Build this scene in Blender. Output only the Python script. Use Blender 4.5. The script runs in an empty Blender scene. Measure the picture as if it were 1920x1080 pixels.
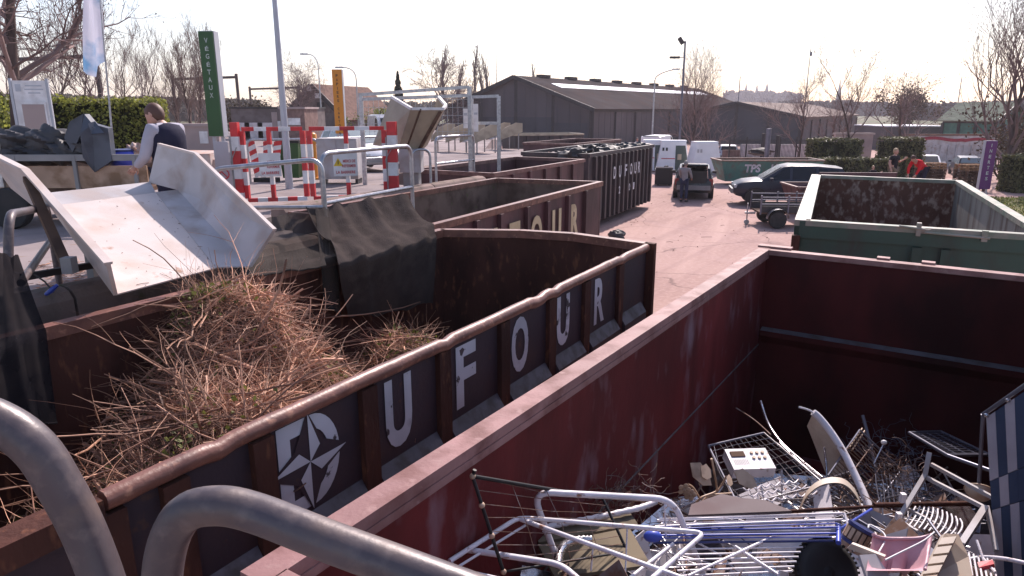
import bpy, math, random
from mathutils import Vector, Matrix
R = math.radians
rng = random.Random(7)
sc = bpy.context.scene
col = sc.collection

# ------------------------------------------------------------------ camera, sky, sun, exposure
CAM_H, CAM_F = 3.9, 1300.0            # metres above the yard; focal length in 1920-wide pixels
PITCH = math.atan(335 / CAM_F)
cam = bpy.data.cameras.new('camera')
cam_o = bpy.data.objects.new('camera', cam)
col.objects.link(cam_o)
cam.sensor_width = 36.0
cam.lens = 36.0 * CAM_F / 1920.0
cam.clip_start, cam.clip_end = 0.05, 9000
cam_o.location = (0, 0, CAM_H)
cam_o.rotation_euler = (math.pi / 2 - PITCH, 0, 0)
sc.camera = cam_o

SUN_AZ, SUN_EL = 20.0, 43.0           # degrees to the right of the view, degrees up
w = bpy.data.worlds.new('World')
sc.world = w
w.use_nodes = True
nt = w.node_tree
nt.nodes.clear()
sky = nt.nodes.new('ShaderNodeTexSky')
sky.sky_type = 'NISHITA'
sky.sun_disc = False
sky.sun_elevation = R(SUN_EL)
sky.sun_rotation = R(SUN_AZ)
sky.air_density, sky.dust_density, sky.ozone_density = 1.0, 1.2, 1.0
tint = nt.nodes.new('ShaderNodeMixRGB')
tint.blend_type = 'MULTIPLY'
tint.inputs[0].default_value = 1.0
tint.inputs[2].default_value = (1.0, 0.925, 0.94, 1)
bg = nt.nodes.new('ShaderNodeBackground')
bg.inputs[1].default_value = 0.15
wo = nt.nodes.new('ShaderNodeOutputWorld')
nt.links.new(sky.outputs[0], tint.inputs[1])
nt.links.new(tint.outputs[0], bg.inputs[0])
nt.links.new(bg.outputs[0], wo.inputs[0])

sun = bpy.data.lights.new('sun', 'SUN')
sun.energy = 4.4
sun.angle = R(0.5)
sun.color = (1.0, 0.875, 0.825)
sun_o = bpy.data.objects.new('sun', sun)
col.objects.link(sun_o)
sd = Vector((math.sin(R(SUN_AZ)) * math.cos(R(SUN_EL)), math.cos(R(SUN_AZ)) * math.cos(R(SUN_EL)), math.sin(R(SUN_EL))))
sun_o.rotation_euler = sd.to_track_quat('Z', 'Y').to_euler()
sun_o.location = (0, 0, 60)
vs = sc.view_settings
vs.view_transform, vs.look, vs.exposure, vs.gamma = 'Standard', 'None', 0.58, 1.0
vs.use_curve_mapping = False

# ------------------------------------------------------------------ measuring: photo pixel -> point of the place
cp_, sp_ = math.cos(PITCH), math.sin(PITCH)
def ray(x, y):
    u, v = (x - 960) / CAM_F, (540 - y) / CAM_F
    return Vector((u, cp_ + v * sp_, -sp_ + v * cp_))
def at(x, y, z):                       # on the level z
    r = ray(x, y); t = (z - CAM_H) / r.z
    return Vector((0, 0, CAM_H)) + r * t
def dp(x, y, d):                       # at the distance d ahead
    r = ray(x, y)
    return Vector((0, 0, CAM_H)) + r * (d / r.y)

# ------------------------------------------------------------------ materials
MATS = {}
def mat(name, c, rough=0.7, metal=0.0, c2=None, scale=6.0, lo=0.45, hi=0.65, bump=0.0, bscale=None, stretch=(1, 1, 1),
        var=0.12, c3=None, lo3=0.6, hi3=0.7, scale3=20.0, spec=None, trans=0.0, alpha_noise=None, island=0.0, transl=0.0):
    m = bpy.data.materials.new(name); m.use_nodes = True
    n = m.node_tree.nodes; l = m.node_tree.links
    b = n['Principled BSDF']
    b.inputs['Roughness'].default_value = rough
    b.inputs['Metallic'].default_value = metal
    if spec is None and rough >= 0.75 and metal == 0: spec = 0.12
    if spec is not None: b.inputs['Specular IOR Level'].default_value = spec
    tc = n.new('ShaderNodeTexCoord'); mp = n.new('ShaderNodeMapping')
    mp.inputs['Scale'].default_value = stretch
    l.new(tc.outputs['Object'], mp.inputs[0])
    def noise(s, det=6):
        t = n.new('ShaderNodeTexNoise'); t.inputs['Scale'].default_value = s; t.inputs['Detail'].default_value = det
        l.new(mp.outputs[0], t.inputs[0]); return t
    def ramp(src, a, bb):
        r = n.new('ShaderNodeMapRange'); r.inputs[1].default_value = a; r.inputs[2].default_value = bb
        l.new(src, r.inputs[0]); return r.outputs[0]
    def mix(fac, a, bcol):
        x = n.new('ShaderNodeMixRGB'); l.new(fac, x.inputs[0])
        if isinstance(a, tuple): x.inputs[1].default_value = (*a, 1)
        else: l.new(a, x.inputs[1])
        x.inputs[2].default_value = (*bcol, 1); return x.outputs[0]
    nz = noise(scale)
    d = tuple(max(0, x * (1 - var * 2)) for x in c); u = tuple(min(1, x * (1 + var * 1.5)) for x in c)
    base = mix(ramp(noise(scale * 0.35, 3).outputs[0], 0.3, 0.7), d, u)
    if c2: base = mix(ramp(nz.outputs[0], lo, hi), base, c2)
    if c3: base = mix(ramp(noise(scale3, 8).outputs[0], lo3, hi3), base, c3)
    if island:
        g = n.new('ShaderNodeNewGeometry'); hs = n.new('ShaderNodeHueSaturation')
        r = n.new('ShaderNodeMapRange'); r.inputs[3].default_value = 1 - island; r.inputs[4].default_value = 1 + island
        l.new(g.outputs['Random Per Island'], r.inputs[0]); l.new(r.outputs[0], hs.inputs['Value']); l.new(base, hs.inputs['Color'])
        base = hs.outputs[0]
    l.new(base, b.inputs['Base Color'])
    rr = n.new('ShaderNodeMapRange'); rr.inputs[3].default_value = max(0.03, rough - 0.12); rr.inputs[4].default_value = min(1, rough + 0.12)
    l.new(nz.outputs[0], rr.inputs[0]); l.new(rr.outputs[0], b.inputs['Roughness'])
    if bump:
        bn = noise(bscale or scale * 4, 8); bp = n.new('ShaderNodeBump'); bp.inputs['Strength'].default_value = bump
        bp.inputs['Distance'].default_value = 0.02
        l.new(bn.outputs[0], bp.inputs['Height']); l.new(bp.outputs[0], b.inputs['Normal'])
    if trans:
        tr = n.new('ShaderNodeBsdfTransparent'); ms = n.new('ShaderNodeMixShader')
        if alpha_noise:
            l.new(ramp(noise(alpha_noise, 2).outputs[0], 0.5 - 0.2 + (0.5 - trans) * 0.4, 0.7 + (0.5 - trans) * 0.4), ms.inputs[0])
        else: ms.inputs[0].default_value = trans
        l.new(b.outputs[0], ms.inputs[1]); l.new(tr.outputs[0], ms.inputs[2])
        l.new(ms.outputs[0], n['Material Output'].inputs[0])
    if transl:                         # thin leaves let light through
        tl_ = n.new('ShaderNodeBsdfTranslucent'); ms = n.new('ShaderNodeMixShader'); ms.inputs[0].default_value = transl
        l.new(base, tl_.inputs[0]); l.new(b.outputs[0], ms.inputs[1]); l.new(tl_.outputs[0], ms.inputs[2]); l.new(ms.outputs[0], n['Material Output'].inputs[0])
    MATS[name] = m
    return m

mat('asphalt', (0.42, 0.272, 0.240), 0.9, c2=(0.33, 0.207, 0.186), scale=0.35, lo=0.42, hi=0.8, bump=0.25, bscale=60, c3=(0.46, 0.32, 0.285), scale3=9, lo3=0.45, hi3=0.75, var=.08)
mat('quay_top', (0.30, 0.25, 0.245), 0.9, c2=(0.20, 0.165, 0.165), scale=0.8, lo=0.45, hi=0.7, bump=0.3, bscale=70, c3=(0.24, 0.17, 0.12), scale3=5, lo3=0.6, hi3=0.75)
mat('concrete', (0.26, 0.19, 0.165), 0.9, c2=(0.15, 0.12, 0.10), scale=3, bump=0.4, bscale=40, c3=(0.10, 0.11, 0.05), scale3=6, lo3=0.62, hi3=0.75)
mat('dry_grass', (0.20, 0.17, 0.07), 0.95, c2=(0.11, 0.14, 0.05), scale=3, bump=0.5)
mat('field', (0.13, 0.14, 0.08), 0.95, c2=(0.17, 0.14, 0.10), scale=0.02)
mat('far_wood', (0.10, 0.085, 0.08), 0.95, c2=(0.06, 0.06, 0.055), scale=0.05, bump=0)
mat('far_stone', (0.16, 0.16, 0.17), 0.9)
mat('red_paint', (0.155, 0.023, 0.023), 0.7, spec=0.15, c2=(0.085, 0.017, 0.016), scale=1.7, lo=0.4, hi=0.7, stretch=(1.5, 1.5, 0.65), bump=0.12, bscale=30, c3=(0.24, 0.15, 0.17), scale3=3.2, lo3=0.56, hi3=0.82, var=.16)
mat('red_shade', (0.085, 0.014, 0.014), 0.75, c2=(0.03, 0.008, 0.008), scale=1.6, lo=0.4, hi=0.65, stretch=(1, 1, 0.5), bump=0.1)  # darker copy of red_paint: shade inside the container put into the colour
mat('red_rim', (0.30, 0.155, 0.145), 0.6, spec=.3, c2=(0.17, 0.07, 0.062), scale=5, bump=0.12, bscale=50, c3=(0.30, 0.17, 0.155), scale3=16, lo3=0.58, hi3=0.7)
mat('brown_rust', (0.075, 0.030, 0.022), 0.75, c2=(0.042, 0.018, 0.015), scale=4, stretch=(1, 1, 0.4), bump=0.4, bscale=40, c3=(0.17, 0.07, 0.04), scale3=14, lo3=0.58, hi3=0.72)
mat('rim_rust', (0.20, 0.082, 0.058), 0.45, c2=(0.12, 0.045, 0.035), scale=6, bump=0.15, bscale=35, c3=(0.36, 0.17, 0.11), scale3=20, lo3=0.58, hi3=0.72)
mat('violet_paint', (0.055, 0.037, 0.044), 0.65, spec=.25, c2=(0.075, 0.04, 0.038), scale=3, lo=0.5, hi=0.75, bump=0.15, bscale=40, c3=(0.10, 0.05, 0.035), scale3=10, lo3=0.64, hi3=0.74)
mat('ledge_grey', (0.12, 0.105, 0.115), 0.7, c2=(0.07, 0.055, 0.05), scale=8, bump=0.2)
mat('maroon_paint', (0.10, 0.038, 0.042), 0.6, c2=(0.06, 0.025, 0.025), scale=3, stretch=(1, 1, 0.4), bump=0.2)
mat('maroon_rim', (0.20, 0.10, 0.085), 0.6, c2=(0.12, 0.05, 0.045), scale=5, bump=0.3)
mat('black_steel', (0.042, 0.032, 0.036), 0.6, c2=(0.075, 0.05, 0.05), scale=4, stretch=(1, 1, 0.3), bump=0.2)
mat('white_letter', (0.55, 0.54, 0.57), 0.6, c2=(0.30, 0.27, 0.29), scale=6, lo=0.6, hi=0.75, c3=(0.06, 0.045, 0.05), scale3=9, lo3=0.63, hi3=0.66)
mat('cream_letter', (0.62, 0.50, 0.30), 0.6, c2=(0.5, 0.38, 0.22), scale=5)
mat('green_paint', (0.028, 0.072, 0.050), 0.55, c2=(0.035, 0.03, 0.022), scale=2.5, lo=0.48, hi=0.72, stretch=(1, 1, 0.5), bump=0.2, c3=(0.02, 0.09, 0.07), scale3=5, lo3=0.55, hi3=0.75)
mat('green_rim', (0.27, 0.245, 0.20), 0.55, c2=(0.13, 0.18, 0.13), scale=4, bump=0.3)
mat('green_inner', (0.13, 0.062, 0.045), 0.8, c2=(0.34, 0.25, 0.20), scale=10, lo=0.50, hi=0.66, stretch=(1, 1, 0.6), bump=0.4)
mat('grey_inner', (0.24, 0.225, 0.20), 0.8, c2=(0.14, 0.11, 0.09), scale=3, stretch=(1.5, 1.5, 0.3), bump=0.2)
mat('brown_inner', (0.20, 0.135, 0.105), 0.85, c2=(0.10, 0.065, 0.05), scale=3, bump=0.3, c3=(0.12, 0.12, 0.05), scale3=7, lo3=0.62, hi3=0.75)
mat('teal_paint', (0.06, 0.17, 0.14), 0.6, c2=(0.10, 0.10, 0.08), scale=3, bump=0.1)
mat('galv', (0.45, 0.45, 0.47), 0.42, 0.85, c2=(0.33, 0.33, 0.36), scale=18, bump=0.12, bscale=60)
mat('old_galv', (0.082, 0.064, 0.070), 0.42, 0.1, c2=(0.14, 0.10, 0.088), scale=14, lo=.5, hi=.75, bump=0.06, bscale=60, c3=(0.15, 0.115, 0.11), scale3=30, lo3=0.54, hi3=0.74)
mat('chute_white', (0.60, 0.53, 0.50), 0.55, spec=.2, c2=(0.46, 0.35, 0.29), scale=2.4, lo=0.46, hi=0.75, bump=0.08, c3=(0.33, 0.19, 0.125), scale3=7, lo3=0.64, hi3=0.78)
mat('chute_grey', (0.47, 0.45, 0.46), 0.55, spec=.2, c2=(0.36, 0.31, 0.29), scale=3, bump=0.08)
mat('chute_beige', (0.42, 0.34, 0.25), 0.6, c2=(0.30, 0.24, 0.18), scale=2.5, bump=0.15)
mat('sign_red', (0.62, 0.03, 0.035), 0.45, c2=(0.42, 0.03, 0.03), scale=5)
mat('sign_white', (0.75, 0.73, 0.73), 0.45, c2=(0.6, 0.57, 0.56), scale=5)
mat('sign_green', (0.025, 0.085, 0.022), 0.45, var=0.05)
mat('sign_orange', (0.62, 0.235, 0.02), 0.45, var=0.05)
mat('sign_purple', (0.11, 0.012, 0.13), 0.45, var=0.05)
mat('sign_grey', (0.42, 0.43, 0.48), 0.4, 0.3, var=0.05)
mat('letter_pale', (0.45, 0.5, 0.45), 0.5)
mat('letter_dark', (0.04, 0.03, 0.02), 0.5)
mat('letter_red', (0.5, 0.05, 0.06), 0.5)
mat('yellow', (0.75, 0.5, 0.03), 0.5)
mat('black', (0.012, 0.011, 0.012), 0.55)
mat('rubber', (0.018, 0.017, 0.018), 0.7, c2=(0.035, 0.03, 0.03), scale=6, bump=0.1)
mat('glass_dark', (0.016, 0.019, 0.024), 0.12, spec=0.3, var=0.02)
mat('glass_pale', (0.20, 0.26, 0.28), 0.1, spec=0.8, var=0.05)
mat('net', (0.058, 0.048, 0.045), 0.9, c2=(0.07, 0.057, 0.053), scale=8, bump=0.6, bscale=70, trans=0.02, spec=0.0)
mat('net_dark', (0.016, 0.015, 0.018), 0.9, c2=(0.03, 0.026, 0.027), scale=5, trans=0.05, spec=0.0)
mat('sheet_dark', (0.20, 0.165, 0.165), 0.85, c2=(0.16, 0.12, 0.12), scale=3)
mat('net_thin', (0.06, 0.052, 0.048), 0.9, scale=5, trans=0.18, spec=0.0)
mat('tarp_grey', (0.055, 0.052, 0.056), 0.6, c2=(0.03, 0.028, 0.03), scale=3, bump=0.2)
mat('tarp_blue', (0.065, 0.075, 0.10), 0.5, c2=(0.035, 0.04, 0.052), scale=3, bump=0.2)
mat('bark', (0.12, 0.088, 0.078), 0.9, c2=(0.05, 0.037, 0.032), scale=5, stretch=(1, 1, 0.3), bump=0.5)
mat('twig', (0.22, 0.155, 0.145), 0.9, island=0.35)
mat('twig_pale', (0.25, 0.18, 0.155), 0.9, island=0.35)
mat('bud', (0.16, 0.11, 0.09), 0.8, island=0.4)
mat('brush_twig', (0.52, 0.275, 0.175), 0.7, c2=(0.18, 0.085, 0.055), scale=2.2, island=0.6)
mat('litter', (0.085, 0.046, 0.032), 0.95, c2=(0.15, 0.085, 0.058), scale=14, bump=0.9, bscale=40)
mat('green_leaf', (0.14, 0.15, 0.035), 0.6, island=0.5, transl=0.35)
mat('hedge_leaf', (0.23, 0.24, 0.045), 0.55, island=0.7, transl=0.45)
mat('hedge_dark', (0.10, 0.10, 0.034), 0.6, island=0.6, transl=0.3)
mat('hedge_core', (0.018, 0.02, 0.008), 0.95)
mat('conifer', (0.014, 0.028, 0.016), 0.8, island=0.5)
mat('dry_bush', (0.11, 0.082, 0.055), 0.9, island=0.5)
mat('brick', (0.24, 0.155, 0.135), 0.9, c2=(0.17, 0.11, 0.10), scale=4, bump=0.2)
mat('brick_grey', (0.20, 0.165, 0.16), 0.9, c2=(0.15, 0.12, 0.115), scale=2)
mat('pale_wall', (0.42, 0.33, 0.31), 0.9, c2=(0.34, 0.27, 0.26), scale=1)
mat('white_wall', (0.68, 0.60, 0.60), 0.8)
mat('roof_tile', (0.16, 0.085, 0.065), 0.85, c2=(0.10, 0.055, 0.045), scale=3, bump=0.5, bscale=10)
mat('dark_trim', (0.035, 0.03, 0.032), 0.6)
mat('shed_cladding', (0.115, 0.10, 0.105), 0.75, c2=(0.105, 0.09, 0.095), scale=0.4, stretch=(1, 1, 0.5))
mat('shed_dark', (0.066, 0.062, 0.073), 0.6, c2=(0.05, 0.046, 0.053), scale=0.4)
mat('shed_roof', (0.080, 0.070, 0.070), 0.95, spec=0.0, c2=(0.085, 0.066, 0.062), scale=0.5, stretch=(1, 1, 1))
mat('shed_roof_pale', (0.22, 0.165, 0.14), 0.85, c2=(0.17, 0.13, 0.115), scale=0.5)
mat('skylight', (0.75, 0.74, 0.78), 0.35)
mat('green_clad', (0.055, 0.15, 0.115), 0.6)
mat('green_roof', (0.20, 0.215, 0.17), 0.85, spec=0.0)
mat('skin', (0.50, 0.27, 0.20), 0.55, var=0.06)
mat('hair_brown', (0.09, 0.038, 0.024), 0.6, var=0.2)
mat('hair_blond', (0.36, 0.24, 0.13), 0.6)
mat('hair_grey', (0.22, 0.19, 0.18), 0.6)
mat('cloth_navy', (0.028, 0.027, 0.05), 0.85, bump=0.2)
mat('cloth_grey', (0.30, 0.28, 0.29), 0.85, bump=0.2)
mat('cloth_shirt', (0.42, 0.40, 0.46), 0.85, bump=0.2)
mat('cloth_black', (0.02, 0.018, 0.024), 0.85)
mat('cloth_red', (0.62, 0.02, 0.03), 0.8)
mat('cloth_khaki', (0.20, 0.16, 0.12), 0.85)
mat('cloth_jeans', (0.045, 0.05, 0.09), 0.85)
mat('car_blue', (0.022, 0.025, 0.042), 0.32, 0.0, var=0.05, spec=0.4)
mat('car_black', (0.014, 0.014, 0.016), 0.3, 0.2, var=0.05, spec=0.7)
mat('car_silver', (0.45, 0.45, 0.48), 0.3, 0.5, var=0.05)
mat('car_white', (0.75, 0.74, 0.76), 0.35, var=0.03)
mat('bumper_grey', (0.26, 0.25, 0.25), 0.5)
mat('lamp_red', (0.25, 0.01, 0.01), 0.3)
mat('lamp_clear', (0.6, 0.6, 0.62), 0.15)
mat('rim_alloy', (0.42, 0.42, 0.44), 0.35, 0.8)
mat('wood_pallet', (0.30, 0.17, 0.09), 0.85, c2=(0.18, 0.11, 0.07), scale=5)
mat('wood_grey', (0.20, 0.165, 0.115), 0.9, c2=(0.12, 0.10, 0.075), scale=5)
mat('wood_dark', (0.14, 0.085, 0.06), 0.85, c2=(0.08, 0.05, 0.04), scale=5)
mat('wood_pale', (0.46, 0.31, 0.22), 0.75, c2=(0.26, 0.16, 0.10), scale=4)
mat('barrel_blue', (0.045, 0.07, 0.48), 0.4)
mat('white_enamel', (0.72, 0.68, 0.71), 0.35, c2=(0.55, 0.48, 0.48), scale=12, lo=0.58, hi=0.75, c3=(0.28, 0.13, 0.08), scale3=24, lo3=0.62, hi3=0.72)
mat('chrome', (0.6, 0.6, 0.63), 0.25, 0.9, c2=(0.35, 0.3, 0.3), scale=20)
mat('rusty_wire', (0.17, 0.09, 0.06), 0.75, 0.2, c2=(0.25, 0.2, 0.19), scale=15)
mat('blue_plastic', (0.045, 0.08, 0.42), 0.35)
mat('blue_dark', (0.03, 0.04, 0.14), 0.4)
mat('beige_metal', (0.58, 0.40, 0.27), 0.5, c2=(0.3, 0.19, 0.12), scale=8)
mat('pink_plastic', (0.56, 0.33, 0.37), 0.45, c2=(0.42, 0.23, 0.26), scale=3)
mat('cream_panel', (0.56, 0.47, 0.38), 0.5, c2=(0.42, 0.30, 0.22), scale=4, bump=0.05)
mat('stripe_blue', (0.06, 0.075, 0.12), 0.85, bump=0.2)
mat('stripe_white', (0.46, 0.40, 0.42), 0.85, bump=0.2)
mat('slate_tube', (0.13, 0.13, 0.17), 0.4, 0.5)
mat('flag_blue', (0.16, 0.33, 0.55), 0.7, c2=(0.6, 0.6, 0.7), scale=1.1, lo=0.42, hi=0.52, transl=.4)
mat('bank_green', (0.05, 0.07, 0.06), 0.5)
mat('brush_sunlit', (0.66, 0.36, 0.22), 0.7, c2=(0.38, 0.20, 0.13), scale=4, island=0.5)  # lighter copy of brush_twig: sunlight on the heap put into the colour
mat('red_band', (0.30, 0.03, 0.05), 0.7)
mat('bale', (0.50, 0.42, 0.38), 0.8, c2=(0.55, 0.3, 0.22), scale=6, c3=(0.35, 0.4, 0.42), scale3=12, bump=0.4)

def wear_yard():                       # tyre tracks and cracks in the yard's asphalt
    m = MATS['asphalt']; n = m.node_tree.nodes; l = m.node_tree.links; b = n['Principled BSDF']
    src = b.inputs['Base Color'].links[0].from_socket
    tc = n.new('ShaderNodeTexCoord')
    def mixin(src, fac, c):
        x = n.new('ShaderNodeMixRGB'); l.new(fac, x.inputs[0]); l.new(src, x.inputs[1]); x.inputs[2].default_value = (*c, 1); return x.outputs[0]
    def mr(o, a, bb, hi):
        r = n.new('ShaderNodeMapRange'); r.inputs[1].default_value = a; r.inputs[2].default_value = bb; r.inputs[4].default_value = hi; l.new(o, r.inputs[0]); return r.outputs[0]
    for rot, st, c, hi in ((-20, (2.2, .09, 1), (0.52, 0.355, 0.31), .55), (-33, (3.0, .07, 1), (0.30, 0.19, 0.175), .5), (25, (2.0, .1, 1), (0.43, 0.29, 0.27), .4)):
        mp = n.new('ShaderNodeMapping'); mp.vector_type = 'TEXTURE'; mp.inputs['Rotation'].default_value = (0, 0, R(rot)); mp.inputs['Scale'].default_value = (1 / st[0], 1 / st[1], 1); l.new(tc.outputs['Object'], mp.inputs[0])
        t = n.new('ShaderNodeTexNoise'); t.inputs['Scale'].default_value = .8; t.inputs['Detail'].default_value = 4; l.new(mp.outputs[0], t.inputs[0]); src = mixin(src, mr(t.outputs[0], .53, .68, hi), c)
    t = n.new('ShaderNodeTexNoise'); t.inputs['Scale'].default_value = .35; t.inputs['Detail'].default_value = 3; l.new(tc.outputs['Object'], t.inputs[0]); src = mixin(src, mr(t.outputs[0], .6, .7, .45), (0.19, 0.125, 0.12))
    d = n.new('ShaderNodeTexNoise'); d.inputs['Scale'].default_value = .7; d.inputs['Detail'].default_value = 6; l.new(tc.outputs['Object'], d.inputs[0])
    ad = n.new('ShaderNodeMixRGB'); ad.blend_type = 'ADD'; ad.inputs[0].default_value = 1.2; l.new(tc.outputs['Object'], ad.inputs[1]); l.new(d.outputs[1], ad.inputs[2])
    v = n.new('ShaderNodeTexVoronoi'); v.feature = 'DISTANCE_TO_EDGE'; v.inputs['Scale'].default_value = .22; l.new(ad.outputs[0], v.inputs[0])
    src = mixin(src, mr(v.outputs['Distance'], .006, .001, .55), (0.10, 0.065, 0.06))
    l.new(src, b.inputs['Base Color'])
wear_yard()

# ------------------------------------------------------------------ mesh builder
class MB:
    def __init__(s): s.v, s.f, s.m, s.cur = [], [], [], 0
    def add(s, vs, fs):
        o = len(s.v); s.v += [Vector(a) for a in vs]
        for f in fs: s.f.append(tuple(o + i for i in f)); s.m.append(s.cur)
        return s
    def hexa(s, b, t):                 # bottom quad, top quad
        return s.add(list(b) + list(t), [(3, 2, 1, 0), (4, 5, 6, 7), (0, 1, 5, 4), (1, 2, 6, 5), (2, 3, 7, 6), (3, 0, 4, 7)])
    def box(s, c, d, rz=0.0, M=None):
        hx, hy, hz = d[0] / 2, d[1] / 2, d[2] / 2
        pts = [Vector((x * hx, y * hy, z * hz)) for z in (-1, 1) for x, y in ((-1, -1), (1, -1), (1, 1), (-1, 1))]
        mm = M if M is not None else Matrix.Rotation(rz, 3, 'Z')
        pts = [mm @ p + Vector(c) for p in pts]
        return s.hexa(pts[:4], pts[4:])
    def beam(s, a, b, wd, h, up=(0, 0, 1), off=(0, 0)):   # box from a to b, wd across, h along up
        a, b = Vector(a), Vector(b); d = (b - a).normalized(); up = Vector(up)
        if abs(d.dot(up)) > 0.98: up = Vector((0, 1, 0)) if abs(d.y) < .9 else Vector((1, 0, 0))
        sx = d.cross(up).normalized(); uz = sx.cross(d).normalized()
        q = lambda p: [p + sx * (i * wd / 2 + off[0]) + uz * (j * h / 2 + off[1]) for i, j in ((-1, -1), (1, -1), (1, 1), (-1, 1))]
        A, B = q(a), q(b)
        return s.add(A + B, [(0, 1, 2, 3), (7, 6, 5, 4), (4, 5, 1, 0), (5, 6, 2, 1), (6, 7, 3, 2), (7, 4, 0, 3)])
    def tube(s, pts, r, n=8, closed=False, cap=True):
        pts = [Vector(p) for p in pts]; k = len(pts)
        rs = r if isinstance(r, (list, tuple)) else [r] * k
        o = len(s.v); nrm = None
        for i, p in enumerate(pts):
            if closed: t = pts[(i + 1) % k] - pts[i - 1]
            else: t = pts[min(i + 1, k - 1)] - pts[max(i - 1, 0)]
            t = t.normalized() if t.length > 1e-9 else Vector((0, 0, 1))
            if nrm is None:
                nrm = t.cross(Vector((0, 0, 1)))
                if nrm.length < 0.05: nrm = t.cross(Vector((1, 0, 0)))
            nrm = (nrm - t * nrm.dot(t)); nrm = nrm.normalized() if nrm.length > 1e-6 else t.orthogonal().normalized()
            bn = t.cross(nrm)
            for j in range(n):
                a = 2 * math.pi * j / n
                s.v.append(p + (nrm * math.cos(a) + bn * math.sin(a)) * rs[i])
        for i in range(k if closed else k - 1):
            for j in range(n):
                a0, a1 = o + i * n + j, o + i * n + (j + 1) % n
                i2 = (i + 1) % k
                s.f.append((a0, a1, o + i2 * n + (j + 1) % n, o + i2 * n + j)); s.m.append(s.cur)
        if cap and not closed:
            s.f.append(tuple(o + j for j in reversed(range(n)))); s.m.append(s.cur)
            s.f.append(tuple(o + (k - 1) * n + j for j in range(n))); s.m.append(s.cur)
        return s
    def lathe(s, c, prof, n=20, axis='Z', M=None):   # prof [(r,z)]
        o = len(s.v); c = Vector(c)
        for r, z in prof:
            for j in range(n):
                a = 2 * math.pi * j / n
                p = Vector((r * math.cos(a), r * math.sin(a), z))
                if axis == 'Y': p = Vector((p.x, p.z, p.y))
                if axis == 'X': p = Vector((p.z, p.x, p.y))
                if M is not None: p = M @ p
                s.v.append(c + p)
        for i in range(len(prof) - 1):
            for j in range(n):
                s.f.append((o + i * n + j, o + i * n + (j + 1) % n, o + (i + 1) * n + (j + 1) % n, o + (i + 1) * n + j)); s.m.append(s.cur)
        s.f.append(tuple(o + j for j in reversed(range(n)))); s.m.append(s.cur)
        s.f.append(tuple(o + (len(prof) - 1) * n + j for j in range(n))); s.m.append(s.cur)
        return s
    def plate(s, pts, th):             # flat polygon with thickness th, grown along its normal both ways
        pts = [Vector(p) for p in pts]; nrm = Vector((0, 0, 0))
        for i in range(1, len(pts) - 1): nrm += (pts[i] - pts[0]).cross(pts[i + 1] - pts[0])
        nrm = nrm.normalized() * (th / 2); k = len(pts)
        fs = [tuple(range(k)), tuple(reversed(range(k, 2 * k)))] + [(i, k + i, k + (i + 1) % k, (i + 1) % k) for i in range(k)]
        return s.add([p + nrm for p in pts] + [p - nrm for p in pts], fs)
    def grid(s, rows, th=0.0):
        nr, nc = len(rows), len(rows[0]); o = len(s.v)
        for r_ in rows: s.v += [Vector(p) for p in r_]
        for i in range(nr - 1):
            for j in range(nc - 1):
                s.f.append((o + i * nc + j, o + i * nc + j + 1, o + (i + 1) * nc + j + 1, o + (i + 1) * nc + j)); s.m.append(s.cur)
        return s
    def ball(s, c, r, n=8, sc_=(1, 1, 1)):
        prof = [(max(0.001, r * math.sin(math.pi * i / n)), -r * math.cos(math.pi * i / n)) for i in range(n + 1)]
        M = Matrix.Diagonal(sc_)
        return s.lathe(c, prof, n * 2, M=M)
    def leaf(s, p, size, nrm=None):
        d = Vector((rng.gauss(0, 1), rng.gauss(0, 1), rng.gauss(0, 1)))
        if nrm is not None: d = d * 0.55 + Vector(nrm)
        d.normalize(); a = d.orthogonal().normalized(); a.rotate(Matrix.Rotation(rng.random() * 6.28, 3, d)); b = d.cross(a)
        a *= size * 0.5; b *= size * 0.32; p = Vector(p)
        return s.add([p - a, p + b, p + a, p - b], [(0, 1, 2, 3)])
    def xf(s, M):
        s.v = [M @ p for p in s.v]; return s
    def build(s, name, mats, parent=None, world=False, smooth=None):
        rt_ = parent if parent is None or parent.type == 'EMPTY' else parent.parent
        inv = rt_.matrix_basis.inverted() if (rt_ is not None and world) else None
        me = bpy.data.meshes.new(name)
        vv = [inv @ p for p in s.v] if inv is not None else s.v
        me.from_pydata([tuple(p) for p in vv], [], s.f)
        for m in (mats if isinstance(mats, (list, tuple)) else [mats]): me.materials.append(MATS[m])
        if max(s.m, default=0) > 0: me.polygons.foreach_set('material_index', s.m)
        me.validate(); me.update()
        if smooth is not None:
            me.polygons.foreach_set('use_smooth', [True] * len(me.polygons))
            if smooth < 180: me.set_sharp_from_angle(angle=R(smooth))
        o = bpy.data.objects.new(name, me); col.objects.link(o)
        if parent is not None: o.parent = parent
        return o

def tag(o, label=None, cat=None, group=None, kind=None):
    if label: o['label'] = label
    if cat: o['category'] = cat
    if group: o['group'] = group
    if kind: o['kind'] = kind
    return o
def thing(name, label, cat, loc=(0, 0, 0), rz=0.0, group=None, sc_=1.0):
    o = bpy.data.objects.new(name, None); col.objects.link(o)
    o.empty_display_size = 0.2
    o.location = loc; o.rotation_euler = (0, 0, rz); o.scale = (sc_,) * 3
    o.matrix_basis = Matrix.Translation(Vector(loc)) @ Matrix.Rotation(rz, 4, 'Z') @ Matrix.Scale(sc_, 4)
    return tag(o, label, cat, group)
def dup(o, loc, rz, label=None, scale=None):
    c = o.copy(); col.objects.link(c); c.location = loc; c.rotation_euler = (0, 0, rz)
    if scale: c.scale = (scale,) * 3 if not isinstance(scale, tuple) else scale
    if label: c['label'] = label
    for ch in o.children:
        d = ch.copy(); col.objects.link(d); d.parent = c
        for g in ch.children:
            e = g.copy(); col.objects.link(e); e.parent = d
    return c

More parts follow.
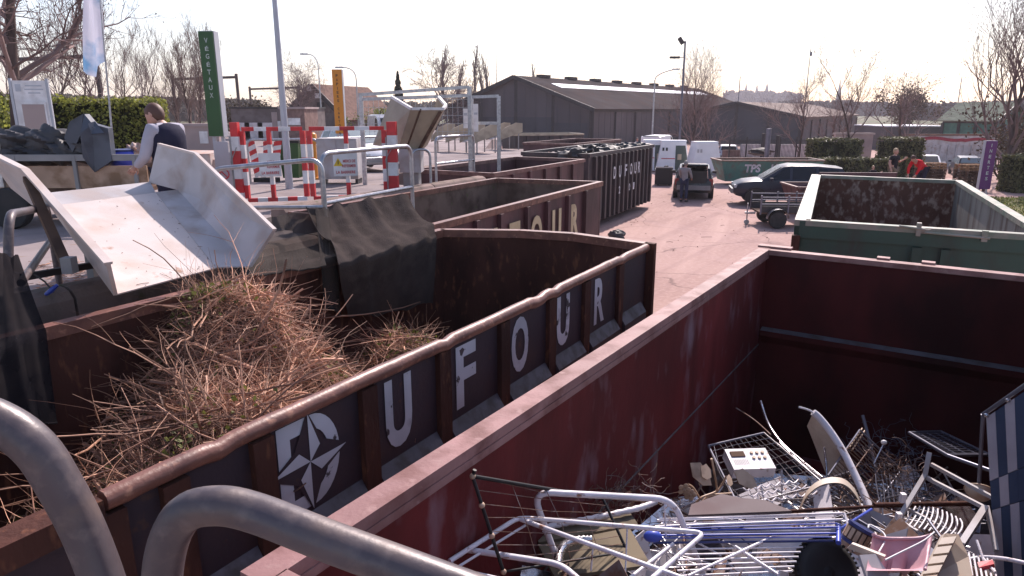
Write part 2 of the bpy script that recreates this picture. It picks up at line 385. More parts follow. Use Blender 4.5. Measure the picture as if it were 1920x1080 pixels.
_txt = {}
def text_mesh(s, bold=0.0):
    k = (s, bold)
    if k in _txt: return _txt[k]
    cu = bpy.data.curves.new('t', 'FONT'); cu.body = s; cu.align_x = 'LEFT'; cu.offset = bold; cu.resolution_u = 4; cu.fill_mode = 'FRONT'
    o = bpy.data.objects.new('t', cu); col.objects.link(o)
    me = bpy.data.meshes.new_from_object(o.evaluated_get(bpy.context.evaluated_depsgraph_get()))
    vs_ = [v.co.copy() for v in me.vertices]; fs = [tuple(p.vertices) for p in me.polygons]
    bpy.data.objects.remove(o); bpy.data.curves.remove(cu); bpy.data.meshes.remove(me)
    x0, x1 = min(v.x for v in vs_), max(v.x for v in vs_); y0, y1 = min(v.y for v in vs_), max(v.y for v in vs_)
    _txt[k] = ([((v.x - x0) / (x1 - x0), (v.y - y0) / (y1 - y0)) for v in vs_], fs)
    return _txt[k]
def lettering(mb, s, o, u, v, wd, ht, bold=0.0, lift=0.004):   # o = lower-left corner, u/v unit axes
    vs_, fs = text_mesh(s, bold); o, u, v = Vector(o), Vector(u).normalized(), Vector(v).normalized(); n = u.cross(v)
    return mb.add([o + u * (x * wd) + v * (y * ht) + n * lift for x, y in vs_], fs)
def arc(a, c, b, n=6):                 # rounded corner from a over c to b
    a, b, c = Vector(a), Vector(b), Vector(c)
    return [(1 - t) ** 2 * a + 2 * t * (1 - t) * c + t * t * b for t in [i / n for i in range(n + 1)]]
def rounded(pts, r, n=6, closed=False):
    pts = [Vector(p) for p in pts]; out = []; k = len(pts)
    for i, p in enumerate(pts):
        if not closed and i in (0, k - 1): out.append(p); continue
        a = pts[i - 1] - p; b = pts[(i + 1) % k] - p
        rr = min(r, a.length * .49, b.length * .49)
        out += arc(p + a.normalized() * rr, p, p + b.normalized() * rr, n)
    return out
def V3(x, y, z): return Vector((x, y, z))

def proj(v):
    a = v.y * cp_ - (v.z - CAM_H) * sp_; b = v.y * sp_ + (v.z - CAM_H) * cp_
    return (960 + CAM_F * v.x / a, 540 - CAM_F * b / a)
def tpx(A, B, px):                     # share of the way from A to B at which the line crosses a photo column
    lo, hi = -0.4, 1.6
    for _ in range(40):
        m = (lo + hi) / 2
        if proj(A + (B - A) * m)[0] < px: lo = m
        else: hi = m
    return lo
def sstep(a, b, x):
    t = min(1, max(0, (x - a) / (b - a))); return t * t * (3 - 2 * t)
def gz(x, y):                          # level of the yard
    z = 0.5 * (1 - sstep(1.3, 2.4, math.hypot((x - 16.5) * 0.9, y - 29.7)))
    return z - 0.85 * sstep(40, 50, y) * sstep(14, 20, x)
def zq(y): return 2.2 - 0.45 * sstep(14, 30, y)   # level of the loading platform
DX, DN = Vector((.5, .866)), Vector((-.866, .5))
def sn(s, n, z=None):
    p = DX * s + DN * n
    return p if z is None else V3(p.x, p.y, z)

# ------------------------------------------------------------------ the setting
def build_ground():
    xs = [-3000, -800, -300, -120, -60, -30] + [-20 + 1.6 * i for i in range(55)] + [75, 110, 200, 500, 1200, 3000]
    ys = [-60, -20] + [-5 + 1.6 * i for i in range(46)] + [75, 90, 110, 130]
    mb = MB(); mb.grid([[V3(x, y, gz(x, y)) for x in xs] for y in ys])
    tag(mb.build('yard_ground', 'asphalt', smooth=180), kind='structure')
    mb = MB(); mb.grid([[V3(x, y, -0.85 * sstep(14, 20, x)) for x in xs] for y in (130, 300, 900, 4000)])
    tag(mb.build('far_ground', 'field'), kind='structure')
build_ground()
EDGE = [(6, -4), (3.6, -1.48), (-.95, 1.47), (-2.2, 1.5), (-4.9, 2.95), (-1.43, 8.9), (-3.34, 10.0), (-.49, 14.95), (-2.85, 16.66),
        (.3, 22.1), (-.47, 22.8), (4.3, 31.0), (1.6, 32.5), (5.1, 38.6), (-1.5, 40), (-1.5, 75)]
def build_quay():
    mb = MB()
    for (xa, ya), (xb, yb) in zip(EDGE[:-1], EDGE[1:]):
        n = max(1, int((yb - ya) / 3)) if yb - ya > 3 else 1
        for i in range(n):
            t0, t1 = i / n, (i + 1) / n
            p, q = (xa + (xb - xa) * t0, ya + (yb - ya) * t0), (xa + (xb - xa) * t1, ya + (yb - ya) * t1)
            mb.add([(-90, p[1], zq(p[1])), (p[0], p[1], zq(p[1])), (q[0], q[1], zq(q[1])), (-90, q[1], zq(q[1]))], [(0, 1, 2, 3)])
            mb.add([(p[0], p[1], -.3), (q[0], q[1], -.3), (q[0], q[1], zq(q[1])), (p[0], p[1], zq(p[1]))], [(0, 1, 2, 3)])
    mb.add([(-90, 75, 1.75), (-1.5, 75, 1.75), (-1.5, 75, -1), (-90, 75, -1)], [(0, 1, 2, 3)])
    tag(mb.build('loading_platform', 'quay_top'), kind='structure')
build_quay()
def kerb(s0, s1, n, k, label):
    L = (s1 - s0) / k
    for i in range(k):
        a, b = s0 + i * L + .012, s0 + (i + 1) * L - .012
        z0 = zq(sn(a, n).y) - .02; prof = [(0, 0), (0, .26), (.05, .32), (.12, .345), (.24, .345), (.31, .30), (.33, 0)]
        c = sn((a + b) / 2, n + .15)
        o = thing('kerb_block', label, 'kerb', (c.x, c.y, z0), 0, 'concrete kerb blocks along the platform edge')
        mb = MB(); A = [sn(a, n - .02 + u, z0 + h) for u, h in prof]; B = [sn(b, n - .02 + u, z0 + h) for u, h in prof]
        m = len(prof)
        mb.add(A + B, [tuple(reversed(range(m))), tuple(range(m, 2 * m))] + [(j, (j + 1) % m, m + (j + 1) % m, m + j) for j in range(m)])
        mb.build('block', 'concrete', o, world=True)
kerb(0.15, 6.95, 5.69, 5, 'rounded concrete kerb block on the platform edge behind the container of branches')
kerb(7.05, 12.6, 7.9, 3, 'rounded concrete kerb block on the platform edge behind the empty cream-lettered container')
kerb(13.0, 19.2, 10.75, 3, 'rounded concrete kerb block on the platform edge by the low maroon container')

# ------------------------------------------------------------------ skips
def wall_slab(mb, a, b, z0, z1, th):   # outside of the wall on the right of a -> b
    a, b = Vector(a), Vector(b); u = (b - a).normalized(); n = Vector((u.y, -u.x))
    i0, i1 = a - n * th, b - n * th
    k = len(mb.m)
    mb.hexa([(a.x, a.y, z0), (b.x, b.y, z0), (i1.x, i1.y, z0), (i0.x, i0.y, z0)], [(a.x, a.y, z1), (b.x, b.y, z1), (i1.x, i1.y, z1), (i0.x, i0.y, z1)])
    mb.m[k + 4] = 1
def on_wall(a, b, t, z, out=0.0):
    a, b = Vector(a), Vector(b); u = (b - a).normalized(); n = Vector((u.y, -u.x)); p = a + (b - a) * t + n * out
    return V3(p.x, p.y, z)
def skip(name, label, NR, FR, FL, NL, z0, z1, out, inn, rim, rib, ribs_t=None, ribs_end=3, rimw=.10, rimh=.09, far_mid=None, sides='RFLN', group='open steel waste containers', rail_R=True, floor=0.12, ribw=.1, ribd=.07, inn_by=None):
    c = (Vector(NR) + Vector(FR) + Vector(FL) + Vector(NL)) / 4
    o = thing(name, label, 'container', (c.x, c.y, z0), 0, group)
    th = .045
    far = [FR] + (far_mid or []) + [FL]
    runs = {'R': [NR, FR], 'F': far, 'L': [FL, NL], 'N': [NL, NR]}
    for k in sides:
        mb = MB(); rm = MB(); pl = runs[k]
        for a, b in zip(pl[:-1], pl[1:]): wall_slab(mb, a, b, z0 + .12, z1 - rimh, th)
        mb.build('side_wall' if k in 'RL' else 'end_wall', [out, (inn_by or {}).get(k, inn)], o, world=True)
        if k == 'R' and not rail_R: continue
        for a, b in zip(pl[:-1], pl[1:]):
            e = .02 / max(.1, (Vector(b) - Vector(a)).length) if k in 'RL' else -rimw * .55 / max(.1, (Vector(b) - Vector(a)).length)
            e = 0 if len(pl) > 2 else e
            rm.beam(on_wall(a, b, -e if k in 'RL' else -e, z1 - rimh / 2, -.01), on_wall(a, b, 1 + e, z1 - rimh / 2, -.01), rimw, rimh)
        rm.build('top_rail', rim, o, world=True)
    fl = MB(); q = [NR, FR, FL, NL]
    cc = lambda p: Vector(p) + (c - Vector(p)) * .02
    fl.hexa([(cc(p).x, cc(p).y, z0 + .1) for p in q], [(cc(p).x, cc(p).y, z0 + .1 + floor) for p in q])
    fl.build('floor', [inn], o, world=True)
    sk = MB()
    for f in (.3, .7):
        a = Vector(NR) + (Vector(NL) - Vector(NR)) * f; b = Vector(FR) + (Vector(FL) - Vector(FR)) * f
        sk.beam((a.x, a.y, z0 + .05), (b.x, b.y, z0 + .05), .12, .1)
    sk.build('runner', rib, o, world=True)
    for side, ts in (('R', ribs_t or []), ('F', [i / (ribs_end + 1) for i in range(1, ribs_end + 1)] if not far_mid else []), ('L', [t for t in (ribs_t or [])][::3])):
        a, b = runs[side][0], runs[side][-1]
        for t in ts:
            u = (Vector(b) - Vector(a)).normalized(); ang = math.atan2(u.y, u.x)
            p = on_wall(a, b, t, (z0 + .12 + z1 - rimh - .005) / 2, ribd / 2 + .001)
            mb = MB(); mb.box(p, (ribw, ribd, z1 - rimh - .005 - z0 - .12), ang)
            mb.build('rib', rib, o, world=True)
    return o
RZ = 2.5
def P2(v): return (v.x, v.y)

def letters_on(o, A, B, items, z_top, ht, out, material, lean=0):
    u = (Vector(B) - Vector(A)).normalized()
    L = (Vector(B) - Vector(A)).length
    for s, t, wd, bold in items:
        p = on_wall(A, B, t - wd / 2 / L, z_top - ht, out)
        mb = MB(); lettering(mb, s, p, (u.x, u.y, 0), (0, 0, 1), wd, ht, bold)
        mb.build('letter', material, o, world=True)

# the container of branches
A1, B1 = (-1.90, 1.80), (1.47, 7.40)
A1v, B1v = V3(*A1, RZ - .35), V3(*B1, RZ - .35)
rib_px = [200, 322, 485, 684, 826, 940, 1030, 1096, 1160]
rt = [tpx(V3(*A1, RZ - .12), V3(*B1, RZ - .12), x) for x in rib_px]
duf1 = skip('waste_container', 'brown container with dark panels and white lettering, heaped with cut branches', A1, B1, (-.86, 8.30), (-3.98, 2.98), .1, RZ,
            'violet_paint', 'brown_rust', 'rim_rust', 'brown_rust', rt, far_mid=[(.72, 8.02), (.1, 8.24)], rail_R=False, ribw=.12, ribd=.038)
def duf1_details():
    o = duf1; u = (Vector(B1) - Vector(A1)); L = u.length; u.normalize(); n = Vector((u.y, -u.x))
    mb = MB(); pts, rs = [], []; k = 70; r2 = random.Random(4)
    t0 = tpx(V3(*A1, RZ), V3(*B1, RZ), 188)
    for i in range(k + 1):
        t = t0 + (1.0 - t0) * i / k
        p = on_wall(A1, B1, t, RZ - .05 + r2.uniform(-.001, .001) - (.016 if r2.random() < .09 else 0) + .006 * math.sin(t * 9), .005 + r2.uniform(-.002, .002))
        pts.append(p); rs.append(.044 + r2.uniform(-.0015, .0015))
    mb.tube(pts, rs, 10); mb.build('top_rail', 'rim_rust', o, world=True, smooth=50)
    mb = MB(); mb.beam(on_wall(A1, B1, -.01, RZ - .06, .0), on_wall(A1, B1, t0 - .004, RZ - .06, .0), .13, .1)
    mb.build('top_rail', 'brown_rust', o, world=True)
    mb = MB(); mb.box(on_wall(A1, B1, 1.0, (RZ + .2) / 2, .03), (.07, .12, RZ - .2), math.atan2(u.y, u.x)); mb.build('corner_post', 'brown_rust', o, world=True)
    zl = RZ - .63
    cuts = sorted(rt + [0.0, .99])
    for a, b in zip(cuts[:-1], cuts[1:]):
        a, b = a + .066 / L, b - .066 / L
        if b - a < .03: continue
        led = MB(); prof = [(.003, zl), (.07, zl - .10), (.07, zl - .5), (.003, zl - .5)]
        Aq = [on_wall(A1, B1, a, z, d) for d, z in prof]; Bq = [on_wall(A1, B1, b, z, d) for d, z in prof]
        led.add(Aq + Bq, [(0, 1, 5, 4)]); led.cur = 1
        led.add(Aq + Bq, [(1, 2, 6, 5), (0, 3, 2, 1), (4, 5, 6, 7)])
        led.build('ledge', ['ledge_grey', 'violet_paint'], o, world=True)  # sloping top painted paler for the sky light it catches
    def tl(px): return tpx(A1v, B1v, px)
    items = [('U', tl(747), .24, .045), ('F', tl(873), .235, .03), ('O', tl(974), .255, .035), ('U', tl(1055), .235, .045), ('R', tl(1123), .23, .03)]
    letters_on(o, A1, B1, items, RZ - .125, .445, .002, 'white_letter')
    # emblem: a D with a compass star over it
    t = tl(580); c = on_wall(A1, B1, t, RZ - .35, .004); uu = V3(u.x, u.y, 0); nn = V3(n.x, n.y, 0)
    def q(x, y, lift): return c + uu * x + V3(0, 0, y) + nn * lift
    em = MB()
    def poly(pts, lift): em.add([q(x, y, lift) for x, y in pts], [tuple(range(len(pts)))])
    k = 16; outer, inner = [], []
    for i in range(k + 1):
        a = math.pi / 2 - math.pi * i / k
        outer.append((.02 + .19 * math.cos(a), .25 * math.sin(a))); inner.append((.02 + .115 * math.cos(a), .17 * math.sin(a)))
    OO = [(-.195, .25)] + outer + [(-.195, -.25)]; II = [(-.115, .17)] + inner + [(-.115, -.17)]
    o0 = len(em.v); em.v += [q(x, y, .0) for x, y in OO + II]; m = len(OO)
    for i in range(m):
        j = (i + 1) % m; em.f.append((o0 + i, o0 + m + i, o0 + m + j, o0 + j)); em.m.append(0)
    em.cur = 1
    tips = [(0.0, .27), (.255, .0), (0.0, -.27), (-.245, .0)]; inn = [(.07, .072), (.07, -.072), (-.07, -.072), (-.07, .072)]
    star = []
    for a, b in zip(tips, inn): star += [(a[0] * 1.04, a[1] * 1.04), (b[0] * 1.3, b[1] * 1.3)]
    poly(star[::-1], .003)
    em.cur = 0
    for i, tp in enumerate(tips):      # one facet of each ray is white, the other stays dark with a white edge
        a, b = inn[i], inn[i - 1]
        poly([(0, 0), tp, a], .006)
    em.build('emblem', ['white_letter', 'violet_paint'], o, world=True)
duf1_details()

# the container of scrap, nearest the camera
AR, BR = (-.80, 1.87), (2.615, 7.085)
ur = (Vector(BR) - Vector(AR)).normalized(); nr = Vector((ur.y, -ur.x))
FRR = Vector(BR) + Vector((2.03, -1.30)); NRR = Vector(AR) + Vector((2.03, -1.30))
red = skip('waste_container', 'big red container of scrap metal standing nearest the camera', P2(NRR), P2(FRR), BR, AR, .1, RZ, 'red_paint', 'red_paint', 'red_rim', 'red_paint', [.1, .3, .5, .7, .9], rimw=.115, rimh=.05, inn_by={'F': 'red_shade', 'R': 'red_shade'})
def red_details():
    o = red; up = V3(0, 0, 1); n3 = V3(nr.x, nr.y, 0); u3 = V3(ur.x, ur.y, 0)
    a, b = V3(*AR, 0), V3(*BR, 0)
    mb = MB(); mb.beam(a + n3 * .048 + up * 1.47, b + n3 * .048 + up * 1.47, .008, .012); mb.build('weld_seam', 'ledge_grey', o, world=True)
    mb = MB(); mb.beam(a + n3 * .062 + up * 2.43, b + n3 * .062 + up * 2.43, .02, .035); mb.build('weld_seam', 'red_rim', o, world=True)
    e = V3(FRR.x - BR[0], FRR.y - BR[1], 0); el = e.length; e.normalize(); f = V3(e.y, -e.x, 0)
    q0, q1 = b + f * .04 + e * .07, b + f * .04 + e * (el - .06)
    mb = MB(); pr = [(.0, 1.675), (.09, 1.655), (.09, 1.60), (.0, 1.50)]
    A = [q0 + f * d + up * z for d, z in pr]; B = [q1 + f * d + up * z for d, z in pr]
    mb.add(A + B, [(0, 1, 5, 4), (1, 2, 6, 5), (2, 3, 7, 6), (0, 3, 2, 1), (4, 5, 6, 7)]); mb.m[0] = 1; mb.build('stiffener', ['red_shade', 'ledge_grey'], o, world=True)  # grey top face is a painted highlight
    for px in (1655, 1740):
        t = tpx(V3(*BR, RZ), V3(FRR.x, FRR.y, RZ), px); mb = MB(); mb.box(b + e * el * t - f * .07 + up * (RZ + .004), (.11, .09, .03), math.atan2(e.y, e.x)); mb.build('hinge_tab', 'red_rim', o, world=True)
    mb = MB(); mb.box(b + e * .10 - f * .06 + u3 * .02 + up * (RZ + .012), (.33, .10, .02), math.atan2(e.y, e.x))
    mb.build('corner_plate', 'red_rim', o, world=True)
red_details()

# cream-lettered container
A2, B2 = (-1.02, 8.62), (1.79, 14.02)
def uni(k): return [i / k for i in range(1, k)]
a2v, b2v = V3(*A2, RZ - .2), V3(*B2, RZ - .2)
duf2 = skip('waste_container', 'empty maroon container with large cream letters behind the container of branches', A2, B2, (-.33, 14.75), (-3.12, 9.75), .1, RZ, 'maroon_paint', 'brown_inner', 'rim_rust', 'maroon_paint', [tpx(a2v, b2v, x) for x in (890, 935, 985, 1023, 1062, 1095)])
t2 = lambda x: tpx(V3(*A2, RZ - .45), V3(*B2, RZ - .45), x)
letters_on(duf2, A2, B2, [('U', t2(918), .36, .05), ('F', t2(962), .36, .04), ('O', t2(1003), .42, .04), ('U', t2(1041), .38, .05), ('R', t2(1075), .36, .045)], RZ - .28, .62, .03, 'cream_letter')
# low maroon one
A3, B3 = (-.42, 15.9), (2.1, 20.51)
skip('waste_container', 'low maroon container between the cream-lettered one and the tall black one', A3, B3, (.1, 21.6), (-2.4, 17.0), .1, RZ, 'maroon_paint', 'maroon_paint', 'maroon_rim', 'maroon_paint', uni(6))
# tall black one
A4, B4 = (2.44, 22.45), (5.72, 28.61)
blk = skip('waste_container', 'tall black container with narrow vertical ribs and small white letters', A4, B4, (3.62, 29.75), (.35, 23.55), .15, RZ + .03, 'black_steel', 'black_steel', 'black_steel', 'black_steel', uni(15), rimw=.13, rimh=.12, ribw=.14, ribd=.11)
def blk_details():
    t = lambda x: tpx(V3(*A4, 1.8), V3(*B4, 1.8), x)
    letters_on(blk, A4, B4, [(c, t(x), .24, .03) for c, x in zip('DUFOUR', (1147, 1157, 1168, 1178, 1186, 1193))], 1.98, .42, .113, 'white_letter')
    letters_on(blk, A4, B4, [(c, t(x), .16, .03) for c, x in zip('201', (1157, 1176, 1184))], 1.25, .26, .113, 'white_letter')
blk_details()
# two farther maroon ones and a long grey one
skip('waste_container', 'far maroon container showing only its long rim beyond the black one', (2.6, 29.9), (5.3, 34.5), (3.2, 35.6), (.5, 31.0), .0, RZ, 'maroon_paint', 'maroon_paint', 'maroon_rim', 'maroon_paint', uni(6))
skip('waste_container', 'farthest long grey container with a rolled white sheet along its rim', (.2, 41.0), (4.3, 42.6), (3.6, 44.8), (-.6, 43.2), .0, 2.5, 'black_steel', 'black_steel', 'chute_beige', 'black_steel', uni(6))

# green one on the right
AG = [V3(*p, 0) for p in ((3.78, 9.03), (6.73, 15.55), (9.12, 14.25), (6.19, 7.86))]   # near-left, far-left, far-right, near-right
grn = skip('waste_container', 'dark green empty container with rusty inside and a latch on its near gate', P2(AG[3]), P2(AG[2]), P2(AG[1]), P2(AG[0]), .1, RZ, 'green_paint', 'green_inner', 'green_rim', 'green_paint', uni(7), rimw=.13, rimh=.07, sides='RFN', inn_by={'R': 'grey_inner'})
def grn_details():
    o = grn
    mb = MB(); wall_slab(mb, P2(AG[1]), P2(AG[0]), .22, RZ - .07, .045); mb.build('side_wall', ['green_paint', 'green_inner'], o, world=True)
    mb = MB(); a, b = P2(AG[1]), P2(AG[0]); mb.beam(on_wall(a, b, -.005, RZ - .04, -.03), on_wall(a, b, 1.005, RZ - .04, -.03), .19, .08); mb.build('top_rail', 'green_rim', o, world=True)
    for f in (.08, .5, .92):
        mb = MB(); mb.box(on_wall(a, b, f, 1.3, .04), (.1, .08, 2.1), math.atan2(b[1] - a[1], b[0] - a[0])); mb.build('rib', 'green_paint', o, world=True)
    a, b = P2(AG[0]), P2(AG[3]); L = (Vector(b) - Vector(a)).length; ang = math.atan2(b[1] - a[1], b[0] - a[0])
    g = MB(); g.beam(on_wall(a, b, .0, RZ - .12, .02), on_wall(a, b, 1, RZ - .12, .02), .05, .22); g.build('gate_beam', 'green_paint', o, world=True)
    t = tpx(V3(*a, 2.3), V3(*b, 2.3), 1720)
    for tt in (t, t + .115):
        g = MB(); g.box(on_wall(a, b, tt, 1.25, .035), (.10, .07, 2.0), ang); g.build('rib', 'green_paint', o, world=True)
    lt = MB(); lt.tube([on_wall(a, b, t - .085, RZ + .01, .09), on_wall(a, b, t + .02, RZ - .015, .09)], .016, 8)
    lt.tube([on_wall(a, b, t + .02, RZ - .05, .09), on_wall(a, b, t + .27, RZ - .07, .09)], .014, 8)
    lt.box(on_wall(a, b, t - .005, RZ - .02, .06), (.05, .07, .16), ang); lt.box(on_wall(a, b, t + .25, RZ - .05, .06), (.06, .07, .13), ang)
    lt.box(on_wall(a, b, t + .02, RZ - .03, .06), (.12, .05, .04), ang)
    lt.build('latch', 'green_rim', o, world=True)
    for z in (2.2, 1.2): hg = MB(); hg.box(on_wall(a, b, -.01, z, .05), (.1, .1, .2), ang); hg.build('hinge', 'brown_rust', o, world=True)
grn_details()

# teal boat-shaped skip and the low maroon skip beyond the green container
def boat_skip(name, label, c, rz, L, W, z0, z1, m_out, m_in, rim, text, material):
    o = thing(name, label, 'skip', c, rz, 'open steel waste containers')
    b = [(-L / 2 + .35, -W / 2 + .25), (L / 2 - .35, -W / 2 + .25), (L / 2 - .35, W / 2 - .25), (-L / 2 + .35, W / 2 - .25)]
    t = [(-L / 2, -W / 2), (L / 2, -W / 2), (L / 2, W / 2), (-L / 2, W / 2)]
    mb = MB(); n = 4
    vs_ = [(x, y, z0) for x, y in b] + [(x, y, z1) for x, y in t] + [(x * .96, y * .94, z1) for x, y in t] + [(x * .95, y * .92, z0 + .06) for x, y in b]
    fs = [(3, 2, 1, 0)] + [(i, (i + 1) % 4, 4 + (i + 1) % 4, 4 + i) for i in range(4)] + [(4 + i, 4 + (i + 1) % 4, 8 + (i + 1) % 4, 8 + i) for i in range(4)]
    mb.add(vs_, fs); mb.cur = 1
    mb.add(vs_, [(8 + i, 8 + (i + 1) % 4, 12 + (i + 1) % 4, 12 + i) for i in range(4)] + [(12, 13, 14, 15)])
    mb.build('hull', [m_out, m_in], o)
    r = MB()
    for i in range(4): r.beam(V3(*t[i], z1 + .03), V3(*t[(i + 1) % 4], z1 + .03), .1, .06)
    r.build('top_rail', rim, o)
    for x in (-L * .43, L * .43):
        k = MB(); k.beam((x, -W / 2 + .245, z0 + .02), (x, -W / 2 - .005, z1 - .02), .09, .05, up=(0, -1, .3)); k.build('rib', m_out, o)
    if text:
        lt = MB(); d = (V3(0, -W / 2, z1) - V3(0, -W / 2 + .25, z0)); d.normalize()
        for s, x, wd in text:
            p = V3(x, -W / 2 + .25, z0) + d * ((z1 - z0) * .46)
            lettering(lt, s, p, (1, 0, 0), d, wd, (z1 - z0) * .42, .04, .02)
        lt.build('lettering', material, o)
    return o
boat_skip('skip', 'teal boat-shaped skip with pale lettering behind the dark blue car', (13.6, 37.6, 0), R(1), 5.4, 1.9, .22, 1.28, 'teal_paint', 'brown_inner', 'rim_rust', [('TPS', -1.45, .85), ('LUC', -.05, .95)], 'white_letter')
lo = boat_skip('skip', 'low maroon skip with cream letters D and U beyond the small trailer', (12.4, 26.1, 0), R(-2), 4.0, 1.8, .12, 1.12, 'maroon_paint', 'maroon_paint', 'maroon_rim', [('D', -1.45, .42), ('U', -.72, .42)], 'cream_letter')
mb = MB(); mb.box((.75, .55, 1.2), (2.9, .08, .75)); mb.build('back_panel', 'maroon_paint', lo)

# ------------------------------------------------------------------ railings on the platform
def hoop(label, path, lower, r, m='galv', group='galvanised guard rails', rad=.16):
    o = thing('guard_rail', label, 'railing', (path[0][0], path[0][1], min(p[2] for p in path)), 0, group)
    mb = MB(); mb.tube(rounded(path, rad, 7), r, 12); mb.build('hoop', m, o, world=True, smooth=60)
    for a, b in lower:
        mb = MB(); mb.tube([a, b], r * .9, 10); mb.build('lower_bar', m, o, world=True, smooth=60)
    fm = MB()
    for p in (path[0], path[-1]): fm.lathe((p[0], p[1], p[2]), [(r * 2.2, 0), (r * 2.2, .012), (r * 1.2, .014)], 12)
    fm.build('foot_plate', m, o, world=True)
    return o
def stand(p, z): return V3(p.x, p.y, z)
a, b = dp(392, 318, 7.5), dp(603, 298, 7.6)
hoop('long guard rail half hidden behind the white chute', [stand(a, 2.2), a, b, stand(b, 2.2)], [(stand(a, 2.86), stand(b, 2.86))], .026)
a, b = at(601, 288, 3.43), at(770, 273, 3.43)
hoop('guard rail hoop with black netting hanging from its lower bar', [stand(a, 2.2), a, b, stand(b, 2.2)], [(stand(a, 2.88), stand(b, 2.88))], .026)
a, b = at(816, 257, 3.32), at(888, 253, 3.32)
hoop('guard rail hoop right of the raised beige chute', [stand(a, 2.2), a, b, stand(b, 2.2)], [(stand(a, 2.75), stand(b, 2.75))], .028)
a, b = at(772, 281, 3.16), at(806, 280, 3.16)
hoop('narrow guard rail hoop under the raised beige chute', [stand(a, 2.2), a, b, stand(b, 2.2)], [], .026)
a, b = at(462, 262, 3.2), at(596, 261, 3.2)
hoop('guard rail hoop behind the left red and white gate leaf', [stand(a, 2.1), a, b, stand(b, 2.1)], [(stand(a, 2.65), stand(b, 2.65))], .03)
a, b = at(604, 260, 3.2), at(722, 256, 3.2)
hoop('guard rail hoop behind the right red and white gate leaf', [stand(a, 2.1), a, b, stand(b, 2.1)], [(stand(a, 2.65), stand(b, 2.65))], .03)
p = [dp(4, 640, 4.35), dp(16, 402, 4.6), dp(88, 388, 6.3)]
hoop('low guard rail passing under the white chute at the left edge', [stand(p[0], 2.2), p[1], p[2], stand(p[2], 2.2)], [(stand(dp(16, 402, 4.6), 2.75), stand(dp(88, 388, 6.3), 2.75))], .03, 'old_galv')
# the two thick hoops right in front of the camera
c1 = [dp(-170, 860, 1.0), dp(-120, 800, 1.0), dp(20, 800, .98), dp(92, 872, .95), dp(150, 960, .92), dp(196, 1060, .9)]
c1 = c1[:2] + [p for p in rounded(c1[1:], .25, 8)][1:] 
def near_hoop(label, top, r, feet):
    o = thing('guard_rail', label, 'railing', (feet[0].x, feet[0].y, 2.2), 0, 'thick guard rail hoops in front of the camera')
    mb = MB(); mb.tube([feet[0]] + top + [feet[1]], r, 20); mb.build('hoop', 'old_galv', o, world=True, smooth=70)
    mb = MB()
    for f in feet: mb.lathe((f.x, f.y, 2.2), [(.08, 0), (.08, .012), (r * 1.15, .014)], 14)
    mb.build('foot_plate', 'old_galv', o, world=True)
def smooth_pts(pts, n=6):
    out = []
    for i in range(len(pts) - 1):
        p0, p1, p2, p3 = pts[max(i - 1, 0)], pts[i], pts[i + 1], pts[min(i + 2, len(pts) - 1)]
        for k in range(n):
            t = k / n
            out.append(.5 * ((2 * p1) + (p2 - p0) * t + (2 * p0 - 5 * p1 + 4 * p2 - p3) * t * t + (3 * p1 - p0 - 3 * p2 + p3) * t ** 3))
    return out + [pts[-1]]
Lp = [dp(-150, 772, .93), dp(-60, 772, .94), dp(14, 800, .95), dp(70, 845, .95), dp(112, 910, .95), dp(152, 985, .95), dp(190, 1080, .94), dp(220, 1180, .92)]
Lp = smooth_pts(Lp)
near_hoop('thick worn guard rail hoop curving down at the left foreground', Lp, .031, (stand(Lp[0], 2.2), stand(Lp[-1], 2.2)))
Rp = [dp(306, 1250, .86), dp(302, 1130, .86), dp(312, 1030, .86), dp(345, 965, .86), dp(405, 948, .86), dp(480, 962, .86), dp(620, 1016, .83), dp(800, 1082, .80), dp(980, 1150, .77), dp(1030, 1180, .76)]
Rp = smooth_pts(Rp)
near_hoop('thick worn guard rail hoop running right along the bottom foreground', Rp, .0275, (stand(Rp[0], 2.2), stand(Rp[-1], 2.2)))

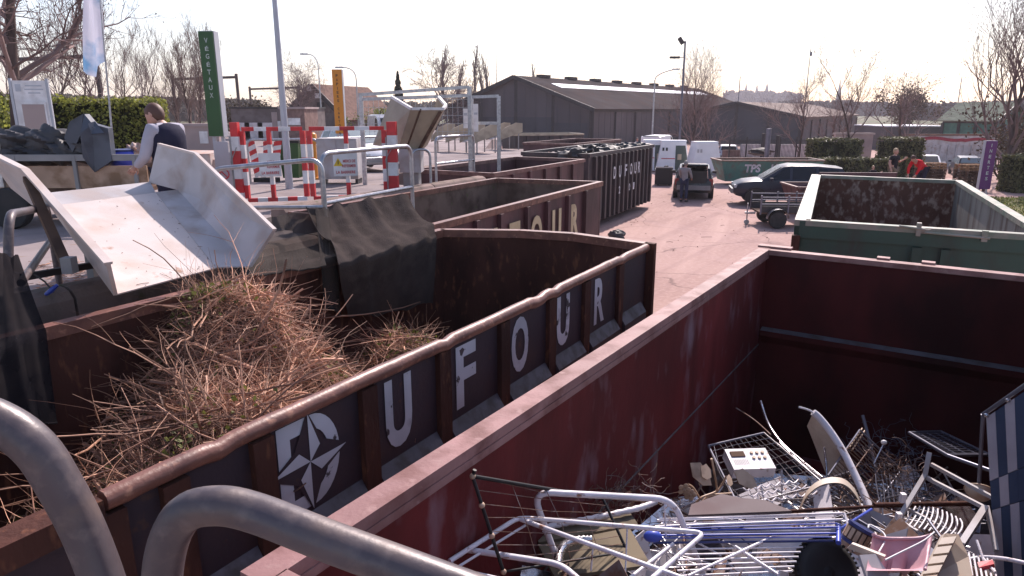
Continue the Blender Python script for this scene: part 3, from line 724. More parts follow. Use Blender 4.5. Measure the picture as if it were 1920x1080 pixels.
# ------------------------------------------------------------------ white tipping chute by the branches
def chute():
    BL, BR_, KL, KR = at(217, 553, 2.56), at(472, 500, 2.56), dp(97, 387, 6.05), dp(292, 362, 7.0)
    o = thing('tipping_chute', 'white tipping chute feeding the container of branches', 'chute', ((BL + KR) / 2 - V3(0, 0, .6)), 0)
    SR = at(405, 503, 2.57)
    mb = MB(); mb.plate([BL, SR, KR, KL], .012); mb.build('floor_plate', 'chute_white', o, world=True)
    e0, e1 = dp(95, 362, 6.35), dp(281, 342, 7.35)
    mb = MB(); mb.plate([KL, KR, e1, e0], .012); mb.build('rear_lip', 'chute_grey', o, world=True)
    R0, R1, R2_ = dp(470, 500, BR_.y), dp(335, 356, 7.15), e1
    mb = MB(); mb.plate([SR + V3(0, 0, .004), R0, R1, KR + V3(0, 0, .004)], .012); mb.build('floor_edge', 'chute_grey', o, world=True)
    T0, T1, T2 = dp(515, 431, 6.0), dp(367, 288, 7.0), dp(298, 270, 7.3)
    mb = MB(); mb.plate([R0, R1, T1, T0], .03); mb.build('side_wall', 'chute_grey', o, world=True)
    mb = MB(); mb.plate([R1, R2_, T2, T1], .03); mb.build('rear_wing', 'chute_grey', o, world=True)
    mb = MB(); mb.beam(T0, T1, .035, .02); mb.beam(T1, T2, .035, .02); mb.build('edge_trim', 'chute_white', o, world=True)
    L0, L1, L2 = dp(203, 494, 4.85), dp(47, 318, 5.9), dp(-30, 280, 6.2)
    mb = MB(); mb.plate([BL, KL, L1, L0], .03); mb.build('side_wall', 'chute_white', o, world=True)
    mb = MB(); mb.plate([KL + V3(0, .02, -.01), dp(62, 384, 6.15), dp(22, 352, 6.25), L2, L1], .02); mb.build('rear_wing', 'chute_white', o, world=True)
    mb = MB(); mb.beam(L0, L1, .06, .02); mb.beam(L1, L2, .06, .02); mb.build('edge_trim', 'chute_white', o, world=True)
    mb = MB(); a, b = dp(52, 335, 5.85), dp(128, 505, 5.1)
    mb.beam(a, b, .07, .05); mb.build('support_arm', 'wood_dark', o, world=True)
    mb = MB(); mb.box(dp(130, 497, 5.05), (.08, .08, .12)); mb.build('bracket', 'bumper_grey', o, world=True)
    mb = MB(); mb.beam(dp(42, 520, 5.0), dp(250, 484, 6.0), .05, .05); mb.build('axle', 'dark_trim', o, world=True)
    for f in (.25, .8):
        p = KL + (KR - KL) * f + V3(.1, -.15, -.16); mb = MB(); mb.beam(p, (p.x, p.y, 2.2), .06, .06); mb.build('leg', 'bumper_grey', o, world=True)
chute()
def chute_litter():
    r = random.Random(17); mb = MB(); BL, SR, KL, KR = at(217, 553, 2.56), at(405, 503, 2.57), dp(97, 387, 6.05), dp(292, 362, 7.0)
    for i in range(46):
        u, v = r.random(), r.random() ** 1.6
        if r.random() < .45: u = 1 - .25 * r.random() ** 2
        p = (BL + (SR - BL) * u) * (1 - v) + (KL + (KR - KL) * u) * v; n = (SR - BL).cross(KL - BL).normalized(); a = (SR - BL).normalized(); b = n.cross(a); t = r.random() * 6.28; d = a * math.cos(t) + b * math.sin(t)
        L = r.uniform(.004, .018) if r.random() < .9 else r.uniform(.08, .2); p = p + n * .011; mb.tube([p, p + d * L * .5 + n * .004, p + d * L], r.uniform(.001, .0025), 4, cap=False)
    tag(mb.build('leaf_crumbs', 'litter'), 'dark leaf crumbs and twigs scattered on the white chute', 'litter', kind='stuff')
chute_litter()

# ------------------------------------------------------------------ nets
def net_sheet(name, label, rows, m, nx=26, ny=10, amp=.03, seed=1, group=None, fold=3.0):
    r = random.Random(seed); ph = [r.random() * 6 for _ in range(8)]
    g = []
    for i in range(len(rows) - 1):
        for k in range(ny + (1 if i == len(rows) - 2 else 0)):
            t = k / ny; row = []
            for j in range(nx):
                u = j / (nx - 1) * (len(rows[0]) - 1); a = min(int(u), len(rows[0]) - 2); f = u - a
                pr = []
                for q in (i, i + 1):
                    pr.append(rows[q][a] * (1 - f) + rows[q][a + 1] * f)
                p = pr[0] * (1 - t) + pr[1] * t
                s = (i + t)
                d = amp * (1.1 - 2.2 * abs(math.sin(u * fold * 1.15 + ph[3] + .5 * math.sin(s * 1.7 + ph[4]))) ** .7 + .5 * math.sin(u * fold * 2.1 + ph[0] + s * 1.3) + .7 * math.sin(u * fold * 4.3 + ph[1] - s * 2.1) + .6 * math.sin(s * 4 + ph[2] + u * 2.7))
                row.append(p + V3(d * .6, -d * .4, d * .8) + V3(0, 0, -.10 * math.sin(math.pi * t) if i == 0 else 0))
            g.append(row)
    mb = MB(); mb.grid(g)
    o = mb.build(name, m, smooth=180)
    hm = MB(); hm.tube(g[-1], .008, 5); hm.tube([r_[0] for r_ in g], .006, 5); hm.build('hem', m, o)
    return tag(o, label, 'netting', group)
rr = lambda px, py, z: at(px, py, z)
net_sheet('shade_net', 'large sheet of black netting draped from the guard rail into the branch container',
          [[rr(572, 392, 2.88), rr(640, 380, 2.86), rr(700, 372, 2.87), rr(768, 362, 2.88)],
           [rr(618, 455, 2.62), rr(680, 447, 2.60), rr(748, 436, 2.60), rr(812, 420, 2.61)],
           [rr(640, 490, 2.53), rr(700, 477, 2.53), rr(765, 458, 2.53), rr(822, 440, 2.53)],
           [dp(655, 592, 6.62), dp(705, 588, 7.0), dp(765, 578, 7.4), dp(816, 562, 7.85)]], 'net', amp=.022, seed=3)
net_sheet('shade_net', 'thin see-through netting between the white chute and the larger net',
          [[rr(486, 412, 2.84), rr(540, 400, 2.84), rr(600, 390, 2.86)],
           [rr(440, 500, 2.56), rr(530, 484, 2.54), rr(606, 474, 2.53)],
           [rr(470, 520, 2.50), rr(540, 508, 2.50), rr(612, 498, 2.50)]], 'net_thin', nx=18, ny=7, amp=.012, seed=5)
net_sheet('shade_net', 'narrow torn strip of netting hanging over the brown rim',
          [[rr(592, 392, 2.88), rr(618, 388, 2.87)], [rr(606, 484, 2.54), rr(632, 478, 2.54)], [dp(606, 566, 6.45), dp(642, 592, 6.6)]], 'net_thin', nx=7, ny=8, amp=.018, seed=8)
net_sheet('shade_net', 'dark hanging netting at the left edge beside the branches',
          [[dp(-70, 462, 4.0), dp(0, 470, 4.15), dp(34, 478, 4.3)], [rr(-70, 690, 2.52), rr(20, 650, 2.52), rr(86, 622, 2.52)],
           [dp(-60, 830, 3.55), dp(40, 800, 3.95), dp(108, 790, 4.2)]], 'net_dark', nx=14, ny=8, amp=.02, seed=9)

# ------------------------------------------------------------------ the cut branches
def heap_h(s, w):                      # level of the heap inside its container; s along, w across from the front wall
    G = lambda cs, ws, cw, ww: math.exp(-((s - cs) / ws) ** 2 - ((w - cw) / ww) ** 2)
    h = .95 + 1.50 * G(2.75, .95, 2.0, .85) + 1.05 * G(1.85, .75, .75, .75) + .70 * G(4.6, .6, 1.7, .5) + .45 * G(.85, .6, 1.3, .8)
    return h + .06 * math.sin(s * 5 + w * 3) + .05 * math.sin(s * 9 - w * 7)
def heap_p(s, w):
    p = Vector(A1) + Vector((.5155, .857)) * s + Vector((-.857, .5155)) * (w + .06); return V3(p.x, p.y, heap_h(s, w))
def build_heap():
    r = random.Random(11)
    mb = MB(); nx, ny = 60, 26
    mb.grid([[heap_p(.1 + 5.6 * i / nx, 2.28 * j / ny) + V3(0, 0, r.uniform(-.03, .03) - .06) for j in range(ny + 1)] for i in range(nx + 1)])
    tag(mb.build('leaf_litter', 'litter', smooth=60), 'dark leaf litter and soil under the cut branches', 'garden waste', kind='stuff')
    mb = MB(); lf = MB()
    def twig(p, d, L, rad, n=4, bend=.35):
        pts = [p]; q = p.copy()
        for k in range(n):
            d = (d + V3(r.gauss(0, bend), r.gauss(0, bend), r.gauss(0, bend) - .03)).normalized(); q = q + d * (L / n); pts.append(q.copy())
        mb.tube(pts, [rad * (1 - .6 * k / n) for k in range(n + 1)], 3, cap=False)
        return pts
    k = 0; sb = MB()
    def bent(mb_, p, d, L, rad, n, bend, taper=.6):
        pts = [p]; q = p.copy(); turn = V3(r.gauss(0, bend), r.gauss(0, bend), r.gauss(0, bend * .6))
        for i in range(n):
            d = (d + turn + V3(r.gauss(0, .10), r.gauss(0, .10), r.gauss(0, .10) - .02)).normalized(); q = q + d * (L / n); pts.append(q.copy())
        mb_.tube(pts, [rad * (1 - taper * i / n) for i in range(n + 1)], 3 if rad < .004 else 5, cap=False); return pts
    while k < 11500:
        s, w = r.uniform(.15, 5.5), r.uniform(.03, 2.38)
        if r.random() > max(.04, (heap_h(s, w) - 1.0) / 1.5): continue
        k += 1
        p = heap_p(s, w) + V3(0, 0, r.uniform(-.12, .08))
        d = V3(r.gauss(0, 1), r.gauss(0, 1), r.gauss(0, .30)).normalized()
        if r.random() < .35: d = (d * .6 + V3(.45, -.75, -.3) * r.choice((1, -1))).normalized()
        u_ = r.random(); pale_twigs = math.exp(-((s - 2.35) / .55) ** 2 - ((w - .75) / .5) ** 2)  # weight of the patch where paler twigs paint in the sunlight
        if u_ < .78: bent(sb if r.random() < pale_twigs * .75 else mb, p, d, r.uniform(.10, .38), r.choice((.0012, .0016, .0022)), 5, .10)
        elif u_ < .965: bent(mb, p - d * .2, d, r.uniform(.35, .8), r.choice((.002, .0028, .0036)), 7, .08)
        else:
            pt = bent(mb, p - d * .35, d, r.uniform(.7, 1.4), r.choice((.004, .005, .0065, .009)), 9, .05)
            for c_ in range(r.randrange(2, 6)):
                i = r.randrange(1, 7); bent(mb, pt[i], ((pt[i + 1] - pt[i]).normalized() + V3(r.gauss(0, .5), r.gauss(0, .5), r.gauss(0, .4))).normalized(), r.uniform(.15, .5), .0024, 5, .08)
    for i in range(150):               # thick cut branches with side shoots
        s, w = r.gauss(2.4, .8), r.gauss(1.5, .65)
        if .4 < s < 4.4 and .15 < w < 2.25:
            d = V3(r.gauss(0, 1), r.gauss(0, 1), r.gauss(0, .22)).normalized(); pt = bent(mb, heap_p(s, w) - d * .3 + V3(0, 0, .05), d, r.uniform(.45, 1.0), r.choice((.006, .008, .011, .015)), 7, .03, .45)
            for c_ in range(2): bent(mb, pt[2 + c_ * 2], (d + V3(r.gauss(0, .6), r.gauss(0, .6), r.gauss(0, .5))).normalized(), r.uniform(.2, .45), .004, 5, .05)
    for i in range(30):                # long whips that arch out of the heap
        s, w = r.gauss(2.6, .8), r.gauss(1.6, .6)
        if .3 < s < 4.6 and .1 < w < 2.3: bent(mb, heap_p(s, w), V3(r.gauss(0, .8), r.gauss(0, .8), .6).normalized(), r.uniform(.4, 1.0), .0034, 9, .09)
    tag(sb.build('pale_twigs', 'brush_sunlit'), 'fine twig clippings on the front slope of the branch heap, sunlight painted pale orange', 'garden waste', kind='stuff')
    o = tag(mb.build('cut_branches', 'brush_twig'), 'tangled heap of brown cut branches and dry twigs', 'garden waste', kind='stuff')
    g = MB()
    for i in range(3600):
        m = r.random()
        if m < .45: s, w = r.gauss(1.1, .4), r.gauss(1.2, .55)
        elif m < .60: s, w = r.gauss(3.5, .25), r.gauss(1.3, .5)
        elif m < .66: s, w = r.gauss(4.5, .35), r.gauss(1.6, .3)
        elif m < .84: s, w = r.gauss(2.9, .4), r.gauss(2.15, .14)
        else: s, w = r.uniform(.4, 5.3), r.uniform(.1, 2.3)
        if .15 < s < 5.5 and .05 < w < 2.4: g.leaf(heap_p(s, w) + V3(0, 0, r.uniform(.0, .13)), r.uniform(.025, .06))
    tag(g.build('green_cuttings', 'green_leaf'), 'green leaves and ivy cuttings scattered over the branch heap', 'garden waste', kind='stuff')
    # chips swept on the platform beside the chute
    mb = MB(); st = mb
    for i in range(420):
        p = at(r.uniform(60, 215), r.uniform(490, 560), 2.215); d = V3(r.gauss(0, 1), r.gauss(0, 1), .05).normalized(); L = r.uniform(.03, .14)
        mb.tube([p, p + d * L], .003, 3, cap=False)
    tag(mb.build('wood_chips', 'brush_twig'), 'loose straws and twigs littering the platform under the chute', 'litter', kind='stuff')
build_heap()
def strap():
    mb = MB(); p = [dp(60, 512, 5.0), dp(84, 528, 5.0), dp(100, 548, 4.95)]
    mb.tube(p, .006, 6); mb.cur = 1; mb.tube([dp(86, 552, 4.95), dp(96, 545, 4.95), dp(108, 534, 4.97)], [.014, .02, .012], 8)
    tag(mb.build('strap', ['dark_trim', 'blue_plastic'], smooth=60), 'blue tie-down strap end hanging below the chute', 'strap')
strap()

# ------------------------------------------------------------------ red and white gate
def banded(mb, a, b, wd, k, first=0):
    a, b = Vector(a), Vector(b)
    for i in range(k):
        mb.cur = (i + first) % 2; mb.beam(a + (b - a) * (i / k), a + (b - a) * ((i + 1) / k), wd, wd)
def gate_leaf(label, xl, xm, xr, d0, d1, sign_px, text, tri):
    def at_px(x, z):
        t = (x - xl) / (xr - xl); d = d0 + (d1 - d0) * t; q = dp(x, 300, d); return V3(q.x, q.y, z)
    zt, zb = 3.56, 2.3
    o = thing('safety_gate', label, 'gate', at_px(xl, zq(13)), 0, 'red and white safety gate leaves')
    for z, k in ((zt, 5), (zb, 6)):
        mb = MB(); banded(mb, at_px(xl, z), at_px(xr, z), .07, k); mb.build('cross_bar', ['sign_red', 'sign_white'], o, world=True)
    for x in (xl, xm, xr):
        mb = MB(); banded(mb, at_px(x, zt - .036), at_px(x, zb + .036), .085 if x != xm else .07, 5); mb.build('upright', ['sign_red', 'sign_white'], o, world=True)
    p0, p1 = at_px(sign_px[0], sign_px[2]) + V3(0, -.06, 0), at_px(sign_px[1], sign_px[2]) + V3(0, -.06, 0)
    wd = (p1 - p0).length; u = (p1 - p0).normalized(); ht = sign_px[3]
    mb = MB(); mb.plate([p0, p1, p1 + V3(0, 0, ht), p0 + V3(0, 0, ht)], .012); s = mb.build('sign_plate', 'sign_white', o, world=True)
    n = u.cross(V3(0, 0, 1)); f = p0 + n * .008
    def txt(sx, sy, wx, hy, t):
        m = MB(); lettering(m, t, f + u * (wd * sx) + V3(0, 0, ht * sy), u, (0, 0, 1), wd * wx, ht * hy, .02); q = m.build('lettering', 'letter_red', s, world=True); return q
    for args in text: txt(*args)
    m = MB(); c = f + u * (wd * .20) + V3(0, 0, ht * .42); q = .085
    if tri:
        m.add([c + u * -q + n * .003, c + u * q + n * .003, c + V3(0, 0, q * 1.7) + n * .003], [(0, 1, 2)]); m.cur = 1
        m.add([c + u * -.008 + V3(0, 0, .03) + n * .006, c + u * .008 + V3(0, 0, .03) + n * .006, c + u * .008 + V3(0, 0, .1) + n * .006, c + u * -.008 + V3(0, 0, .1) + n * .006], [(0, 1, 2, 3)])
        m.build('warning_triangle', ['yellow', 'letter_dark'], s, world=True)
    return o
T3 = [(.40, .56, .52, .12, 'MERCI DE'), (.36, .36, .58, .12, 'REFERMER'), (.10, .10, .80, .12, 'LA BARRIERE')]
gate_leaf('left leaf of the red and white gate with a faded sign', 458, 508, 571, 12.6, 12.9, (487, 528, 2.72, .42), T3, False)
gate_leaf('right leaf of the red and white gate with a yellow triangle sign', 583, 651, 722, 12.9, 13.3, (626, 671, 2.70, .44), T3, True)
def gate_post(x, d, wd, label):
    q = dp(x, 300, d); o = thing('gate_post', label, 'post', (q.x, q.y, zq(q.y)), 0, 'thick red and white gate posts')
    mb = MB(); banded(mb, (0, 0, 0), (0, 0, 1.48), wd, 6); mb.build('post', ['sign_white', 'sign_red'], o)
    mb = MB(); mb.tube([V3(-wd * .6, -wd * .55, z) for z in (.1, .6, 1.2)], .012, 6); mb.tube([V3(wd * .2, -wd * .6, 1.05), V3(-wd * .7, -wd * .65, .8), V3(-wd * .5, -wd * .7, .35)], .008, 6)
    mb.build('chain', 'bumper_grey', o)
gate_post(446, 12.55, .13, 'thick red and white gate post left of the gate')
gate_post(737, 13.2, .17, 'thick red and white gate post with a chain right of the gate')

# ------------------------------------------------------------------ column signs
def column_sign(label, word, px, d, z0, z_bot, z_top, wd, dep, m, lm, cat_h=.62, gap=1.0):
    q = dp(px, 205, d); o = thing('column_sign', label, 'sign', (q.x, q.y, z0), 0, 'tall column signs naming the waste')
    h = z_top - z0; b = z_bot - z0
    mb = MB(); mb.box((0, -dep / 2, (b + h) / 2), (wd, .03, h - b)); s = mb.build('face_panel', m, o)
    mb = MB(); mb.box((0, .012, (b + h) / 2), (wd + .02, dep - .02, h - b + .02)); mb.build('casing', 'sign_grey', o)
    mb = MB()
    for x in (-wd * .32, wd * .32): mb.box((x, 0, b / 2), (.06, .06, b))
    mb.build('leg', 'sign_grey', o)
    k = len(word); step = min((h - b) * gap / (k + .4), wd * 1.1); lh = step * cat_h
    for i, c in enumerate(word):
        if c == ' ': continue
        lw = lh * (.75 if c not in 'IJ' else .2)
        m_ = MB(); lettering(m_, c, (-lw / 2, -dep / 2 - .0155, h - .12 - step * i - lh), (1, 0, 0), (0, 0, 1), lw, lh, .02)
        m_.build('letter', lm, s)
    return o
column_sign('tall green column sign reading VEGETAUX', 'VÉGÉTAUX', 405, 14, zq(14), dp(405, 255, 14).z, dp(405, 60, 14).z, .27, .24, 'sign_green', 'letter_pale', .62, .62)
column_sign('orange column sign reading PAPIERS CARTONS', 'PAPIERS CARTONS', 637, 20, zq(20), dp(637, 250, 20).z, dp(637, 131, 20).z, .26, .2, 'sign_orange', 'letter_dark', .66, 1.0)
q = dp(1862, 362, 32)
column_sign('purple column sign reading INERTES beside the dark hedge', 'INERTES', 1868, 32, 0, .36, 2.52, .5, .2, 'sign_purple', 'letter_pale', .6, .85)
def notice_panel():
    q = dp(417, 280, 13.6); o = thing('notice_board', 'small grey notice panel with a prohibition symbol under the green column sign', 'sign', (q.x, q.y, zq(q.y)))
    mb = MB(); mb.box((0, 0, .45), (.28, .04, 1.6 - .7)); mb.box((0, 0, .95), (.24, .05, .3)); mb.build('panel', 'sign_grey', o)
    mb = MB(); mb.box((.17, 0, .6), (.04, .05, 1.2)); mb.build('post', 'galv', o)
    mb = MB(); mb.tube([V3(.09 * math.cos(a), -.03, .48 + .09 * math.sin(a)) for a in [i * math.pi / 8 for i in range(16)]], .012, 5, closed=True); mb.tube([V3(-.06, -.03, .54), V3(.06, -.03, .42)], .012, 5); mb.build('symbol', 'letter_red', o)
notice_panel()
def board_sign():
    q = dp(68, 240, 14.5); o = thing('information_board', 'white information board leaning before the clipped hedge', 'sign', (q.x, q.y, zq(q.y)), R(12))
    H = 2.3
    mb = MB(); mb.box((0, 0, 1.62), (.60, .04, 1.28)); mb.build('back_panel', 'sign_white', o)
    mb = MB(); mb.box((.03, -.04, 1.42), (.46, .03, .85)); f = mb.build('poster_frame', 'sign_white', o)
    mb = MB(); mb.box((.03, -.058, 1.42), (.40, .006, .76)); mb.build('poster', 'pale_wall', f)
    for x in (-.33, .33):
        mb = MB(); mb.box((x, 0, H / 2), (.05, .06, H)); mb.build('post', 'sign_grey', o)
    mb = MB()
    for i, w_ in enumerate((.3, .34, .22)): mb.box((.08, -.022, 2.16 - i * .07), (w_, .004, .022))
    mb.box((-.2, -.022, 2.12), (.1, .004, .14)); mb.build('printed_lines', 'sign_grey', o)
board_sign()
def feather_flag():
    q = dp(208, 246, 13); o = thing('feather_flag', 'blue and white feather flag on a leaning pole before the hedge', 'flag', (q.x, q.y, zq(q.y)))
    t = dp(184, -40, 13) - q; b = V3(0, 0, 0); f = dp(210, 250, 13) - V3(q.x, q.y, zq(q.y)); top = dp(184, -40, 13) - V3(q.x, q.y, zq(q.y))
    mb = MB(); mb.tube([b, f, top], [.022, .018, .012], 8); mb.build('pole', 'galv', o, smooth=60)
    L = lambda x, y: dp(x, y, 13) - V3(q.x, q.y, zq(q.y))
    rows = []
    for i in range(13):
        t_ = i / 12; y = -45 + t_ * 160; xr = 184 + (y + 40) * .085
        xl = 158 if y > -20 else 172
        rows.append([L(xr + (xl - xr) * j / 6, y + (28 * max(0, (t_ - .6)) * math.sin(j / 6 * 3.1) if 1 else 0) + (18 * t_ ** 6 if j > 2 else 0)) + V3(0, .05 * math.sin(j * 1.5 + t_ * 3), 0) for j in range(7)])
    mb = MB(); mb.grid(rows); mb.build('cloth', 'flag_blue', o, smooth=180)
feather_flag()

# ------------------------------------------------------------------ people
def skin_of(verts, edges, radii, sub=2):
    me = bpy.data.meshes.new('s'); me.from_pydata([tuple(v) for v in verts], edges, [])
    o = bpy.data.objects.new('s', me); col.objects.link(o)
    m = o.modifiers.new('k', 'SKIN'); m.use_smooth_shade = True
    for i, r_ in enumerate(radii): me.skin_vertices[0].data[i].radius = (r_, r_) if not isinstance(r_, tuple) else r_
    me.skin_vertices[0].data[0].use_root = True
    s = o.modifiers.new('u', 'SUBSURF'); s.levels = sub; s.render_levels = sub
    ev = bpy.data.meshes.new_from_object(o.evaluated_get(bpy.context.evaluated_depsgraph_get()))
    v = [x.co.copy() for x in ev.vertices]; f = [tuple(p.vertices) for p in ev.polygons]
    bpy.data.objects.remove(o); bpy.data.meshes.remove(me); bpy.data.meshes.remove(ev)
    return v, f
STAND = dict(pel=(0, 0, .95), sp=(0, 0, 1.14), ch=(0, 0, 1.34), nk=(0, .01, 1.49), hb=(0, 0, 1.555), hd=(0, -.02, 1.645),
             shl=(.185, 0, 1.41), ell=(.235, .03, 1.14), wrl=(.24, -.06, .90), shr=(-.185, 0, 1.41), elr=(-.235, .03, 1.14), wrr=(-.24, -.06, .90),
             hil=(.095, 0, .91), knl=(.105, -.02, .50), anl=(.11, .02, .09), tol=(.125, -.15, .035), hir=(-.095, 0, .91), knr=(-.105, -.02, .50), anr=(-.11, .02, .09), tor=(-.125, -.15, .035))
def person(label, loc, rz, height=1.75, pose=None, top='cloth_grey', legs='cloth_jeans', hair='hair_brown', sleeves=True, vest=None, bald=0, group=None, long_hair=False):
    J = {k: Vector(v) for k, v in {**STAND, **(pose or {})}.items()}
    o = thing('person', label, 'person', loc, rz, group, height / 1.75)
    names = ['pel', 'sp', 'ch', 'nk', 'hb', 'shl', 'ell', 'wrl', 'shr', 'elr', 'wrr', 'hil', 'knl', 'anl', 'tol', 'hir', 'knr', 'anr', 'tor']
    rad = [.125, .115, .125, .055, .055, .06, .043, .03, .06, .043, .03, .082, .058, .04, .035, .082, .058, .04, .035]
    ed = [('pel', 'sp'), ('sp', 'ch'), ('ch', 'nk'), ('nk', 'hb'), ('ch', 'shl'), ('shl', 'ell'), ('ell', 'wrl'), ('ch', 'shr'), ('shr', 'elr'), ('elr', 'wrr'),
          ('pel', 'hil'), ('hil', 'knl'), ('knl', 'anl'), ('anl', 'tol'), ('pel', 'hir'), ('hir', 'knr'), ('knr', 'anr'), ('anr', 'tor')]
    ix = {n: i for i, n in enumerate(names)}
    mb = MB(); v, f = skin_of([J[n] for n in names], [(ix[a], ix[b]) for a, b in ed], rad); mb.add(v, f)
    hd = J['hd']; fwd = Vector(J.get('look', (0, -1, 0))).normalized() if 'look' in J else V3(0, -1, 0)
    upv = (hd - J['hb']).normalized(); upv = (upv - fwd * upv.dot(fwd)).normalized(); sd_ = fwd.cross(upv)
    M = Matrix((sd_, -fwd, upv)).transposed()
    hp = lambda x, y, z: hd + M @ V3(x, y, z)
    n0 = len(mb.v); mb.ball((0, 0, 0), .1, 8, (.78, .98, 1.18)); mb.v[n0:] = [hp(*p) for p in mb.v[n0:]]
    for c, r_, s_ in (((0, -.10, -.012), .016, (.8, 1.1, 1.5)), ((.078, .01, -.005), .03, (.35, .7, 1.1)), ((-.078, .01, -.005), .03, (.35, .7, 1.1)), ((0, -.065, -.085), .035, (1, .9, .7)), ((0, -.091, -.052), .014, (1.5, .5, .4))):
        n0 = len(mb.v); mb.ball((0, 0, 0), r_, 5, s_); mb.v[n0:] = [hp(*(Vector(c) + p)) for p in mb.v[n0:]]
    for sd2 in ('l', 'r'):             # palm, four fingers, thumb
        w_, e_ = J['wr' + sd2], J['el' + sd2]; d = (w_ - e_).normalized(); a = d.orthogonal().normalized(); b = d.cross(a)
        mb.tube([w_ - d * .01, w_ + d * .04, w_ + d * .085], [.026, .036, .03], 8)
        for i in range(4):
            p0 = w_ + d * .08 + a * (.02 * (i - 1.5)); L = (.062, .074, .07, .055)[i]
            mb.tube([p0, p0 + d * L * .5 + b * .008, p0 + d * L * .85 + b * .03], [.0095, .009, .007], 6)
        p0 = w_ + d * .03 + a * .03; mb.tube([p0, p0 + d * .03 + a * .022, p0 + d * .06 + a * .028 + b * .01], [.011, .01, .008], 6)
    body = mb.build('body', 'skin', o, smooth=180)
    def cloth(nm, ns, es, rs, m, sub=2):
        iy = {n: i for i, n in enumerate(ns)}
        v, f = skin_of([J[n] if n in J else EX[n] for n in ns], [(iy[a], iy[b]) for a, b in es], rs, sub); c = MB(); c.add(v, f); c.build(nm, m, o, smooth=180)
    EX = {'wl': J['ell'] + (J['wrl'] - J['ell']) * .9, 'wr': J['elr'] + (J['wrr'] - J['elr']) * .9, 'hem': J['pel'] + (J['pel'] - J['sp']) * .25,
          'ul': J['shl'] + (J['ell'] - J['shl']) * .6, 'ur': J['shr'] + (J['elr'] - J['shr']) * .6, 'nkl': J['ch'] + (J['nk'] - J['ch']) * .75}
    if sleeves: cloth('shirt', ['sp', 'ch', 'nkl', 'pel', 'hem', 'shl', 'ell', 'wl', 'shr', 'elr', 'wr'], [('sp', 'ch'), ('ch', 'nkl'), ('sp', 'pel'), ('pel', 'hem'), ('ch', 'shl'), ('shl', 'ell'), ('ell', 'wl'), ('ch', 'shr'), ('shr', 'elr'), ('elr', 'wr')],
                      [.150, .158, .085, .155, .15, .083, .062, .045, .083, .062, .045], top)
    else: cloth('shirt', ['sp', 'ch', 'nkl', 'pel', 'hem', 'shl', 'ul', 'shr', 'ur'], [('sp', 'ch'), ('ch', 'nkl'), ('sp', 'pel'), ('pel', 'hem'), ('ch', 'shl'), ('shl', 'ul'), ('ch', 'shr'), ('shr', 'ur')], [.145, .152, .085, .15, .145, .08, .066, .08, .066], top)
    if vest:                           # a waistcoat lofted round the trunk, open at the armholes
        mb = MB(); ss = (J['shl'] + J['shr']) / 2; ax = (J['shl'] - J['shr']).normalized(); rows = []
        for c_, rx, ry in ((J['pel'] + (J['sp'] - J['pel']) * .1, .20, .178), (J['sp'], .192, .172), (J['ch'] + (J['sp'] - J['ch']) * .4, .212, .182), (J['ch'], .225, .186), (ss + (J['ch'] - ss) * .35, .215, .168), (ss + V3(0, 0, .035), .175, .125), (J['nk'] + V3(0, 0, .005), .085, .088)):
            up_ = (J['nk'] - J['pel']).normalized(); fw = up_.cross(ax).normalized()
            rows.append([c_ + ax * (rx * math.cos(t) * (1 if abs(math.cos(t)) < .8 else .97)) + fw * (ry * math.sin(t)) for t in [k * math.pi / 14 for k in range(29)]])
        mb.grid(rows); mb.build('vest', vest, o, smooth=180)
    EX['al'] = J['knl'] + (J['anl'] - J['knl']) * .92; EX['ar'] = J['knr'] + (J['anr'] - J['knr']) * .92
    cloth('trousers', ['pel', 'hil', 'knl', 'al', 'hir', 'knr', 'ar'], [('pel', 'hil'), ('hil', 'knl'), ('knl', 'al'), ('pel', 'hir'), ('hir', 'knr'), ('knr', 'ar')], [.148, .105, .08, .066, .105, .08, .066], legs)
    for s2 in 'lr':
        c = MB(); an, to = J['an' + s2], J['to' + s2]; back = (an - to); back.z = 0; back.normalize()
        c.tube([V3(an.x, an.y, .05) + back * .06, V3(an.x, an.y, .055), V3(to.x, to.y, .04), V3(to.x, to.y, .035) - back * .06], [.035, .052, .048, .025], 10); c.build('shoe', 'black', o, smooth=180)
    c = MB(); n0 = 0; c.ball((0, 0, 0), .108, 9, (.80, .95, 1.1)); c.v = [hp(p.x, p.y + .022, p.z * (1.0 if p.z > 0 else (1.15 if p.y > -.005 else .55)) + .022 + (.02 if p.y < -.05 and p.z < .06 else 0)) for p in c.v]
    c.build('hair', hair, o, smooth=180)
    return o
q = dp(338, 450, 8.2)
person('man in a dark waistcoat and pale shirt bending over the loaded trailer', (q.x, q.y, 2.2), R(-112), 1.80,
       dict(ch=(0, -.03, 1.34), nk=(0, -.07, 1.49), hb=(0, -.11, 1.53), hd=(0, -.165, 1.585), look=(.25, -.8, -.6), shl=(.185, -.03, 1.435), shr=(-.185, -.03, 1.435),
            ell=(.25, -.1, 1.14), wrl=(.2, -.32, 1.02), elr=(-.25, -.09, 1.14), wrr=(-.2, -.34, 1.01)), 'cloth_shirt', 'cloth_navy', 'hair_brown', True, 'cloth_navy')

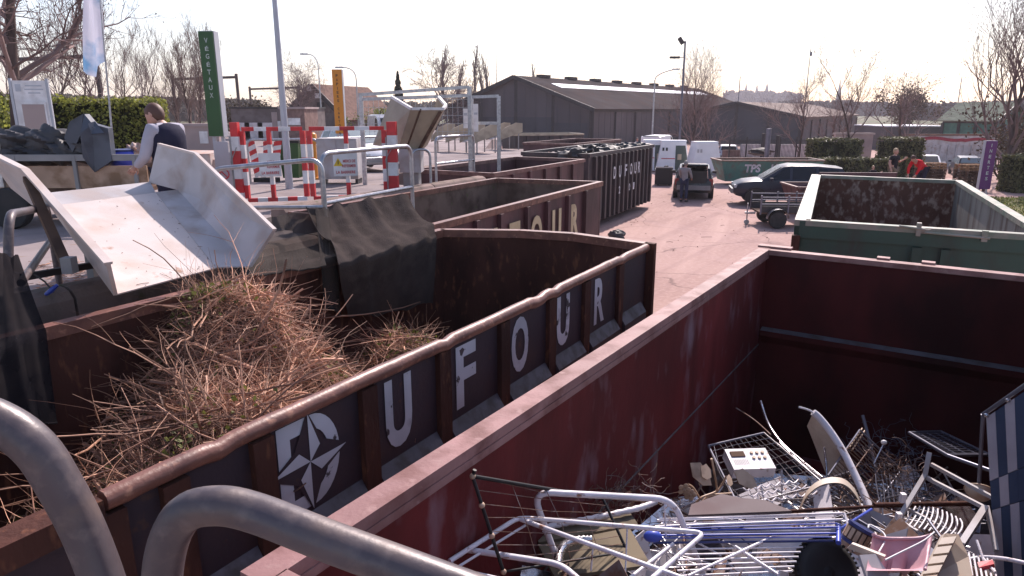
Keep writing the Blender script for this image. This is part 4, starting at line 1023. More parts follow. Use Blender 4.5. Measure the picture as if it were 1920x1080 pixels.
# ------------------------------------------------------------------ loaded trailer on the platform
def wheel(o, c, r, wd, axis='Y', rim='rim_alloy'):
    prof = [(r * .62, -wd / 2), (r * .93, -wd / 2), (r, -wd * .36), (r, wd * .36), (r * .93, wd / 2), (r * .62, wd / 2)]
    t = MB(); t.lathe(c, prof, 22, axis); w_ = t.build('wheel', 'rubber', o, smooth=40)
    k = MB(); k.lathe(c, [(r * .61, -wd * .44), (r * .56, -wd * .5), (r * .18, -wd * .38), (r * .16, wd * .38), (r * .56, wd * .5), (r * .61, wd * .44)], 16, axis); k.build('rim', rim, w_, smooth=40)
    return w_
def crumple(mb, c, size, seed, n=22, amp=.16):
    r = random.Random(seed); ph = [(r.uniform(1, 4), r.uniform(1, 4), r.uniform(0, 6)) for _ in range(7)]
    o = len(mb.v); mb.ball((0, 0, 0), 1, n)
    for i in range(o, len(mb.v)):
        p = mb.v[i]; d = 1.1 + sum(amp * (.6 - 1.5 * abs(math.sin(a * p.x * 1.1 + b * p.z * 1.5 + c_ + p.y * a * .8))) for a, b, c_ in ph) / 2
        mb.v[i] = Vector(c) + V3(p.x * size[0], p.y * size[1], p.z * size[2]) * max(.4, d)
def loaded_trailer():
    q = V3(-6.75, 10.9, 2.2); o = thing('car_trailer', 'open car trailer loaded with dark tarpaulins beside the hedge', 'trailer', q, R(3))
    mb = MB(); mb.box((0, 0, .55), (2.7, 1.3, .06)); mb.build('bed', 'wood_dark', o)
    for y in (-.66, .66):
        mb = MB(); mb.box((0, y, .74), (2.7, .03, .32)); mb.build('side_board', 'wood_pale', o)
        mb = MB(); mb.beam((-1.38, y - .02, 1.02), (1.4, y - .02, 1.02), .06, .09)
        for x in (-1.3, -.5, .35, 1.2): mb.beam((x, y - .035, .5), (x, y - .035, 1.05), .05, .05)
        mb.build('side_rail', 'bumper_grey', o)
    mb = MB(); mb.beam((-.72, -.69, .6), (-.72, -.69, 1.55), .08, .08); mb.build('tall_post', 'galv', o)
    for y in (-.76, .76): wheel(o, (-.62, y, .3), .3, .17)
    mb = MB(); pr = [(.36 * math.cos(a), .3 + .36 * math.sin(a)) for a in [math.pi * i / 8 for i in range(9)]]
    for s_ in (-.78,): mb.grid([[V3(1.0 + x * 1.1, s_ - .1, z - .04) for x, z in pr], [V3(1.0 + x * 1.1, s_ + .1, z - .04) for x, z in pr]])
    mb.build('mudguard', 'rubber', o); wheel(o, (1.0, -.76, .26), .26, .15)
    return o
loaded_trailer()
def tarps():
    mb = MB()
    for k, (px, py, d, s) in enumerate((( 30, 262, 10.7, (.55, .35, .2)), (95, 262, 10.6, (.4, .3, .22)), (125, 285, 10.5, (.3, .25, .25)), (20, 290, 10.6, (.5, .3, .22)), (75, 290, 10.6, (.5, .3, .2)), (165, 280, 10.5, (.35, .28, .22)))):
        crumple(mb, dp(px, py, d), s, 20 + k)
    tag(mb.build('tarpaulin', 'tarp_grey', smooth=35), 'crumpled dark grey tarpaulin heaped on the trailer', 'tarpaulin')
    mb = MB()
    d = 10.3
    mb.plate([dp(124, 258, d), dp(134, 228, d), dp(160, 213, d), dp(155, 252, d), dp(140, 285, d)], .10)
    mb.plate([dp(155, 250, d - .1), dp(163, 214, d), dp(178, 232, d), dp(207, 240, d), dp(214, 300, d), dp(182, 322, d), dp(160, 296, d)], .16)
    mb.plate([dp(165, 232, d - .2), dp(178, 228, d - .1), dp(195, 250, d - .15), dp(172, 252, d - .2)], .03)
    tag(mb.build('folded_sheet', 'tarp_blue'), 'stiff folded blue-grey sheet standing up on the trailer', 'sheet')
    q = dp(236, 322, 10.6); q.z = 2.80; o = thing('plastic_barrel', 'blue plastic barrel standing on the trailer', 'barrel', q, 0, None, 1.15)
    mb = MB(); mb.lathe((0, 0, 0), [(.14, 0), (.165, .03), (.17, .15), (.163, .16), (.163, .26), (.17, .27), (.165, .4), (.14, .43)], 20); mb.build('drum', 'barrel_blue', o, smooth=40)
    mb = MB(); mb.lathe((0, 0, .43), [(.15, 0), (.15, .02), (.12, .025)], 20); mb.build('lid', 'blue_dark', o)
    mb = MB(); crumple(mb, dp(268, 287, 10.7), (.2, .16, .16), 41); crumple(mb, dp(250, 280, 10.9), (.12, .12, .1), 42)
    tag(mb.build('rubble_sack', 'bale', smooth=50), 'pale plastic sack on the trailer under the bending man', 'sack')
tarps()

# ------------------------------------------------------------------ raised chute and far scoops
def raised_chute():
    d = 13.4; q = dp(770, 325, d + .3); o = thing('tipping_chute', 'raised beige tipping chute tilted up with a white rim', 'chute', (q.x, q.y, 2.2))
    P_ = lambda x, y, dd=0: dp(x, y, d + dd)
    a, b, c, e = P_(772, 204), P_(831, 204, .2), P_(788, 282, .5), P_(748, 280, .3)
    mb = MB(); mb.plate([a, b, c, e], .03); mb.build('floor_plate', 'chute_beige', o, world=True)
    l0, l1 = P_(735, 182, .9), P_(700, 272, 1.0)
    mb = MB(); mb.plate([a, l0, l1, e], .03); mb.build('side_wall', 'chute_beige', o, world=True)
    r0, r1 = P_(822, 182, 1.0), P_(836, 198, .8)
    mb = MB(); mb.plate([b, r1, P_(800, 272, .9), c], .03); mb.build('side_wall', 'chute_beige', o, world=True)
    mb = MB(); mb.plate([r1, r0, P_(806, 225, 1.3), P_(812, 235, 1.0)], .02); mb.build('rear_wing', 'chute_beige', o, world=True)
    mb = MB(); mb.plate([l0, P_(742, 184, 1.3), P_(742, 250, 1.3), l1], .02); mb.build('rear_wing', 'chute_beige', o, world=True)
    mb = MB()
    for u, v in ((l0, a), (a, b), (b, r1), (r1, r0)): mb.beam(u, v, .05, .05)
    mb.build('edge_trim', 'sign_white', o, world=True)
    mb = MB(); mb.beam(a + V3(-.02, -.03, 0) + (b - a) * .32, e + (c - e) * .34 + V3(0, -.03, 0), .03, .03); mb.beam(b + V3(-.05, -.04, -.05), c + V3(-.03, -.04, 0), .05, .05); mb.build('stiffener', 'wood_dark', o, world=True)
    mb = MB(); mb.box(P_(772, 300, .5), (.42, .5, .45)); mb.build('base', 'chute_grey', o, world=True)
    z = dp(772, 300, d + .5); mb = MB(); mb.box((z.x, z.y, (2.2 + z.z - .23) / 2), (.3, .4, z.z - .23 - 2.2)); mb.build('pedestal', 'bumper_grey', o, world=True)
raised_chute()
def scoop(label, loc, rz):
    o = thing('tipping_chute', label, 'chute', loc, rz, 'white tipping chutes farther along the platform')
    mb = MB(); mb.plate([(-.6, -.7, .55), (.6, -.7, .55), (.6, .7, .95), (-.6, .7, .95)], .03); mb.build('floor_plate', 'chute_white', o)
    for s_ in (-1, 1):
        prof = [(-.8, .5), (-.8, .75), (-.35, 1.2), (.35, 1.45), (.75, 1.42), (.75, .95)]
        mb = MB(); mb.plate([(s_ * .66, y, z) for y, z in prof], .03); mb.build('side_wall', 'chute_beige', o)
    for x, y in ((-.5, -.5), (.5, -.5), (-.5, .6), (.5, .6)):
        mb = MB(); mb.beam((x, y, 0), (x, y, .58 + (.36 if y > 0 else 0) - .02), .05, .05); mb.build('leg', 'bumper_grey', o)
    return o
for px, py, d, lb, a in ((846, 278, 37, 'beige chute scoop just right of the raised chute', 50), (900, 279, 36, 'white chute scoop between the two tall frame posts', 55), (946, 276, 39, 'white chute scoop nearest the big shed', 60)):
    q = dp(px, py, d); scoop(lb, (q.x, q.y, zq(d)), R(-a))
def tall_frame(label, pts, d, beams, mesh=None):
    q = dp(pts[0][0], 300, d); o = thing('steel_gantry', label, 'frame', (q.x, q.y, zq(d)))
    for x, y in pts:
        t = dp(x, y, d); mb = MB(); mb.beam((t.x, t.y, zq(d)), t, .09, .09); mb.build('post', 'galv', o, world=True)
    for (x0, y0), (x1, y1) in beams:
        mb = MB(); mb.beam(dp(x0, y0, d), dp(x1, y1, d), .05, .07); mb.build('beam', 'galv', o, world=True)
    return o
tall_frame('tall galvanised frame standing behind the raised chute', [(676, 176), (880, 162)], 16.5, [((672, 178), (880, 163)), ((680, 186), (880, 179))])
tall_frame('smaller galvanised frame in front of the big shed wall', [(884, 182), (935, 180)], 17.5, [((884, 182), (935, 180)), ((890, 231), (935, 231))])
def fence_sheet(px0, px1, py0, py1, d, label, step=.12):
    a, b = dp(px0, py0, d), dp(px1, py0, d); z0 = dp(px0, py1, d).z
    o = thing('mesh_panel', label, 'fence', (a.x, a.y, z0)); mb = MB(); n = int((b.x - a.x) / step)
    for i in range(n + 1): x = a.x + (b.x - a.x) * i / n; mb.beam((x, d, z0), (x, d, a.z), .008, .008)
    for i in range(6): z = z0 + (a.z - z0) * i / 5; mb.beam((a.x, d + .006, z), (b.x, d + .006, z), .008, .008)
    mb.build('wire_grid', 'galv', o, world=True)
fence_sheet(680, 878, 186, 262, 16.55, 'see-through wire panel hung in the tall galvanised frame')
for px, py, wd, ht, d, lb in ((873, 222, .3, .45, 16.9, 'white notice sheet on the left frame post'), (892, 221, .3, .65, 17.2, 'white notice sheet beside the second frame post')):
    q = dp(px, py, d); mb = MB(); mb.box((0, 0, 0), (wd * .4, .02, ht)); mb.cur = 1; mb.box((0, -.012, .1), (wd * .28, .004, .05)); o = mb.build('notice_sheet', ['sign_white', 'sign_grey']); o.location = q; tag(o, lb, 'sign')
# things standing behind the gate
def cabinet():
    q = dp(640, 330, 17); o = thing('steel_cabinet', 'white steel cabinet behind the right gate leaf', 'cabinet', (q.x, q.y, zq(17)))
    mb = MB(); mb.box((0, 0, .6), (.95, .6, .95)); mb.build('body', 'chute_grey', o)
    for x in (-.235, .235):
        mb = MB(); mb.box((x, -.31, .6), (.44, .02, .86)); dr = mb.build('door', 'chute_grey', o); mb = MB(); mb.box((x * .25, -.33, .6), (.02, .02, .14)); mb.build('handle', 'dark_trim', dr)
    for x in (-.42, .42):
        mb = MB(); mb.box((x, 0, .06), (.06, .5, .125)); mb.build('leg', 'dark_trim', o)
cabinet()
for i, (px, py, a) in enumerate(((484, 300, -8), (498, 300, 4), (510, 298, 10))):
    q = dp(px, py, 17.5); o = thing('striped_board', 'red and white striped road board leaning behind the left gate leaf', 'road sign', (q.x, q.y, zq(17.5)), R(20), 'striped road boards behind the gate')
    mb = MB(); T = Matrix.Rotation(R(a), 3, 'Y')
    for k in range(8): mb.cur = k % 2; mb.plate([T @ V3(-.09, 0, .1 + k * .11), T @ V3(.09, 0, .16 + k * .11), T @ V3(.09, 0, .27 + k * .11), T @ V3(-.09, 0, .21 + k * .11)], .02)
    mb.build('board', ['sign_white', 'sign_red'], o)
    mb = MB(); mb.box((0, 0, .05), (.3, .2, .1)); mb.build('base', 'rubber', o)
def bin_():
    q = dp(548, 300, 18); o = thing('wheeled_bin', 'dark green wheeled bin behind the left gate leaf', 'bin', (q.x, q.y, zq(18)))
    mb = MB(); mb.hexa([(-.2, -.22, .08), (.2, -.22, .08), (.2, .22, .08), (-.2, .22, .08)], [(-.26, -.28, .95), (.26, -.28, .95), (.26, .28, .95), (-.26, .28, .95)]); mb.build('tub', 'sign_green', o)
    mb = MB(); mb.box((0, 0, .985), (.58, .62, .06)); mb.build('lid', 'black', o)
    for x in (-.24, .24): wheel(o, (x, .2, .09), .09, .05, 'X')
bin_()
def orange_cone():
    q = dp(588, 300, 18.5); o = thing('traffic_bollard', 'orange topped bollard between the two gate leaves', 'bollard', (q.x, q.y, zq(18.5)))
    mb = MB(); mb.lathe((0, 0, 0), [(.16, 0), (.16, .05), (.1, .06), (.09, .9), (.12, .92), (.12, 1.15), (.06, 1.2)], 14); mb.build('post', 'sign_orange', o, smooth=50)
orange_cone()
for i, (px, py, s, lb) in enumerate(((372, 275, (.38, .4, .42), 'shrink-wrapped pale bale right of the bending man'), (392, 284, (.28, .3, .36), 'smaller shrink-wrapped bale at the foot of the green column sign'))):
    q = dp(px, py, 15); mb = MB(); mb.box((0, 0, 0), (s[0] * 2, s[1] * 2, s[2] * 2)); mb2 = mb; rb = random.Random(60 + i); mb2.v = [p + V3(rb.uniform(-.05, .05), rb.uniform(-.05, .05), rb.uniform(-.05, .03)) for p in mb2.v]
    o = mb2.build('wrapped_bale', 'bale'); o.location = (q.x, q.y, 2.2 + s[2]); tag(o, lb, 'bale')
# debris by the corner of the branch container
mb = MB(); q = at(1156, 443, 0.12); crumple(mb, (0, 0, .1), (.3, .22, .2), 71, 12, .2); o = mb.build('refuse_bag', 'tarp_grey', smooth=30); o.location = (q.x, q.y, .05); tag(o, 'crumpled dark refuse bag on the yard between containers', 'bag')

# ------------------------------------------------------------------ scrap metal in the red container
def inside(x, y): return -2.06 + .662 * y + .12 < x < -2.06 + .662 * y + 2.7 and y - (-.64 * (x - 2.6) + 6.9) < 0
def sz(y): return max(.55, 1.78 - .34 * (y - 2.4))
def scrap_base():
    r = random.Random(21); mb = MB()
    g = []
    for i in range(26):
        row = []
        for j in range(15):
            y0 = 1.75 + i * .185; s = (j / 14) * 2.22 + .08
            p = Vector(AR) + (Vector(BR) - Vector(AR)) * ((i + .3) / 26) + nr * s
            row.append(V3(p.x, p.y, sz(p.y) - .28 + r.uniform(-.09, .09)))
        g.append(row)
    mb.grid(g); tag(mb.build('scrap_heap', 'black_steel'), 'dark jumble of scrap at the bottom of the red container', 'scrap metal', kind='stuff')
    mbs = {m: MB() for m in ('rusty_wire', 'chrome', 'white_enamel', 'slate_tube', 'beige_metal')}
    for i in range(900):
        y = r.uniform(2.0, 5.6); x = r.uniform(-2.06 + .662 * y + .2, -2.06 + .662 * y + 2.4)
        if not inside(x, y): continue
        if (V3(x, y, 0) - stand(dp(1549, 1074, 3.02), 0)).length < .5 or (V3(x, y, 0) - stand(at(1700, 1040, 1.85), 0)).length < .3: continue
        p = V3(x, y, sz(y) + r.uniform(-.22, .03)); d = V3(r.gauss(0, 1), r.gauss(0, 1), r.gauss(0, .22)).normalized(); L = r.uniform(.15, .75)
        a, b = p - d * L / 2, p + d * L / 2
        if not (inside(a.x, a.y) and inside(b.x, b.y)): continue
        m = r.choice(['rusty_wire'] * 4 + ['chrome'] * 4 + ['white_enamel'] * 5 + ['slate_tube'] * 2 + ['beige_metal'])
        if r.random() < .85: mbs[m].tube([a, p + V3(r.gauss(0, .03), r.gauss(0, .03), r.gauss(0, .02)), b], r.choice((.003, .004, .006, .009)), 6)
        else:
            e = d.orthogonal().normalized() * r.uniform(.03, .1); mbs[m].plate([a - e, b - e, b + e, a + e], .006)
    names = {'rusty_wire': 'rusty wires and rods', 'chrome': 'shiny rods and tubes', 'white_enamel': 'white enamelled rods and bits', 'slate_tube': 'dark grey tubes and strips', 'beige_metal': 'beige metal bits'}
    for m, b in mbs.items(): tag(b.build('loose_scrap', m, smooth=50), names[m] + ' lying loose all over the scrap heap', 'scrap metal', kind='stuff')
scrap_base()
def junk(name, label, cat, pts_list, m, r, group=None, parts=None, smooth=60, n=8):
    """tubes of one thing: every polyline is one piece of its frame"""
    c = pts_list[0][0]; o = thing(name, label, cat, c, 0, group)
    for i, pl in enumerate(pts_list):
        mb = MB(); rr_ = r[i] if isinstance(r, list) else r; mb.tube(pl, rr_, n); mb.build(parts[i] if parts else 'tube', m[i] if isinstance(m, list) else m, o, world=True, smooth=smooth)
    return o
def Q(z, *pp): return [at(x, y, z) for x, y in pp]
def wires(mb, q, nu, nv, r, jit=0.0, seed=1):    # grid of wires over a quad q = four corners
    rn = random.Random(seed); a, b, c, d = q
    J = lambda: V3(rn.gauss(0, jit), rn.gauss(0, jit), rn.gauss(0, jit))
    for i in range(nu + 1): t = i / nu; mb.tube([a + (b - a) * t, (a + (b - a) * t + d + (c - d) * t) / 2 + J(), d + (c - d) * t], r, 5, cap=False)
    for i in range(nv + 1): t = i / nv; mb.tube([a + (d - a) * t, (a + (d - a) * t + b + (c - b) * t) / 2 + J(), b + (c - b) * t], r, 5, cap=False)

# white folding rack in the foreground
hp_ = [dp(1047, 1056, 2.98), dp(998, 922, 3.0), dp(1262, 936, 3.12), dp(1322, 1085, 3.05)]
o = junk('laundry_rack', 'white enamelled laundry rack with a tall hoop in the scrap foreground', 'rack',
         [rounded(hp_, .1, 6), rounded(Q(2.03, (843, 1052), (972, 970), (1322, 999), (1222, 1085)), .05, 4), Q(2.03, (972, 972), (1282, 1085)), rounded(Q(2.0, (856, 1085), (832, 1024), (1052, 1058), (1100, 1100)), .06, 5),
          Q(2.0, (860, 1062), (985, 985)), Q(2.0, (847, 1064), (940, 1085)), [dp(1176, 990, 3.0), dp(1172, 1085, 2.85)], [dp(1112, 1020, 2.9), dp(1108, 1070, 2.85)], [dp(1246, 945, 3.1), dp(1252, 1085, 3.0)], Q(1.98, (1262, 1020), (1180, 1085))],
         'white_enamel', [.0165, .011, .011, .0135, .006, .006, .004, .004, .004, .009], parts=['hoop', 'frame', 'brace', 'hoop', 'brace', 'brace', 'rod', 'rod', 'rod', 'brace'])
# black wire airer leaning on the left wall
a, b, c, d = dp(886, 893, 2.66), dp(1130, 934, 3.35), dp(1176, 1034, 3.15), dp(944, 1072, 2.6)
o = junk('clothes_airer', 'black clothes airer with thin wires against the red wall', 'airer', [[a + V3(.01, 0, .03), a, b], [a, d], [b, c], [d, c]], ['black'] * 4, [.009, .008, .008, .006], parts=['top_bar', 'leg', 'leg', 'bottom_bar'])
mb = MB(); wires(mb, [a, b, c, d], 4, 7, .0018, .01, 3); mb.build('wire_grid', 'rusty_wire', o, world=True)
for p in (a, a + (d - a) * .3, a + (d - a) * .62, d): mb = MB(); mb.ball(p, .014, 5); mb.build('joint', 'beige_metal', o, world=True, smooth=180)
def tangle(label, c, size, k, m, rad, seed, name='wire_tangle', L=.16):
    r = random.Random(seed); mb = MB()
    for i in range(k):
        p = Vector(c) + V3(r.gauss(0, size[0]), r.gauss(0, size[1]), r.gauss(0, size[2])); d = V3(r.gauss(0, 1), r.gauss(0, 1), r.gauss(0, .6)).normalized(); pts = [p]
        for q in range(6): d = (d + V3(r.gauss(0, .5), r.gauss(0, .5), r.gauss(0, .4))).normalized(); p = p + d * L / 4; pts.append(p)
        mb.tube(pts, rad, 4, cap=False)
    o = mb.build(name, m); return tag(o, label, 'wire')
tangle('tangle of rusty chicken wire behind the white rack hoop', dp(1165, 930, 3.75), (.14, .1, .035), 120, 'rusty_wire', .0022, 31, L=.12)
tangle('dry weed and wire tangle between the shelf grids', dp(1690, 885, 4.9), (.09, .1, .045), 70, 'rusty_wire', .0024, 32, L=.13)
tangle('dark wire mesh ball in the shadow by the far wall', dp(1668, 850, 5.6), (.2, .12, .09), 70, 'slate_tube', .0022, 33, L=.2)
# ribbed hoses and boards under the rack
def hose(label, pts, r, m, ribs=True):
    pts = smooth_pts(pts, 10); k = len(pts); mb = MB(); mb.tube(pts, [r * (1.12 if i % 2 else .9) if ribs else r for i in range(k)], 10)
    return tag(mb.build('ribbed_hose', m, smooth=180), label, 'hose')
hose('long pale ribbed hose lying behind the white rack', Q(1.72, (965, 1010), (1040, 985), (1110, 972), (1200, 952), (1230, 940)), .017, 'white_enamel')
hose('grey ribbed hose curling under the white rack', Q(1.80, (1046, 1060), (1052, 1030), (1075, 1014), (1110, 1012)), .022, 'chrome')
for q, lb in (([(1000, 990), (1180, 962), (1196, 985), (1010, 1020)], 'weathered plank lying under the pale hose'), ([(1010, 1026), (1180, 992), (1220, 1062), (1040, 1085)], 'wide yellowish board under the white rack')):
    mb = MB(); mb.plate(Q(1.68, *q), .02); tag(mb.build('plank', 'wood_grey'), lb, 'board')
# beige metal flower lamp
def flower_lamp():
    d0 = 3.9; c = dp(1330, 930, d0); o = thing('flower_lamp', 'beige metal lamp of leaves and flowers beside the white radio', 'lamp', c)
    for pl in ([(1298, 962), (1312, 935), (1345, 920), (1362, 893)], [(1312, 935), (1300, 915), (1290, 908)], [(1345, 920), (1340, 890), (1334, 860)], [(1310, 950), (1330, 930), (1372, 925)]):
        mb = MB(); mb.tube(smooth_pts([dp(x, y, d0 + (x - 1300) * .002) for x, y in pl]), .007, 7); mb.build('stem', 'beige_metal', o, world=True, smooth=60)
    for (x0, y0), (x1, y1), wd in (((1294, 868), (1334, 910), 13), ((1314, 876), (1334, 895), 11), ((1376, 884), (1420, 912), 12), ((1362, 895), (1374, 908), 9)):
        a, b = dp(x0, y0, d0), dp(x1, y1, d0 - .05); s = V3(-(b - a).z, .8 * (b - a).length, (b - a).x).normalized() * wd * .0042
        mb = MB(); mb.plate([a, a + (b - a) * .3 + s, a + (b - a) * .75 + s * .8, b, a + (b - a) * .75 - s * .8, a + (b - a) * .3 - s], .006); mb.build('leaf', 'beige_metal', o, world=True)
    for cx, cy in ((1283, 918), (1294, 928), (1312, 958), (1330, 962), (1345, 948), (1328, 978)):
        mb = MB(); q = dp(cx, cy, d0 - .15)
        for k in range(5):
            a = k * 1.257; mb.ball(q + V3(.024 * math.cos(a), 0, .024 * math.sin(a)), .017, 5, (1, .35, 1))
        mb.ball(q, .012, 5); mb.build('flower', 'beige_metal', o, world=True, smooth=180)
flower_lamp()
def radio():
    c = at(1404, 868, 1.47); o = thing('radio', 'white portable radio lying on the wire bed base', 'radio', c, R(4))
    T = Matrix.Rotation(R(16), 3, 'X')
    mb = MB(); mb.box((0, 0, 0), (.30, .20, .085), M=T); mb.build('case', 'white_enamel', o)
    mb = MB(); mb.box(T @ V3(-.075, .045, .045), (.1, .05, .008), M=T); mb.build('display', 'wood_dark', o)
    mb = MB()
    for i in range(3):
        for j in range(2): mb.lathe(T @ V3(.03 + .04 * i, .055 - .05 * j, .042), [(.012, 0), (.012, .01)], 8, M=T)
    mb.build('button', 'beige_metal', o)
    mb = MB()
    for i in range(9): mb.box(T @ V3(-.12 + .012 * i, -.03, .043), (.004, .05, .003), M=T)
    mb.build('speaker_grille', 'bumper_grey', o)
radio()
# wire bed base
q = [at(1328, 836, 1.40), at(1432, 812, 1.34), at(1545, 908, 1.40), at(1385, 950, 1.45)]
o = junk('bed_base', 'grey wire bed base under the white radio', 'bed base', [[q[0], q[1]], [q[1], q[2]], [q[2], q[3]], [q[3], q[0]]], ['slate_tube', 'chrome', 'chrome', 'slate_tube'], .010, parts=['frame_bar'] * 4)
mb = MB(); wires(mb, q, 11, 9, .0028, .02, 5); mb.build('spring_grid', 'chrome', o, world=True)
mb = MB()
for a, b in (((1393, 918), (1497, 902)), ((1418, 942), (1532, 924)), ((1404, 930), (1512, 912))): mb.tube(smooth_pts([at(a[0] + (b[0] - a[0]) * t / 12, a[1] + (b[1] - a[1]) * t / 12 + (3 if t % 2 else -3), 1.5) for t in range(13)], 3), .005, 5)
mb.build('coil_bar', 'white_enamel', o, world=True)
# bent chrome tubes
junk('bent_tubes', 'pair of bent shiny tubes sticking up before the dark far wall', 'tube', [smooth_pts([dp(1426, 752, 5.5), dp(1441, 795, 5.3), dp(1470, 835, 5.0), dp(1542, 896, 4.5)]), smooth_pts([dp(1462, 830, 5.0), dp(1490, 858, 4.8), dp(1538, 902, 4.45)])], 'chrome', [.011, .009])
junk('thin_rod', 'thin dark curved rod near the left wall of the red container', 'rod', [smooth_pts([dp(1380, 765, 5.6), dp(1415, 788, 5.4), dp(1445, 815, 5.1)])], 'rusty_wire', .006)
def white_lounger():
    o = thing('sun_lounger', 'white curved sun lounger frame standing on end in the scrap', 'lounger', dp(1630, 952, 4.4))
    e = smooth_pts([dp(1498, 763, 5.0), dp(1531, 778, 5.0), dp(1573, 833, 4.85), dp(1610, 905, 4.6), dp(1632, 955, 4.4)], 6)
    i_ = smooth_pts([dp(1502, 775, 5.1), dp(1516, 806, 5.1), dp(1538, 862, 5.0), dp(1558, 912, 4.8), dp(1572, 955, 4.6)], 6)
    mb = MB(); mb.tube(e[5:], .028, 8); mb.build('side_rail', 'white_enamel', o, world=True, smooth=60)
    mb = MB(); mb.tube(e[:7], [.008] * 7, 8); mb.build('end_tip', 'white_enamel', o, world=True, smooth=60)
    mb = MB(); mb.grid([e[5:17], i_[5:17]]); mb.build('back_panel', 'cream_panel', o, world=True, smooth=180)
    mb = MB()
    for k in range(16, len(e), 1): mb.tube([e[k], i_[k]], .005, 5)
    for t in (.25, .5, .75): mb.tube([e[k] * (1 - t) + i_[k] * t for k in range(15, len(e))], .004, 5)
    mb.build('wire_grid', 'chrome', o, world=True)
    mb = MB(); mb.tube(smooth_pts([dp(1545, 838, 4.8), dp(1549, 870, 4.75), dp(1552, 920, 4.6)]), .009, 7); mb.build('leg', 'chrome', o, world=True, smooth=60)
white_lounger()
q = [dp(1552, 892, 4.6), dp(1612, 806, 5.1), dp(1690, 882, 5.0), dp(1628, 965, 4.5)]
o = thing('shelf_grid', 'rusty shelf grid leaning behind the white lounger', 'grid', q[3])
mb = MB(); wires(mb, q, 16, 3, .005, .004, 7); mb.build('wire_grid', 'rusty_wire', o, world=True)
mb = MB()
for k in range(4): mb.tube([q[k], q[(k + 1) % 4]], .008, 7)
mb.build('frame_bar', 'slate_tube', o, world=True)
q = [dp(1640, 870, 5.0), dp(1715, 862, 5.3), dp(1730, 935, 4.6), dp(1650, 950, 4.4)]
o = thing('wire_basket', 'grey wire basket side lying beside the rusty shelf grid', 'basket', q[3]); mb = MB(); wires(mb, q, 9, 7, .0035, .01, 9); mb.build('wire_grid', 'slate_tube', o, world=True)
# pale hoop, beige panel
def strip(name, label, cat, pts, wdv, m, th=.01):
    pts = smooth_pts(pts, 6); mb = MB(); w_ = Vector(wdv); a = [p - w_ / 2 for p in pts]; b = [p + w_ / 2 for p in pts]
    mb.grid([a, b]); mb.grid([[p + V3(0, 0, -th) for p in b], [p + V3(0, 0, -th) for p in a]]); return tag(mb.build(name, m, smooth=180), label, cat)
strip('arched_strip', 'pale arched plastic strip over the wire baskets', 'strip', [dp(1497, 962, 3.9), dp(1513, 925, 3.95), dp(1543, 903, 4.0), dp(1580, 902, 4.0), dp(1605, 925, 3.95), dp(1618, 960, 3.9)], (.03, .07, .0), 'cream_panel')
mb = MB(); mb.plate(Q(1.66, (1352, 930), (1392, 938), (1432, 941), (1484, 962), (1290, 970), (1296, 950)), .03); tag(mb.build('sheet_metal', 'sheet_dark'), 'beige grey bent sheet panel under the flower lamp', 'sheet metal')
# blue and white folded parasol drier
o = junk('rotary_drier', 'folded rotary clothes drier with blue and white lines', 'drier',
         [Q(1.86, (1232, 976), (1584, 962)), Q(1.85, (1228, 987), (1580, 974)), Q(1.84, (1222, 996), (1572, 988)), Q(1.83, (1220, 1004), (1568, 1000)), Q(1.80, (1290, 1004), (1575, 996)), Q(1.80, (1224, 1018), (1562, 1014)), Q(1.84, (1240, 982), (1500, 980)), Q(1.85, (1230, 992), (1570, 981)), Q(1.82, (1232, 1009), (1560, 1007)),
          [at(1575, 992, 1.82), at(1634, 955, 1.7)], [at(1583, 962, 1.88), at(1590, 985, 1.85), at(1586, 1010, 1.82)], Q(1.82, (1572, 985), (1572, 1018))],
         ['white_enamel', 'white_enamel', 'blue_plastic', 'blue_plastic', 'chute_grey', 'blue_dark', 'chrome', 'blue_plastic', 'blue_plastic', 'blue_plastic', 'white_enamel', 'blue_plastic'], [.007, .006, .004, .005, .022, .006, .004, .003, .003, .008, .007, .013],
         parts=['arm', 'arm', 'line', 'line', 'centre_tube', 'arm', 'line', 'line', 'line', 'arm', 'clip', 'hub'])
mb = MB(); mb.ball(at(1224, 1006, 1.83), .03, 7, (1.6, 1, 1)); mb.build('end_cap', 'blue_plastic', o, world=True, smooth=180)
mb = MB()
for k in range(9): mb.tube(Q(1.87 - .008 * k, (1236 + 3 * k, 972 + 4.6 * k), (1570 - 2 * k, 962 + 5.2 * k)), .0022, 5)
mb.build('thin_lines', 'white_enamel', o, world=True)
o = junk('wire_rack', 'white wire rack of parallel rods beside the tyre', 'rack', [Q(1.78, (1270, 1030 + 10 * k), (1505 - 4 * k, 1026 + 9.0 * k)) for k in range(6)] + [Q(1.79, (1378, 1024), (1475, 1088)), Q(1.80, (1290, 1080), (1462, 1000))], ['white_enamel'] * 8, [.0045] * 6 + [.007, .007], parts=['rod'] * 6 + ['cross_bar'] * 2)
